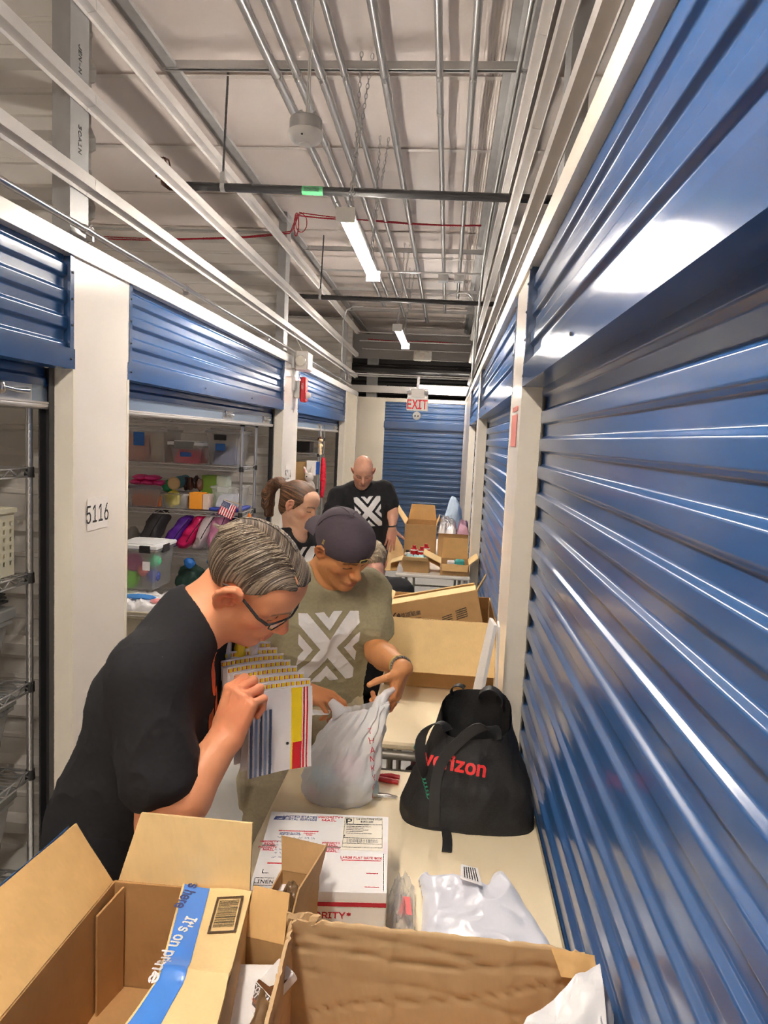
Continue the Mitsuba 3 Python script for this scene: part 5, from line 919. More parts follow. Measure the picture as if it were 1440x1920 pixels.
def hand(W, d, n, curls, s=1.0, spread=0.0, thumb=(0.6, 0.45, 0.5), side=1, r=1.0):
    """W wrist, d towards the knuckles, n out of the palm, side: thumb lies at side * (d x n)."""
    d = np.array(d, float); d /= np.linalg.norm(d); n = np.array(n, float); n = n - d * (n @ d); n /= np.linalg.norm(n); x = np.cross(d, n) * side; W = np.array(W, float); p = []; L = 0.088 * s
    kn = [W + d * L * a + x * .030 * s * b - n * .004 * s * c for a, b, c in ((1.0, .95, 0), (1.04, .30, 1.2), (.99, -.36, 1), (.90, -.98, 0))]
    for k in kn: p.append(RC(W + d * .012 * s + x * ((k - W) @ x) * .55, k - n * -.001, .0165 * s, .0112 * s * r, .012))
    p.append(EL(W + d * L * .52 + n * .006 * s, (.036 * s, .046 * s, .0155 * s), np.stack([x, d, n], 1), .012)); p.append(EL(W + d * L * .33 + x * .021 * s + n * .012 * s, (.018 * s, .033 * s, .017 * s), np.stack([x, d, n], 1), .012))
    for i, (k, ln, c) in enumerate(zip(kn, ((.046, .026, .020), (.050, .030, .022), (.047, .028, .021), (.036, .021, .018)), curls)):
        q = k; a = 0.0; sp = spread * (1.5 - i) / 1.5; dd = d * math.cos(sp) + x * math.sin(sp); rr = (.0098, .0100, .0095, .0083)[i] * s * r
        for j, l in enumerate(ln):
            a += c[j] if hasattr(c, '__len__') else c * (0.75, 1.0, 0.7)[j]; e = q + (dd * math.cos(a) + n * math.sin(a)) * l * s
            p.append(RC(q, e, rr * (1.0, .93, .86)[j], rr * (.93, .86, .78)[j], .0035)); q = e
    t0 = W + d * .022 * s + x * .026 * s + n * .008 * s; a1, a2, a3 = thumb; u = x * math.cos(a1) + d * math.sin(a1); u = u * math.cos(a2) + n * math.sin(a2); t1 = t0 + u * .040 * s; v = u * math.cos(a3) + (d * .5 + n * .8) * math.sin(a3); v /= np.linalg.norm(v); t2 = t1 + v * .031 * s; v2 = v + d * .35 * a3; v2 /= np.linalg.norm(v2); t3 = t2 + v2 * .025 * s
    p += [RC(t0, t1, .0145 * s, .0115 * s, .010), RC(t1, t2, .0112 * s * r, .0102 * s * r, .004), RC(t2, t3, .0104 * s * r, .0084 * s * r, .003)]
    return p
def arm(S, E_, W, s=1.0, k=0.02):
    S, E_, W = (np.array(v, float) for v in (S, E_, W)); m1 = S * .45 + E_ * .55; m2 = E_ * .68 + W * .32
    return [RC(S, m1, .052 * s, .046 * s, k), RC(m1, E_, .046 * s, .040 * s, k), RC(E_, m2, .041 * s, .043 * s, k), RC(m2, W, .043 * s, .0265 * s, k), EL(W, (.031 * s, .027 * s, .022 * s), np.eye(3), .012)]
def torso(P, C, Nk, SR, SL, lat, g=0.0, w=1.0, belly=0.0, F=None):
    """g: how far out of the skin."""
    P, C, Nk, SR, SL, lat = (np.array(v, float) for v in (P, C, Nk, SR, SL, lat)); p = []
    for q in (-1, 1):
        p += [RC(P + lat * q * .070 * w, C + lat * q * .068 * w, .118 * w + g, .118 * w + g, .06), RC(C + lat * q * .068 * w, Nk * .72 + C * .28 + lat * q * .07 * w, .118 * w + g, .075 * w + g, .06)]
    for S in (SR, SL): p += [RC(Nk + (Nk - C) * .02, S, .052 + g, .056 + g, .05), RC(C * .55 + S * .45, S, .085 * w + g, .058 + g, .05)]
    if belly: p.append(EL(P * .5 + C * .5 + np.array(F) * (.06 + belly * .3), (.13 + belly, .12 + belly, .14), np.eye(3), .06))
    return p
def folds(m, amp, sc, seed, dirs=None, mask=None):
    v, n = np.array(m.vertices), np.array(m.vertex_normals); q = v if dirs is None else v @ np.array(dirs, float); a = meshkit.fbm(q * sc + seed * 7.3, 3, seed); r = 1 - np.abs(a - .5) * 5; b = meshkit.fbm(q * sc * .45 + 3 + seed, 2, seed + 9) - .5
    d = amp * (np.clip(r, 0, 1) ** 2 * .9 + b * 1.6)
    if mask is not None: d = d * mask(v)
    m.vertices = v + n * d[:, None]; return m
def skin_colors(v, C, R, s, base, lip, flush, hairc=None, stub=0.0, brow=None, lash=(0.03, 0.02, 0.015), hands=()):
    col = np.repeat(np.array(base)[None], len(v), 0); q = (v - np.array(C)) @ R / s; x, y, z = q.T; near = np.linalg.norm(q, axis=1) < .17
    def blend(c, w): nonlocal col; col = col * (1 - w[:, None]) + np.array(c) * w[:, None]
    g = lambda c, r: np.exp(-(((q - np.array(c)) / np.array(r)) ** 2).sum(1))
    n1 = vnoise(v, 60, 3); col *= (1 + .10 * n1)[:, None]
    fl = np.zeros(len(v))
    for sx in (-1, 1): fl += g((sx * .050, .065, -.030), (.022, .03, .020)) * .55 + g((sx * .088, -.01, -.004), (.016, .03, .034)) * .75
    fl += g((0, .112, -.033), (.016, .016, .014)) * .6 + vnoise(v, 16, 8) * .25 * near; blend(flush, np.clip(fl, 0, .85))
    if stub:
        st = np.clip((-.045 - z) / .03, 0, 1) * np.clip((y + .02) / .04, 0, 1) * near; blend(np.array(base) * .55 + np.array((.1, .1, .11)) * .25, np.clip(st, 0, 1) * stub)
    blend(lip, np.clip(g((0, .102, -.0665), (.021, .010, .0045)) * 1.1 + g((0, .101, -.0775), (.018, .010, .0055)) * 1.1, 0, .85))
    if brow is not None:
        for sx in (-1, 1):
            t = np.clip((np.abs(x) - .012) / .04, 0, 1); w = np.exp(-((z - (.0205 + .006 * np.sin(t * 2.6) - .006 * t)) / .0046) ** 2) * (np.sign(x) == sx) * (np.abs(x) > .010) * (np.abs(x) < .054) * (y > .045); blend(brow, np.clip(w * (.75 + .5 * vnoise(v, 400, 2)), 0, .9))
    for sx in (-1, 1):
        w = np.exp(-((z + .0065 - .0015 * np.cos((np.abs(x) - .031) / .014)) / .0020) ** 2) * (np.abs(np.abs(x) - .031) < .0155) * (np.sign(x) == sx) * (y > .06); blend(lash, np.clip(w, 0, .9))
    for sx in (-1, 1): blend(np.array(flush) * .38, np.clip(g((sx * .0835, -.008, -.008), (.0065, .0085, .0125)) * .8 + g((sx * .085, -.014, .010), (.006, .006, .009)) * .6, 0, .7))
    blend(np.array(base) * .35, np.clip(sum(g((sx * .0065, .104, -.042), (.0042, .006, .0042)) for sx in (-1, 1)), 0, .8))
    for hc in hands:
        dd = np.linalg.norm(v - np.array(hc), axis=1); w = np.clip(1.3 - dd / .085, 0, 1) * (.30 + .6 * np.clip(vnoise(v, 45, 6), -.4, .4)); blend(flush, np.clip(w, 0, .6))
    return np.clip(col, 0.003, 1)
for nm, ro in (('m_skin', 0.48),): scene[nm] = {'type': 'twosided', 'b': {'type': 'principled', 'base_color': VC, 'roughness': ro, 'specular': 0.4}}
scene['m_cloth_vc'] = {'type': 'twosided', 'b': {'type': 'principled', 'base_color': VC, 'roughness': 0.85, 'specular': 0.2, 'sheen': 0.4}}
def cloth(name, c, k=.12, rough=.88, sheen=.3):
    c = np.array(c, float); mat(name, mikit.proc(lambda p, n, uv: mi.Color3f(c.tolist()) * (1 - k + 2 * k * FB(p.x * 140, p.y * 140, p.z * 140))), rough, spec=.25, sheen=sheen)
def hairmat(name, C, R, dark, light, mixf, kind='side', amount=0.5, part_x=0.02):
    """streaks that follow the combing, in the head's own frame."""
    Rl = np.array(R).T.tolist(); C = np.array(C).tolist()
    def loc(p): d = (p.x - C[0], p.y - C[1], p.z - C[2]); return [Rl[i][0] * d[0] + Rl[i][1] * d[1] + Rl[i][2] * d[2] for i in range(3)]
    def coord(p):
        x, y, z = loc(p)
        if kind == 'side': a = dr.abs(x - part_x); return y + a * .55 + z * .15, a, x
        if kind == 'back': a = dr.atan2(z - .03, x); return a * .09, y, x
        return z * .4 + dr.abs(x) , y, x
    def colf(p, n, uv):
        s, a, x = coord(p); t = N(s * 520, a * 16, 3.0) * .6 + N(s * 1300, a * 24, 9.0) * .4; w = SS(.62 - amount * .5, .92 - amount * .4, t); return MIX(dark, light, w)
    def bmp(p, n, uv): s, a, x = coord(p); return N(s * 520, a * 16, 3.0) * .6 + N(s * 1300, a * 24, 9.0) * .4
    mat(name, mikit.proc(colf), 0.42, spec=.5, bump=bmp, bscale=.004)
def strands(C, R, s, roots, path, n, r, name, parent, m, seed=0):
    """thin locks lying on the scalp, each a tapered tube: path(root, t) in head coordinates."""
    g = np.random.default_rng(seed); out = []
    for i in range(n):
        q = roots(g); pts = np.array([path(q, t) for t in np.linspace(0, 1, 7)]); pts += g.normal(0, .0004, 3); out.append(TUBE(np.array(C) + (pts * s) @ R.T, r * np.array([.6, 1, 1, 1, .9, .7, .25]), 4, cap=False))
    k = part(parent, name, cat(*out), m, True); labels[k] = {'kind': 'stuff'}; return k
def xlogo(size=1.0):
    b = sbox(-.86, -1, .86, 1); bar = lambda w: affinity.rotate(sbox(-w, -3, w, 3), 40.7, origin=(0, 0)).union(affinity.rotate(sbox(-w, -3, w, 3), -40.7, origin=(0, 0)))
    X = bar(.185); gap = bar(.34); ch = b.difference(gap); out = [X.intersection(b)]
    for g_ in ch.geoms:
        c = g_.centroid; u = np.array((c.x, c.y)); u = (0, math.copysign(1, u[1])) if abs(u[1]) > abs(u[0]) else (math.copysign(1, u[0]), 0); k = .26 if u[0] else .31; out.append(g_.difference(affinity.translate(g_, u[0] * k, u[1] * k)))
    return affinity.scale(sops.unary_union(out), size, size, origin=(0, 0))
def legs(HR, HL, KR, KL, AR, AL, g=0.0, w=1.0):
    p = []
    for H, K, A in ((HR, KR, AR), (HL, KL, AL)): H, K, A = (np.array(v, float) for v in (H, K, A)); p += [RC(H, K, .082 * w + g, .058 * w + g, .03), RC(K, K * .6 + A * .4 , .058 * w + g, .054 * w + g, .03), RC(K * .6 + A * .4, A, .054 * w + g, .036 * w + g, .03)]
    return p
def shoe(t, A, f, m='m_shoe'):
    A = np.array(A, float); f = np.array(f, float); m_ = SDF([RC((A[0] - f[0] * .04, A[1] - f[1] * .04, .045), (A[0] + f[0] * .10, A[1] + f[1] * .10, .038), .045, .036, .02), RC((A[0] + f[0] * .10, A[1] + f[1] * .10, .038), (A[0] + f[0] * .17, A[1] + f[1] * .17, .032), .038, .03, .02), RC((A[0] - f[0] * .02, A[1] - f[1] * .02, .05), (A[0], A[1], .11), .042, .042, .02), PLN((0, 0, .001), (0, 0, -1))], .007); part(t, 'shoe', m_, m, True)
mat('m_shoe', (.03, .03, .033), .6)
def feet(A, f): A = np.array(A, float); f = np.array(f, float); return [RC(A, A + np.array((f[0] * .13, f[1] * .13, .035 - A[2])), .036, .028, .02), RC(A, (A[0] - f[0] * .03, A[1] - f[1] * .03, .04), .036, .034, .02)]
def person(label): return thing('person', label, 'person')
def put_body(t, prims, h, C, R, s, fine, **kw):
    m = SDF(prims, h, 1, fine=fine); part(t, 'body', m, 'm_skin', True, color=skin_colors(m.vertices, C, R, s, **kw)); return m
# ---------------------------------------------------------------- the man with glasses, front left
t = person('man in a black T-shirt and dark glasses bending over a bundle of padded envelopes')
cloth('m_tee_black', (.016, .016, .018), .15, sheen=.25); cloth('m_trousers_black', (.012, .012, .014))
R = frame((.735, -.04, -.675), (.62, -.36, .72)); s = 1.08; ear = np.array((-.450, 1.485, 1.452)); C = ear - R @ (np.array((.083, -.012, -.004)) * s)
Nk = np.array((-.545, 1.565, 1.385)); Ch = np.array((-.628, 1.575, 1.185)); Pv = np.array((-.735, 1.58, .905)); lat = np.array((.08, -1, 0)); lat /= np.linalg.norm(lat)
SR, SL = np.array((-.585, 1.405, 1.292)), np.array((-.565, 1.735, 1.305)); ER, EL_ = np.array((-.530, 1.355, 1.000)), np.array((-.430, 1.80, 1.06)); WR, WL = np.array((-.438, 1.462, 1.145)), np.array((-.40, 1.80, 1.03))
nb = [RC(Nk - (0, 0, .02), C + R @ np.array((0, -.035, -.055)) * s, .062, .060, .03), RC(Nk + (.03, 0, -.015), C + R @ np.array((0, .005, -.075)) * s, .056, .054, .04), EL(C + R @ np.array((0, .022, -.088)) * s, np.array((.050, .042, .026)) * s, R, .03)]
HR, HL = Pv + lat * .09 - (0, 0, .03), Pv - lat * .09 - (0, 0, .03); KR, KL = HR + (.01, 0, -.42), HL + (.01, 0, -.42); AR, AL = np.array((HR[0] - .02, HR[1], .085)), np.array((HL[0] - .02, HL[1], .085))
hR = hand(WR, (.26, .16, .95), (.35, .90, -.15), ((1.15, 1.35, .8), (1.2, 1.4, .8), (1.25, 1.4, .8), (1.3, 1.4, .8)), 1.14, .05, (1.15, .55, .35), 1)
hL = hand(WL, (.25, -.55, .80), (-.4, -.75, -.3), (.35, .35, .4, .5), 1.0, .05, (.6, .3, .3), 1)
bp = torso(Pv, Ch, Nk, SR, SL, lat, -.008, .9) + nb + arm(SR, ER, WR, 1.26) + arm(SL, EL_, WL, 1.06) + legs(HR, HL, KR, KL, AR, AL) + feet(AR, (1, 0)) + feet(AL, (1, 0)) + head(C, R, s, ear=1.22) + hR + hL
put_body(t, bp, .0023, C, R, s, [(-.56, -.27), (1.41, 1.58), (1.06, 1.66)], base=rgb(218, 148, 108), lip=rgb(186, 96, 80), flush=rgb(216, 108, 80), stub=.25, brow=rgb(120, 92, 72), hands=(WR + np.array((.03, .02, .07)), WL + np.array((.02, -.03, .06))))
bf = np.array((1, .05, 0))
def sleeve(S, E_, a=.62, r0=.078, r1=.074): S, E_ = np.array(S), np.array(E_); return [RC(S, S + (E_ - S) * a, r0, r1, .035)]
sp = torso(Pv, Ch, Nk - (.01, 0, .01), SR, SL, lat, .012, .93, .006, bf) + sleeve(SR, ER, .66, .080, .079) + sleeve(SL, EL_, .7)
dS = (ER - SR) / np.linalg.norm(ER - SR)
sp += [RC(Nk - (.02, 0, .03), C + R @ np.array((0, -.03, -.06)) * s, .070, .068, .012, -1), RC(Nk + (.015, 0, -.015), Nk + (.10, 0, .06), .055, .06, .015, -1)]
m = SDF(sp, .0045, 3); msk = lambda v: np.clip((np.linalg.norm(v - Nk, axis=1) - .085) / .09, .08, 1); fd = np.array([[.8, .1, .3], [.1, 1, .2], [-.35, .1, .55]]); m = folds(m, .0095, 6.5, 2, fd, msk); m = folds(m, .0022, 18, 5, fd, msk)
zc = Pv[2] - .10; 
ks = part(t, 'shirt', m, 'm_tee_black', True, label='black T-shirt'); SHIRT = m
tr = legs(HR, HL, KR, KL, AR, AL, .016, 1.05) + [RC(Pv + lat * .06, Pv - lat * .06, .125, .125, .05), PLN((0, 0, .045), (0, 0, -1))]
part(t, 'trousers', folds(SDF(tr, .011, 1), .006, 9, 3), 'm_trousers_black', True); shoe(t, AR, (1, 0)); shoe(t, AL, (1, 0))
# orange print on the chest
mat('m_orange_print', rgb(224, 104, 44), .6)
pr = sops.unary_union([Polygon([(math.cos(a) * .020 + .02, math.sin(a) * .045 + .04) for a in np.linspace(0, 2 * PI, 24)]), sbox(-.01, -.10, .02, -.03), sbox(.03, -.07, .05, .0), sbox(-.02, -.14, .03, -.115)])
part(ks, 'print', drape(pr, FR((-.46, 1.50, 1.20), (.35, .92, 0), (.45, -.1, .88)), SHIRT, .0015, .006), 'm_orange_print')
# hair
hp = [EL(C + R @ (np.array((0, -.018, .032)) * s), np.array((.0825, .1065, .0915)) * s, R, .01), EL(C + R @ (np.array((.0, .045, .062)) * s), np.array((.064, .05, .042)) * s, R, .03), EL(C + R @ (np.array((.070, .018, .016)) * s), np.array((.009, .018, .030)) * s, R, .012), EL(C + R @ (np.array((-.070, .018, .016)) * s), np.array((.009, .018, .030)) * s, R, .012)]
W_ = lambda x, y, z: C + R @ (np.array((x, y, z)) * s)
hp += [PLN(W_(0, .078, .085), R @ np.array((0, .66, -.75))), EL(W_(.056, .085, .052), np.array((.034, .044, .034)) * s, R, .012, -1), EL(W_(-.056, .085, .052), np.array((.034, .044, .034)) * s, R, .012, -1)]
for q in (-1, 1): hp.append(EL(W_(q * .084, -.012, -.008), np.array((.020, .022, .036)) * s, R, .008, -1))
hp.append(RC(W_(.020, .095, .085), W_(.016, -.02, .128), .0045 * s, .003 * s, .010, -1))
hairmat('m_hair_front', C, R, rgb(60, 48, 40), rgb(132, 116, 98), None, 'side', .55, .018)
m = SDF(hp, .0028, 1); part(t, 'hair', m, 'm_hair_front', True, label='short grey-brown hair combed from a side parting')
mat('m_hair_grey', rgb(170, 154, 134), .4, spec=.5); mat('m_hair_darkbrown', rgb(74, 60, 48), .4, spec=.5)
def surf_(x, y): v = 1 - (x / .0845) ** 2 - ((y + .018) / .1075) ** 2; return .032 + .0935 * math.sqrt(max(v, .0))
def rt(g): return (g.uniform(-.01, .03), g.uniform(-.112, .085), g.choice((-1, 1)), g.uniform(.35, 1.0), g.uniform(-.0, .0022))
def pth(q, u):
    px, y0, sd, L, lift = q; th = (.22 if sd > 0 else -.22) + sd * u * L * 1.25; y = y0 - .030 * u + (.012 if sd < 0 else 0) * u; k = math.sqrt(max(1 - ((y + .018) / .1075) ** 2, .02)); return np.array((.0842 * k * math.sin(th), y, .032 + .0930 * k * math.cos(th) + lift * math.sin(u * 3))) 
def keepz(q): return q
strands(C, R, s, rt, pth, 360, .00075, 'hair_strands', t, 'm_hair_grey', 3); strands(C, R, s, rt, pth, 420, .0008, 'hair_strands', t, 'm_hair_darkbrown', 4)
# glasses
mat('m_glasses', (.02, .018, .018), .25, coat=1.0)
gl = lambda x, y, z: W_(x, y - (.013 if y > .09 else .006 if y > .05 else 0), z)
kg = part(t, 'glasses', cat(TUBE([gl(.0845, -.012, .024), gl(.083, .012, .019), gl(.075, .070, .006), gl(.066, .098, .003)], [.0022, .0032, .0036, .0038], 8), TUBE([gl(.0865, -.032, .012), gl(.0845, -.012, .024)], [.0022, .0022], 8), TUBE([gl(-.0815, -.010, .022), gl(-.074, .070, .006), gl(-.065, .098, .003)], .003, 8), TUBE([gl(.066, .098, .003), gl(.056, .105, .009), gl(.034, .112, .011), gl(.012, .1165, .008), gl(0, .118, .006), gl(-.012, .1165, .008), gl(-.034, .112, .011), gl(-.056, .105, .009), gl(-.065, .098, .003)], .0024, 8),
     *[TUBE([gl(q * .060, .102, .003), gl(q * .057, .104, -.009), gl(q * .044, .110, -.017), gl(q * .026, .113, -.016), gl(q * .012, .1165, -.008), gl(q * .011, .117, .004)], .0016, 8) for q in (-1, 1)]), 'm_glasses', True, 'dark rimmed glasses')
scene['m_lens'] = {'type': 'thindielectric', 'int_ior': 1.5}
for q in (-1, 1): part(kg, 'lens', trimesh.convex.convex_hull(np.array([gl(q * .059, .1025, .006), gl(q * .034, .1115, .009), gl(q * .013, .1165, .006), gl(q * .012, .1165, -.007), gl(q * .026, .1130, -.015), gl(q * .044, .110, -.016), gl(q * .056, .104, -.009), gl(q * .036, .1122, -.005)])), 'm_lens')
# --- the padded envelopes in his hands
mat('m_env_white', rgb(228, 222, 220), .4, coat=.3); mat('m_env_yellow', rgb(240, 208, 34), .35, coat=.4); mat('m_env_red', rgb(196, 34, 44), .35); mat('m_env_blue', rgb(120, 140, 170), .4); mat('m_env_blue_dark', rgb(60, 74, 104), .4)
eu = np.array((.80, .58, -.02)); eu /= np.linalg.norm(eu); ed = np.array((.20, .04, -1.0)); ed -= eu * (eu @ ed); ed /= np.linalg.norm(ed); en = np.cross(eu, ed); en = -en if en[1] > 0 else en
def bent(o, w, h, seed, bow=.02, th=.004, nu=14, nv=10, fan=0.0):
    u, v = np.meshgrid(np.linspace(0, 1, nu), np.linspace(0, 1, nv), indexing='ij'); return np.array(o) + (u[..., None] * w) * eu + (v[..., None] * h) * (ed + fan * en) - en * (bow * np.sin(u * 2.6))[..., None] + en * (vnoise(np.stack([u * 2, v * 2, u * 0 + seed], -1), 1.5, seed) * .008)[..., None]
o0 = np.array((-.412, 1.545, 1.215))
for i in range(7):
    t = thing('padded_envelope', ('padded envelope with a white front, foremost of the bundle the man in glasses holds', 'second padded envelope of the held bundle, right behind the white front', 'third padded envelope of the held bundle', 'fourth padded envelope of the held bundle', 'fifth padded envelope of the held bundle', 'sixth padded envelope of the held bundle', 'rearmost padded envelope of the held bundle, its yellow inside showing')[i], 'envelope', 'padded envelopes in the man\'s hands')
    o = o0 - en * (.013 * i) + np.array((-.011 * i, .0, .0115 * i)); w, h = .160, .190
    P = bent(o, w, h, i, .012 + .002 * i); part(t, 'sleeve', SLAB(P, .0035), 'm_env_white', 50)
    if i == 0:
        Q = bent(o + en * .0028, w, h, i, .012)
        def colq(u0, u1, v0, dv=0.0): a_, b_ = (Q[int(u * 13)] * (1 - u * 13 % 1) + Q[min(int(u * 13) + 1, 13)] * (u * 13 % 1) for u in (u0, u1)); return np.stack([a_[v0:], b_[v0:]], 0)
        part(t, 'yellow_stripe', SLAB(colq(.68, .84, 0), .0008), 'm_env_yellow', True); part(t, 'red_line', SLAB(colq(.86, .885, 0), .0008), 'm_env_red', True); part(t, 'red_line', SLAB(colq(.91, .93, 0), .0008), 'm_env_red', True); part(t, 'red_corner', SLAB(colq(.70, .84, 6), .0014), 'm_env_red', True)
        for k in range(5): u0 = k; part(t, 'blue_stripe', SLAB(np.stack([Q[0, 2:] + eu * (.004 + .012 * k) , Q[0, 2:] + eu * (.010 + .012 * k)], 0) - en * (.012 * math.sin((.03 + .055 * k) * 2.6)), .0006), 'm_env_blue' if k % 2 else 'm_env_blue_dark', True)
        c = Q[8, 6] + en * .001; part(t, 'punch_hole', LATHE([(0, .0008), (.0035, .0008), (.0035, 0)], 12, c, en), 'm_ink')
    if i == 1: Q = bent(o + en * .0028, w, h, i, .014); part(t, 'yellow_stripe', SLAB(Q[11:, :], .0006), 'm_env_yellow', True)
    # bubble lined mouth at the top: rows of yellow and red cells
    top = P[:, 0] ; bk = top - en * .010 + np.array((0, 0, .004)); part(t, 'back_flap', SLAB(np.stack([top - en * .009 - ed * -.03, top - en * .009 + ed * -.016], 1), .003), 'm_env_white', 50)
    cells = [SLAB(np.stack([top[k] * .82 + top[k + 1] * .18 - en * .0072 + ed * y for y in (-.0115, -.003)] + [top[k] * .22 + top[k + 1] * .78 - en * .0072 + ed * y for y in (-.0115, -.003)], 0).reshape(2, 2, 3), .0014) for k in range(0, 13)]
    part(t, 'bubble_lining', cat(*cells[::1]), 'm_env_yellow', kind='stuff'); part(t, 'lining_edge', cat(*[SLAB(np.stack([top[k] * .98 + top[k + 1] * .02 - en * .0070 + ed * y for y in (-.0115, -.003)] + [top[k] * .86 + top[k + 1] * .14 - en * .0070 + ed * y for y in (-.0115, -.003)], 0).reshape(2, 2, 3), .0014) for k in range(0, 13)]), 'm_env_red', kind='stuff')
    if i == 6:
        for k in range(4): a = o + eu * (.01 + .034 * k) - ed * .0 - en * .012; part(t, 'rolled_lining', TUBE([a + ed * .01, a - ed * .05, a - ed * .075], [.012, .012, .004], 10), 'm_env_yellow' if k % 2 == 0 else 'm_env_white', True)
# ---------------------------------------------------------------- the man in the olive T-shirt and backward cap
t = person('man in an olive T-shirt and a backward dark cap, tying a plastic bag')
cloth('m_tee_olive', rgb(152, 144, 114), .16); cloth('m_khaki', rgb(186, 174, 146), .12); mat('m_white_print', rgb(232, 230, 226), .6)
R = frame((.60, -.55, -.58), (.32, -.52, .79)); s = 1.0; C = np.array((-.325, 2.365, 1.432))
Nk = np.array((-.395, 2.44, 1.320)); Ch = np.array((-.415, 2.475, 1.145)); Pv = np.array((-.450, 2.49, .86)); F = np.array((.50, -.866, 0)); lat = np.array((-.866, -.50, 0)); lat = np.cross(F, (0, 0, 1)); 
SR, SL = np.array((-.560, 2.375, 1.262)), np.array((-.262, 2.53, 1.258)); ER, EL_ = np.array((-.618, 2.30, 1.045)), np.array((-.198, 2.40, 1.075)); WR, WL = np.array((-.400, 2.135, 1.020)), np.array((-.098, 2.155, 1.105))
nb = [RC(Nk - (0, 0, .02), C + R @ np.array((0, -.035, -.055)) * s, .058, .056, .03), RC(Nk + F * .025 - (0, 0, .012), C + R @ np.array((0, .0, -.075)) * s, .047, .044, .03)]
HR, HL = Pv + lat * .09 - (0, 0, .03), Pv - lat * .09 - (0, 0, .03); HR = HR + lat * .03; KR, KL = HR + F * .08 + lat * .03 - (0, 0, .40), HL + F * .04 - (0, 0, .40); AR, AL = np.array((*(HR + F * .02 + lat * .03)[:2], .085)), np.array((*(HL + F * 0)[:2], .085))
hR = hand(WR, (.86, -.28, -.12), (.25, .15, -.95), ((.5, .8, .5), (.6, .9, .5), (.75, 1.0, .6), (.85, 1.0, .6)), .98, .10, (.75, .5, .4), 1)
hL = hand(WL, (-.18, -.28, -.94), (-.88, .20, -.10), ((.75, 1.2, .6), (.6, 1.0, .6), (.35, .5, .4), (.25, .4, .3)), .98, .12, (.55, .55, .5), -1)
bp = torso(Pv, Ch, Nk, SR, SL, lat, -.006, .92) + nb + arm(SR, ER, WR, .95) + arm(SL, EL_, WL, .98) + legs(HR, HL, KR, KL, AR, AL) + feet(AR, F[:2]) + feet(AL, F[:2]) + head(C, R, s) + hR + hL
put_body(t, bp, .0028, C, R, s, [(-.43, -.06), (2.00, 2.48), (.93, 1.56)], base=rgb(204, 140, 88), lip=rgb(172, 94, 74), flush=rgb(202, 118, 76), stub=.1, brow=rgb(30, 22, 18), hands=(WR + np.array((.08, -.03, -.02)), WL + np.array((-.02, -.03, -.09))))
def shirt(t, m_, lat, w, belly, F, a=.62, r=(.078, .074), g=.015, wr=.007, seed=1, h=.0055, label=None, hem=None, neck=.062):
    sp = torso(Pv, Ch, Nk - (0, 0, .012), SR, SL, lat, g, w, belly, F) + [RC(np.array(S), np.array(S) + (np.array(E_) - S) * a, r[0], r[1], .035) for S, E_ in ((SR, ER), (SL, EL_))]
    sp += [RC(Nk - (0, 0, .03) - np.array(F) * .02, C + R @ np.array((0, -.03, -.06)) * s, neck + .005, neck + .004, .010, -1), RC(Nk + np.array(F) * .02 - (0, 0, .005), Nk + np.array(F) * .10 + (0, 0, .07), neck - .008, neck, .012, -1)]
    if hem is not None: sp.append(PLN((0, 0, hem), (0, 0, -1), .004))
    m = SDF(sp, h, 2); N0 = Nk.copy(); msk = lambda v: np.clip((np.linalg.norm(v - N0, axis=1) - .08) / .09, .08, 1); m = folds(m, wr * 1.3, 7, seed, np.diag([1, 1, .6]), msk); m = folds(m, wr * .4, 19, seed + 4, None, msk); return m, part(t, 'shirt', m, m_, True, label=label)
S_, ks = shirt(t, 'm_tee_olive', lat, .96, .0, F, .60, (.068, .066), .008, .0085, 3, .0050, 'olive T-shirt', hem=.79)
def logo(size, o, x, up): return drape(xlogo(size), FR(o, x, up), S_, .0018, .006, .3)
part(ks, 'emblem', logo(.122, (-.335, 2.30, 1.085), (.90, .44, .0), (.10, -.06, 1)), 'm_white_print', label='white emblem of a cross with arrowheads')
tr = legs(HR, HL, KR, KL, AR, AL, .020, 1.05) + [RC(Pv + lat * .06, Pv - lat * .06, .125, .125, .05), EL(KR * .55 + HR * .45 + lat * .085, (.03, .075, .10), np.eye(3), .02), PLN((0, 0, .045), (0, 0, -1))]
part(t, 'trousers', folds(SDF(tr, .008, 1), .008, 9, 6), 'm_khaki', True, 'khaki cargo trousers'); shoe(t, AR, F[:2]); shoe(t, AL, F[:2])
# cap
cloth('m_cap', rgb(78, 68, 76), .10, .8); mat('m_gold', rgb(206, 180, 104), .4, .3)
W_ = lambda x, y, z: C + R @ (np.array((x, y, z)) * s)
cp = [EL(W_(0, -.016, .034), np.array((.0880, .111, .096)) * s, R, .01), EL(W_(0, .03, .060), np.array((.076, .07, .062)) * s, R, .03), PLN(W_(0, .10, .030), R @ np.array((0, .30, -.95)), .003)]
kc = part(t, 'cap', SDF(cp, .004, 2), 'm_cap', True, 'backward dark grey baseball cap')
br = []
for a in np.linspace(-1, 1, 25): br.append([W_(.072 * math.sin(a * 1.25), -.085 - .035 * math.cos(a * 1.25) - r * .056 * math.cos(a * .9) ** .6, -.006 - .020 * (1 - math.cos(a * 1.1)) - .012 * r + .006) for r in np.linspace(-.25, 1, 8)])
part(kc, 'brim', SLAB(np.array(br), .0035), 'm_cap', 50)
seams = []
for k in range(6):
    a = k * PI / 3 + .52; seams.append(TUBE([W_(.0895 * math.sin(u) * math.cos(a), -.016 + .1128 * math.sin(u) * math.sin(a), .034 + .0978 * math.cos(u)) for u in np.linspace(.05, 1.35, 14)], .0011, 5))
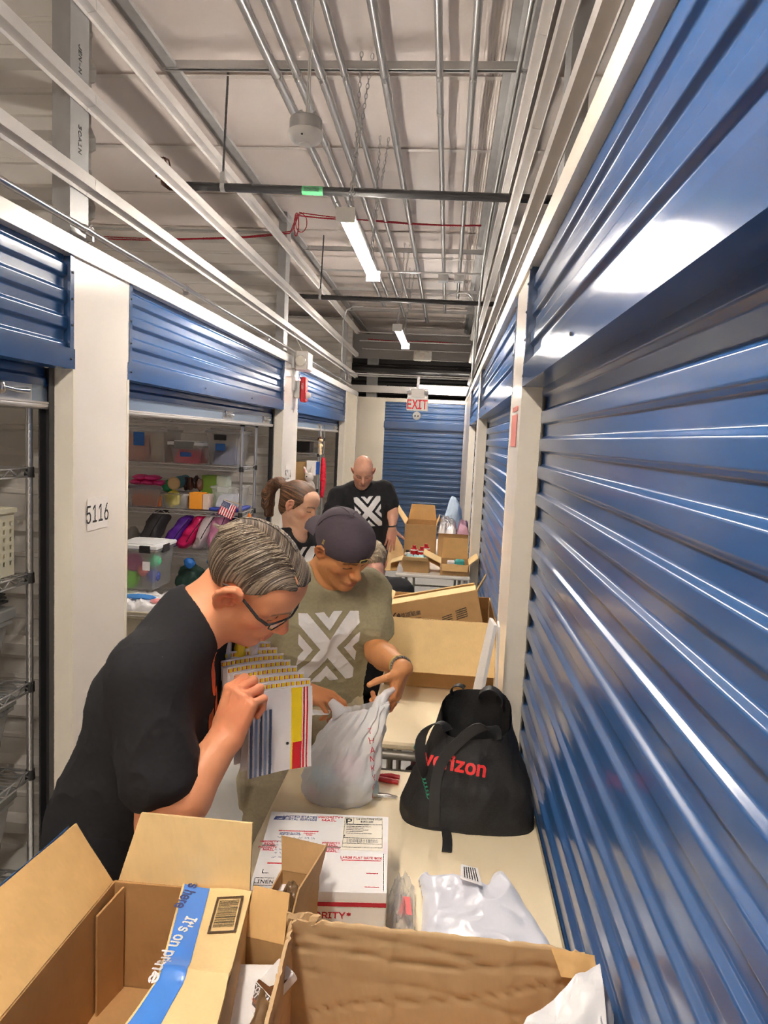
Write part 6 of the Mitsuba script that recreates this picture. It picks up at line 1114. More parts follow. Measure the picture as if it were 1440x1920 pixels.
part(kc, 'seams', cat(*seams), 'm_cap', True, kind='stuff'); part(kc, 'button', LATHE([(0, .004), (.006, .003), (.008, 0)], 12, W_(0, -.016, .131), R[:, 2]), 'm_cap', True)
part(kc, 'badge', B((-.5, -.5, -.5), (.5, .5, .5)).apply_transform(np.block([[R @ np.diag((.030, .003, .014)), W_(0, .1085, .045)[:, None]], [np.zeros((1, 3)), np.ones((1, 1))]])), 'm_gold'); part(kc, 'badge_print', B((-.5, -.5, -.5), (.5, .5, .5)).apply_transform(np.block([[R @ np.diag((.025, .003, .010)), W_(0, .1092, .045)[:, None]], [np.zeros((1, 3)), np.ones((1, 1))]])), 'm_ink')
part(kc, 'flag', drape(sops.unary_union([affinity.translate(Polygon([(0, 0), (.010, .004), (.010, .007), (0, .003)]), 0, .005 * k) for k in range(4)]), FR(W_(.093, -.01, .035), R @ np.array((0, 1, 0)), R @ np.array((-.2, 0, 1))), SDF(cp, .006, 1), .002, .004, .06), 'm_gold')
hm = SDF([EL(W_(0, -.018, .026), np.array((.080, .102, .088)) * s, R, .01), PLN(W_(0, .0, -.030), R @ np.array((0, .55, -.83)), .003), EL(W_(.084, -.012, -.008), np.array((.02, .022, .036)), R, .008, -1), EL(W_(-.084, -.012, -.008), np.array((.02, .022, .036)), R, .008, -1), EL(W_(0, .09, -.0), (.09, .055, .09), R, .01, -1)], .004, 1)
mat('m_hair_black', (.012, .010, .010), .5); part(t, 'hair', hm, 'm_hair_black', True)
# bracelet, watch, ring
dh = np.array((-.18, -.28, -.94)); dh /= np.linalg.norm(dh); d = WL - EL_; d /= np.linalg.norm(d); e1 = np.cross(d, (0, 1, 0)); e1 /= np.linalg.norm(e1); e2 = np.cross(d, e1)
Wb = WL - d * .020
part(t, 'bracelet', TUBE([Wb - d * .014 + (e1 * math.cos(a) + e2 * math.sin(a)) * .0315 for a in np.linspace(0, 2 * PI, 30)], .003, 7), 'm_gold', True); part(t, 'watch', cat(*[TUBE([Wb + (e1 * math.cos(a) + e2 * math.sin(a)) * .031 - d * .004, Wb + (e1 * math.cos(a) + e2 * math.sin(a)) * .031 + d * .008], .0042, 6) for a in np.linspace(0, 2 * PI, 26)]), 'm_chrome', True, kind='stuff')
d = dh; e1 = np.cross(d, (0, 1, 0)); e1 /= np.linalg.norm(e1); e2 = np.cross(d, e1); k3 = WL + d * .088 * .98 * .99 - np.cross(d, (-.88, .2, -.1)) / np.linalg.norm(np.cross(d, (-.88, .2, -.1))) * -.010
part(t, 'ring', TUBE([k3 + d * .016 + (e1 * math.cos(a) + e2 * math.sin(a)) * .0102 for a in np.linspace(0, 2 * PI, 20)], .0022, 6), 'm_chrome', True)
# ---------------------------------------------------------------- the woman with the ponytail
t = person('young woman with a brown ponytail in a black T-shirt, looking down behind the olive T-shirt')
R = frame((.88, -.33, -.32), (.33, -.05, .93)); s = .95; C = np.array((-.722, 3.58, 1.448))
Nk = np.array((-.745, 3.57, 1.285)); Ch = np.array((-.765, 3.58, 1.115)); Pv = np.array((-.80, 3.60, .84)); F = np.array((.80, -.60, 0)); lat = np.cross(F, (0, 0, 1))
SR, SL = Nk + lat * .155 - (.01, 0, .055), Nk - lat * .155 - (.01, 0, .055); ER, EL_ = SR + (.02, -.02, -.25), SL + (.06, .02, -.25); WR, WL = ER + (.20, -.06, -.06), EL_ + (.20, -.10, -.05)
nb = [RC(Nk - (0, 0, .02), C + R @ np.array((0, -.035, -.055)) * s, .048, .047, .03), RC(Nk + F * .02, C + R @ np.array((0, -.005, -.07)) * s, .042, .040, .03)]
HR, HL = Pv + lat * .085 - (0, 0, .02), Pv - lat * .085 - (0, 0, .02); KR, KL = HR - (0, 0, .39), HL - (0, 0, .39); AR, AL = np.array((*HR[:2], .085)), np.array((*HL[:2], .085))
bp = torso(Pv, Ch, Nk, SR, SL, lat, -.012, .84) + nb + arm(SR, ER, WR, .80) + arm(SL, EL_, WL, .80) + legs(HR, HL, KR, KL, AR, AL, -.005) + feet(AR, F[:2]) + feet(AL, F[:2]) + head(C, R, s, fem=True) + hand(WR, (.9, -.2, -.3), (.1, 0, -1), (.4, .4, .4, .4), .85, .05, side=1) + hand(WL, (.9, -.2, -.3), (.1, 0, -1), (.4, .4, .4, .4), .85, .05, side=-1)
put_body(t, bp, .0032, C, R, s, [(-.86, -.60), (3.45, 3.70), (1.27, 1.57)], base=rgb(224, 176, 146), lip=rgb(196, 110, 100), flush=rgb(222, 146, 122), brow=rgb(84, 60, 46))
S_, ks = shirt(t, 'm_tee_black', lat, .86, .0, F, .55, (.062, .060), .012, .006, 5, .0065, 'black T-shirt', hem=.78, neck=.054)
part(ks, 'emblem', logo(.115, (-.635, 3.45, 1.125), (.60, .80, .0), (.05, -.05, 1)), 'm_white_print', label='white emblem')
cloth('m_jeans', rgb(66, 82, 104), .15); tr = legs(HR, HL, KR, KL, AR, AL, .012, 1.0) + [RC(Pv + lat * .05, Pv - lat * .05, .11, .11, .05), PLN((0, 0, .045), (0, 0, -1))]
part(t, 'trousers', folds(SDF(tr, .012, 1), .005, 9, 8), 'm_jeans', True); shoe(t, AR, F[:2]); shoe(t, AL, F[:2])
W_ = lambda x, y, z: C + R @ (np.array((x, y, z)) * s)
hp = [EL(W_(0, -.020, .034), np.array((.0845, .107, .092)) * s, R, .01), EL(W_(0, -.105, .045), np.array((.035, .03, .035)) * s, R, .02), EL(W_(.066, .020, .020), np.array((.014, .03, .045)) * s, R, .012), EL(W_(-.066, .020, .020), np.array((.014, .03, .045)) * s, R, .012), EL(W_(0, -.062, -.035), np.array((.062, .046, .058)) * s, R, .03), PLN(W_(0, .040, .018), R @ np.array((0, .80, -.60))), EL(W_(0, .12, .020), np.array((.052, .042, .036)) * s, R, .012, -1)]
for q in (-1, 1): hp.append(EL(W_(q * .084, -.012, -.008), np.array((.016, .020, .034)) * s, R, .008, -1))
hairmat('m_hair_brown', C, R, rgb(58, 38, 26), rgb(142, 98, 64), None, 'back', .45); part(t, 'hair', SDF(hp, .0042, 1), 'm_hair_brown', True, 'brown hair pulled back')
pt = [W_(0, -.125, .055), W_(-.0, -.165, .062), W_(0, -.195, .035), W_(0, -.205, -.02), W_(.0, -.185, -.075), W_(0, -.155, -.125)]
pq = [np.array(p) for p in pt]; pr_ = [.016, .021, .023, .024, .022, .010]
pm = SDF([RC(pq[i] + R @ np.array((q * .008, 0, 0)), pq[i + 1] + R @ np.array((q * (.010 + .003 * i), 0, 0)), pr_[i], pr_[i + 1], .012) for i in range(5) for q in (-1, 0, 1)], .0042, 1); pm = folds(pm, .004, 60, 3, np.diag([1, 1, .15])); part(t, 'ponytail', pm, 'm_hair_brown', True, 'brown ponytail')
part(t, 'hair_tie', TUBE([W_(.017 * math.cos(a), -.128, .056 + .017 * math.sin(a)) for a in np.linspace(0, 2 * PI, 18)], .006, 8), 'm_hair_black', True)
part(t, 'earring', cat(LATHE([(0, .003), (.003, 0), (0, -.003)], 8, W_(.092, -.010, -.034)), LATHE([(0, .003), (.003, 0), (0, -.003)], 8, W_(.092, -.010, -.050))), 'm_gold', True)
# ---------------------------------------------------------------- the bald man at the back
t = person('bald man in a black T-shirt with a white cross emblem, leaning over the far table')
R = frame((.10, -.80, -.58), (.05, -.58, .80)); s = 1.02; C = np.array((-.668, 5.85, 1.528))
Nk = np.array((-.690, 5.96, 1.395)); Ch = np.array((-.665, 5.99, 1.200)); Pv = np.array((-.650, 6.08, .90)); F = np.array((.15, -.99, 0)); lat = np.cross(F, (0, 0, 1))
SR, SL = np.array((-.870, 5.93, 1.300)), np.array((-.500, 5.95, 1.365)); ER, EL_ = np.array((-.93, 5.80, 1.07)), np.array((-.415, 5.90, 1.215)); WR, WL = np.array((-.72, 5.66, .98)), np.array((-.405, 5.80, 1.080))
nb = [RC(Nk - (0, 0, .02), C + R @ np.array((0, -.035, -.055)) * s, .060, .058, .03), RC(Nk + F * .025, C + R @ np.array((0, .0, -.075)) * s, .048, .045, .03)]
HR, HL = Pv + lat * .09 - (0, 0, .03), Pv - lat * .09 - (0, 0, .03); KR, KL = HR - (0, 0, .42), HL - (0, 0, .42); AR, AL = np.array((*HR[:2], .085)), np.array((*HL[:2], .085))
hL = hand(WL, (-.08, -.12, -1), (-.2, 1, -.1), ((.25, .3, .2), (.2, .3, .2), (.25, .3, .2), (.35, .35, .2)), 1.02, .12, (.5, .1, .1), 1)
bp = torso(Pv, Ch, Nk, SR, SL, lat, -.004) + nb + arm(SR, ER, WR) + arm(SL, EL_, WL) + legs(HR, HL, KR, KL, AR, AL) + feet(AR, F[:2]) + feet(AL, F[:2]) + head(C, R, s) + hL + hand(WR, (.8, -.4, -.4), (.1, -.2, -1), (.4, .4, .4, .4), 1.0, .05)
put_body(t, bp, .0036, C, R, s, [(-.78, -.34), (5.70, 5.98), (.88, 1.68)], base=rgb(214, 158, 130), lip=rgb(176, 104, 92), flush=rgb(206, 112, 92), stub=.35, brow=rgb(150, 118, 96), hands=(WL + np.array((-.01, -.02, -.1)),))
S_, ks = shirt(t, 'm_tee_black', lat, 1.0, .0, F, .62, (.080, .078), .015, .007, 7, .0075, 'black T-shirt', hem=.86)
part(ks, 'emblem', logo(.125, (-.605, 5.80, 1.195), (.98, .15, .12), (-.12, -.06, 1)), 'm_white_print', label='white emblem of a cross with arrowheads')
tr = legs(HR, HL, KR, KL, AR, AL, .016, 1.05) + [RC(Pv + lat * .06, Pv - lat * .06, .12, .12, .05), PLN((0, 0, .045), (0, 0, -1))]
part(t, 'trousers', folds(SDF(tr, .012, 1), .005, 9, 9), 'm_jeans', True, 'blue jeans'); shoe(t, AR, F[:2]); shoe(t, AL, F[:2])
d = np.array((-.08, -.12, -1)); part(t, 'wristband', TUBE([WL + np.array((.034 * math.cos(a), .030 * math.sin(a), .02 + .006 * math.cos(a))) for a in np.linspace(0, 2 * PI, 24)], .005, 7), 'm_black', True)
# ---------------------------------------------------------------- the crouching person
t = person('crouching person with short grey-blond hair and a black top, half hidden behind the olive T-shirt')
R = frame((-.42, .62, -.66), (-.28, .50, .82)); s = 1.0; C = np.array((-.408, 4.13, 1.075))
Nk = np.array((-.375, 4.05, .965)); Ch = np.array((-.36, 4.06, .80)); Pv = np.array((-.34, 4.14, .50)); Pv = np.array((-.42, 4.02, .46)); F = np.array((-.55, .83, 0)); F /= np.linalg.norm(F); lat = np.cross(F, (0, 0, 1))
SR, SL = Nk + lat * .17 - (0, 0, .06), Nk - lat * .17 - (0, 0, .06); ER, EL_ = SR + F * .16 + (0, 0, -.20), SL + F * .16 + (0, 0, -.2); WR, WL = ER + F * .22 + (0, 0, -.05), EL_ + F * .22 + (0, 0, -.05)
nb = [RC(Nk - (0, 0, .02), C + R @ np.array((0, -.035, -.055)) * s, .055, .054, .03)]
HR, HL = Pv + lat * .09, Pv - lat * .09; KR, KL = HR + F * .34 + (0, 0, .05), HL + F * .34 + (0, 0, .05); AR, AL = np.array((*(KR - F * .06)[:2], .085)), np.array((*(KL - F * .06)[:2], .085))
bp = torso(Pv, Ch, Nk, SR, SL, lat, -.004, .95) + nb + arm(SR, ER, WR) + arm(SL, EL_, WL) + legs(HR, HL, KR, KL, AR, AL) + feet(AR, F[:2]) + feet(AL, F[:2]) + head(C, R, s) + hand(WR, F, (0, 0, -1), (.4, .4, .4, .4)) + hand(WL, F, (0, 0, -1), (.4, .4, .4, .4))
put_body(t, bp, .0034, C, R, s, [(-.55, -.28), (4.0, 4.25), (.95, 1.2)], base=rgb(222, 168, 146), lip=rgb(186, 110, 100), flush=rgb(220, 130, 116))
S_, ks = shirt(t, 'm_tee_black', lat, .98, .0, F, .95, (.072, .060), .015, .006, 11, .008, 'black top')
tr = legs(HR, HL, KR, KL, AR, AL, .016, 1.05) + [RC(Pv + lat * .06, Pv - lat * .06, .12, .12, .05), PLN((0, 0, .045), (0, 0, -1))]
part(t, 'trousers', folds(SDF(tr, .012, 1), .005, 9, 12), 'm_trousers_black', True); shoe(t, AR, F[:2]); shoe(t, AL, F[:2])
W_ = lambda x, y, z: C + R @ (np.array((x, y, z)) * s)
hp = [EL(W_(0, -.020, .032), np.array((.086, .110, .094)) * s, R, .01), PLN(W_(0, .078, .070), R @ np.array((0, .62, -.78)))] + [EL(W_(q * .084, -.012, -.008), np.array((.018, .022, .036)), R, .008, -1) for q in (-1, 1)]
hairmat('m_hair_blond', C, R, rgb(140, 120, 94), rgb(214, 200, 176), None, 'back', .5); m = SDF(hp, .0042, 1); folds(m, .007, 50, 4); part(t, 'hair', m, 'm_hair_blond', True, 'short grey-blond hair')
t = thing('stool', 'low stool under the crouching person', 'stool'); part(t, 'seat', LATHE([(0, .33), (.15, .33), (.155, .32), (.155, .30), (0, .30)], 24, (-.42, 4.02, 0)), 'm_black', 40)
for k in range(4): a = k * PI / 2 + .4; part(t, 'leg', CY((-.42 + .10 * math.cos(a), 4.02 + .10 * math.sin(a), .30), (-.42 + .15 * math.cos(a), 4.02 + .15 * math.sin(a), 0), .012, 8), 'm_tube_grey', 40)
# ---------------------------------------------------------------- wire shelving in the open units and what stands on it
SCALE[0] = 0.845
mat('m_wire', (0.66, 0.66, 0.67), 0.25, 0.9); mat('m_wire_black', (0.02, 0.02, 0.02), 0.35)
def rack(label, x0, x1, y0, y1, zs, ztop, label_front):
    """wire shelving; label_front: 'y' long edge faces -y, 'x' long edge faces +x."""
    t = thing('wire_rack', label, 'shelf rack')
    for x in (x0, x1):
        for y in (y0, y1):
            z = np.arange(ZF + .05, ztop, .0305); prof = [(0, ZF)] + [p for q in z for p in ((.0150, q - .0013), (.0140, q), (.0150, q + .0013))] + [(.0150, ztop), (0, ztop + .004)]
            part(t, 'upright', LATHE(prof, 12, (x, y, 0)), 'm_wire', 50)
    for zi in zs:
        sh = []; zig = []
        for dz in (0.0, -.036):
            for a, b in (((x0, y0), (x1, y0)), ((x0, y1), (x1, y1)), ((x0, y0), (x0, y1)), ((x1, y0), (x1, y1))): sh.append(CY((*a, zi + dz), (*b, zi + dz), .0052, 6))
        for a, b in (((x0, y0), (x1, y0)), ((x1, y0), (x1, y1)), ((x0, y1), (x1, y1))):
            a, b = np.array(a), np.array(b); n = max(int(np.linalg.norm(b - a) / .048), 2); zig.append(TUBE([(*(a + (b - a) * k / n), zi - (.002 if k % 2 else .034)) for k in range(n + 1)], .0042, 5))
        along = (x1 - x0) > (y1 - y0)
        if along: sh += [CY((x, y0, zi + .003), (x, y1, zi + .003), .0022, 4) for x in np.arange(x0 + .03, x1, .028)] + [CY((x0, y, zi - .001), (x1, y, zi - .001), .0035, 5) for y in np.linspace(y0, y1, 5)[1:-1]]
        else: sh += [CY((x0, y, zi + .003), (x1, y, zi + .003), .0022, 4) for y in np.arange(y0 + .03, y1, .028)] + [CY((x, y0, zi - .001), (x, y1, zi - .001), .0035, 5) for x in np.linspace(x0, x1, 5)[1:-1]]
        s_ = part(t, 'wire_shelf', cat(*sh), 'm_wire', True, kind='stuff'); part(t, 'truss_wire', cat(*zig), 'm_wire', True, kind='stuff')
        part(t, 'collar', cat(*[LATHE([(.0155, -.040), (.021, -.040), (.019, .006), (.0155, .006)], 12, (x, y, zi)) for x in (x0, x1) for y in (y0, y1)]), 'm_wire_black', True, kind='stuff')
    return t
rack('chrome wire rack at the left edge of the photo holding a basket and clear bins', -2.26, -1.80, 1.75, 3.005, (1.90, 1.60, 1.135, .64, .23, -.26), 1.93, 'x')
rack('chrome wire rack full of bins, bags and packs in the unit behind panel 5116', -3.35, -1.80, 6.28, 6.74, (1.885, 1.485, 1.075, .69, .25), 1.93, 'y')
rack('far wire rack in the third left unit with a plush rabbit and a brown carton', -3.0, -1.84, 10.35, 10.75, (1.76, 1.53, 1.02, .5), 2.0, 'y')
def tub(x0, x1, y0, y1, z0, h, taper=.03, th=.003, lip=.012, r=.02, open_top=True):
    """a bin: rounded tapered walls, floor and a rolled rim."""
    def ring(e, z, k=8):
        p = np.array(sbox(x0 + e, y0 + e, x1 - e, y1 - e).buffer(-r).buffer(r, quad_segs=4).exterior.coords)[:-1]; return np.column_stack([p, np.full(len(p), z)])
    P = np.stack([ring(taper, z0), ring(taper * .6, z0 + h * .4), ring(0, z0 + h), ring(-lip, z0 + h), ring(-lip, z0 + h - .018)], 1); w = GRID(P, True); f = EXT(Polygon(ring(taper, z0)[:, :2]), .003, TR((0, 0, z0))); return cat(w, f)
def lid(x0, x1, y0, y1, z, h=.022, e=.016): return cat(B((x0 - e, y0 - e, z), (x1 + e, y1 + e, z + h), .006), B((x0 + .03, y0 + .03, z + h), (x1 - .03, y1 - .03, z + h + .01), .004))
def blob(c, s, seed, am=.3, f=2.2, n=3):
    m = trimesh.creation.icosphere(n, 1.0); m.vertices = m.vertices * (1 + am * 2 * vnoise(m.vertices, f, seed))[:, None] * s + c; return m
def heap(x0, x1, y0, y1, z0, h, seed, sc=14): return crumple([(x0, y0), (x1, y0), (x1, y1), (x0, y1)], z0, h, seed, 36, sc)
C_ = {}
def colm(*c, rough=.6, coat=0.0):
    k = f'm_c_{c[0]}_{c[1]}_{c[2]}' + ('s' if coat else '')
    if k not in C_: C_[k] = mat(k, rgb(*c), rough, coat=coat)
    return k
mat('m_grey_lid', rgb(120, 122, 120), .45); mat('m_lid_white', rgb(226, 228, 228), .4); mat('m_bin_beige', rgb(176, 166, 146), .5); mat('m_latch_black', (.015, .015, .016), .4); mat('m_label_blue', rgb(44, 100, 170), .5)
# ----- rack 1
t = thing('basket', 'off-white perforated plastic basket on the rack at the left edge', 'basket'); bx0, bx1, by0, by1, bz, bh = -2.24, -1.835, 2.30, 2.94, 1.142, .27
mat('m_basket', rgb(206, 202, 180), .45)
def perf(a, b, n, rows):
    """a wall with a grid of square holes, from corner a to b."""
    a, b = np.array(a), np.array(b); L = np.linalg.norm(b - a); g = sbox(0, 0, L, bh); cw = L / n; holes = [sbox(cw * (i + .30), .045 + .034 * j, cw * (i + .70), .045 + .034 * j + .019) for i in range(n) for j in range(rows)]; holes = [h for h in holes if not (j_ := 0)]
    return EXT(g.difference(sops.unary_union(holes)), .004, FR((*a, bz), (*(b - a), 0), (0, 0, 1)))
part(t, 'front_wall', perf((bx1, by0), (bx1, by1), 14, 6), 'm_basket'); part(t, 'end_wall', perf((bx1, by1), (bx0, by1), 9, 6), 'm_basket'); part(t, 'back_wall', perf((bx0, by1), (bx0, by0), 14, 6), 'm_basket'); part(t, 'end_wall', perf((bx0, by0), (bx1, by0), 9, 6), 'm_basket')
part(t, 'base', B((bx0, by0, bz), (bx1, by1, bz + .004)), 'm_basket'); part(t, 'rim', cat(B((bx1 - .006, by0, bz + bh), (bx1 + .012, by1 + .012, bz + bh + .02)), B((bx0, by1 - .006, bz + bh), (bx1, by1 + .012, bz + bh + .02)), B((bx0 - .012, by0, bz + bh), (bx0 + .006, by1, bz + bh + .02))), 'm_basket')
one('folded_goods', heap(bx0 + .01, bx1 - .01, by0 + .01, by1 - .01, bz + .005, .22, 3), colm(232, 226, 206), 'pale folded goods filling the perforated basket', 'goods', smooth=50)
mat('m_bin_green', rgb(56, 104, 96), .4)
t = thing('storage_bin', 'dark green bin with a grey-green lid on the upper shelf at the left edge', 'bin'); part(t, 'body', tub(-2.2, -1.84, 2.20, 2.62, 1.606, .16), 'm_bin_green', 40); kl = part(t, 'lid', lid(-2.2, -1.84, 2.20, 2.62, 1.766, .05), colm(120, 136, 126))
for i in range(4): one('tray', B((-2.23, 2.0, 1.02 + .018 * i), (-1.85, 2.93 - .01 * i, 1.03 + .018 * i), .003), colm(52, 52, 52), ('lowest', 'second', 'third', 'topmost')[i] + ' of the stacked dark trays under the perforated basket', 'tray', 'stacked dark trays')
for i, (z, zt_, l) in enumerate(((.648, .95, 'clear bin with a grey lid directly below the dark trays'), (.238, .56, 'clear bin with a grey lid in the middle of the left edge rack'), (-.252, .13, 'large clear bin with a grey lid at the bottom of the left edge rack'))):
    t = thing('storage_bin', l, 'bin'); part(t, 'body', tub(-2.22, -1.84, 2.12, 2.93, z, zt_ - z, .05), 'm_clear_grey', 40); kl = part(t, 'lid', lid(-2.22, -1.84, 2.12, 2.93, zt_, .05), 'm_grey_lid')
    if i == 2: part(t, 'handle', TUBE([(-1.842, 2.5 + .06 * math.cos(a), z + .2 + .05 * math.sin(a)) for a in np.linspace(0, PI, 12)], .012, 8), 'm_grey_lid', True)
    one('bagged_goods', heap(-2.15, -1.90, 2.2, 2.86, z + .006, (zt_ - z) * .85, 30 + i, 6), colm(150, 152, 150), ('grey bagged goods seen in the bin below the trays', 'grey bagged goods seen in the middle clear bin', 'dark goods seen in the bottom clear bin')[i], 'goods', smooth=50)
# ----- rack 2, upper shelf
Z2, Z3, Z4 = 1.495, 1.085, .70
t = thing('storage_bin', 'large clear bin of peach goods with a blue label, upper left of the full rack', 'bin'); part(t, 'body', tub(-3.05, -2.50, 6.31, 6.70, Z2, .29, .02), 'm_clear_frost', 40); kl = part(t, 'lid', lid(-3.05, -2.50, 6.31, 6.70, Z2 + .29, .02), 'm_clear_frost'); part(t, 'label', B((-2.80, 6.306, Z2 + .14), (-2.70, 6.309, Z2 + .26)), 'm_label_blue'); one('soft_goods', B((-2.98, 6.35, Z2 + .006), (-2.69, 6.66, Z2 + .24), .03), colm(208, 150, 128), 'peach goods inside the large clear bin', 'goods')
one('soft_goods', B((-2.67, 6.35, Z2 + .006), (-2.54, 6.66, Z2 + .24), .03), colm(196, 182, 158), 'beige goods inside the large clear bin', 'goods')
t = thing('storage_bin', 'small clear bin of pink goods with a white lid on the full rack', 'bin'); part(t, 'body', tub(-2.47, -2.17, 6.31, 6.6, Z2, .16, .03), 'm_clear', 40); kl = part(t, 'lid', lid(-2.47, -2.17, 6.31, 6.6, Z2 + .16, .03), 'm_lid_white'); part(kl, 'latch', B((-2.42, 6.285, Z2 + .13), (-2.24, 6.297, Z2 + .195)), 'm_grey_lid'); part(t, 'label', B((-2.37, 6.312, Z2 + .06), (-2.27, 6.316, Z2 + .10)), 'm_label_blue'); one('pink_goods', heap(-2.43, -2.21, 6.35, 6.56, Z2 + .006, .14, 12), colm(236, 96, 116), 'pink goods in the small white lidded bin', 'goods', smooth=50)
t = thing('storage_bin', 'tall clear bin of dark bluish goods, upper right of the full rack', 'bin'); part(t, 'body', tub(-2.14, -1.84, 6.31, 6.70, Z2, .30, .03), 'm_clear', 40); kl = part(t, 'lid', lid(-2.14, -1.84, 6.31, 6.70, Z2 + .30, .015), 'm_clear'); part(kl, 'latch', B((-2.06, 6.295, Z2 + .22), (-1.95, 6.309, Z2 + .27), .004), 'm_latch_black'); part(t, 'label', B((-2.05, 6.311, Z2 + .13), (-1.96, 6.314, Z2 + .19)), 'm_label_blue'); one('dark_goods', heap(-2.09, -1.89, 6.36, 6.65, Z2 + .006, .22, 13), colm(74, 78, 108), 'dark bluish goods in the tall clear bin', 'goods', smooth=50)
# middle shelf
t = thing('basket', 'basket of orange bottles under the pink packs', 'basket'); part(t, 'body', tub(-2.84, -2.55, 6.31, 6.6, Z3, .18, .02), 'm_clear_frost', 40); part(t, 'rim', B((-2.86, 6.295, Z3 + .17), (-2.53, 6.31, Z3 + .19)), colm(120, 110, 120))
for i in range(6): one('lotion_bottle', LATHE([(0, 0), (.019, 0), (.019, .09), (.008, .11), (.008, .13), (0, .13)], 10, (-2.80 + .046 * i, 6.35, Z3 + .006)), colm(218, 130, 76), ('leftmost', 'second', 'third', 'fourth', 'fifth', 'rightmost')[i] + ' orange bottle in the basket under the pink packs', 'bottle', 'orange bottles in the basket', smooth=40)
for i in range(5): one('pink_pack', blob((-2.80 + .11 * (i % 3) + .03 * (i // 3), 6.42, Z3 + .215 + .045 * (i // 3)), (.075, .10, .026), i, .12), colm(226, 60, 136, rough=.3, coat=.6), ('lower left', 'lower middle', 'lower right', 'upper left', 'upper right')[i] + ' shiny pink pack heaped on the orange bottle basket', 'pack', 'shiny pink packs', smooth=40)
t = thing('canister', 'canister lying with its round tan lid to the front, beside the pink packs', 'canister'); part(t, 'body', CY((-2.42, 6.60, Z3 + .235), (-2.43, 6.34, Z3 + .225), .055, 20), colm(60, 110, 120), 40); part(t, 'lid', CY((-2.43, 6.34, Z3 + .225), (-2.431, 6.325, Z3 + .2245), .058, 20), colm(190, 158, 110), 40); part(t, 'lid_disc', CY((-2.431, 6.326, Z3 + .2245), (-2.4311, 6.323, Z3 + .2245), .046, 20), colm(206, 176, 128), 40)
one('green_pack', blob((-2.51, 6.40, Z3 + .19), (.055, .05, .055), 9, .3), colm(24, 126, 78, rough=.3, coat=.5), 'green pack squeezed left of the canister', 'pack', smooth=40)
t = thing('snack_bin', 'clear bin with yellow pack beneath the canister', 'bin'); part(t, 'body', tub(-2.535, -2.29, 6.31, 6.56, Z3, .14, .02), 'm_clear', 40); one('yellow_pack', blob((-2.44, 6.37, Z3 + .085), (.075, .04, .075), 4, .25), colm(226, 210, 92, rough=.3, coat=.5), 'yellow pack in the clear bin', 'pack', smooth=40); one('grey_pack', blob((-2.345, 6.38, Z3 + .07), (.05, .04, .06), 5, .2), colm(150, 144, 140), 'grey pack in the clear bin beside the yellow one', 'pack', smooth=40)
for i in range(4): one('snack_bag', blob((-2.375 + .045 * i, 6.50 - .02 * (i % 2), Z3 + .215 + .02 * (i == 2)), (.027, .05, .060), 20 + i, .3), (colm(60, 44, 44, rough=.3, coat=.6), colm(92, 62, 52, rough=.3, coat=.6))[i % 2], ('leftmost', 'second', 'third and tallest', 'rightmost')[i] + ' dark snack bag standing right of the canister', 'snack bag', 'dark snack bags', smooth=40)
one('snack_box', B((-2.28, 6.31, Z3 + .004), (-2.16, 6.45, Z3 + .15), .003), colm(232, 150, 44), 'orange snack box on the middle shelf', 'box'); one('snack_box', B((-2.155, 6.31, Z3 + .004), (-2.10, 6.45, Z3 + .14), .003), colm(214, 190, 176), 'slim pale box right of the orange snack box', 'box')
t = thing('tea_box', 'green box with a pale end behind the orange snack box', 'box'); part(t, 'body', B((-2.24, 6.52, Z3 + .004), (-2.10, 6.66, Z3 + .30), .003), colm(112, 146, 52)); part(t, 'end', B((-2.10, 6.515, Z3 + .004), (-2.0, 6.66, Z3 + .30), .003), colm(196, 204, 188))
t = thing('storage_bin', 'shallow clear bin of white packets on a blue lid, middle shelf', 'bin'); part(t, 'body', tub(-2.08, -1.83, 6.31, 6.68, Z3 + .03, .19, .02), 'm_clear', 40); kl = part(t, 'lid', lid(-2.08, -1.83, 6.31, 6.68, Z3, .026, .012), colm(44, 62, 150)); part(kl, 'latch', B((-2.02, 6.295, Z3 + .17), (-1.92, 6.31, Z3 + .215)), 'm_clear_frost'); one('white_packets', heap(-2.05, -1.86, 6.35, 6.64, Z3 + .035, .13, 44), colm(200, 204, 216), 'white packets in the shallow bin', 'packets', smooth=50)
# lower shelf: drawstring bags leaning
def dbag(label, xb, xt, w, h, col, seed, zig=0):
    m = trimesh.creation.icosphere(4, 1.0); v = m.vertices; k = np.sign(v) * np.abs(v) ** .7; v = k * [w / 2, .13, h / 2]; z = v[:, 2] / h + .5; v[:, 0] += (xt - xb) * z; v[:, 0] *= 1; v += (vnoise(v, 12, seed) * .05)[:, None] * [1, 1, .3]; v[:, 2] += h / 2; v[:, 2] = np.maximum(v[:, 2], 0); m.vertices = v + [xb, 6.46, Z4 + .005]
    t = thing('drawstring_bag', label, 'bag', None); part(t, 'sack', m, col, 50); part(t, 'cord', TUBE([(xb + (xt - xb) * q + w * .22, 6.46 - .13 * math.sin(.6 + q * 1.9) - .012, Z4 + h * (.12 + .8 * q)) for q in np.linspace(0, 1, 8)], .0035, 5), 'm_black', True)
dbag('charcoal drawstring bag leaning at the left of the lower shelf', -2.72, -2.58, .17, .35, colm(62, 60, 62), 1)
dbag('purple drawstring bag leaning on the lower shelf', -2.50, -2.33, .15, .31, colm(84, 36, 142, rough=.35), 2)
dbag('hot pink drawstring bag leaning on the lower shelf', -2.37, -2.20, .14, .32, colm(206, 24, 96, rough=.35), 3)
dbag('silver grey drawstring bag leaning on the lower shelf', -2.24, -2.09, .12, .35, colm(206, 192, 196, rough=.35), 4)
dbag('pale pink drawstring bag standing at the right of the lower shelf', -2.07, -2.0, .17, .36, colm(214, 138, 178, rough=.4), 5)
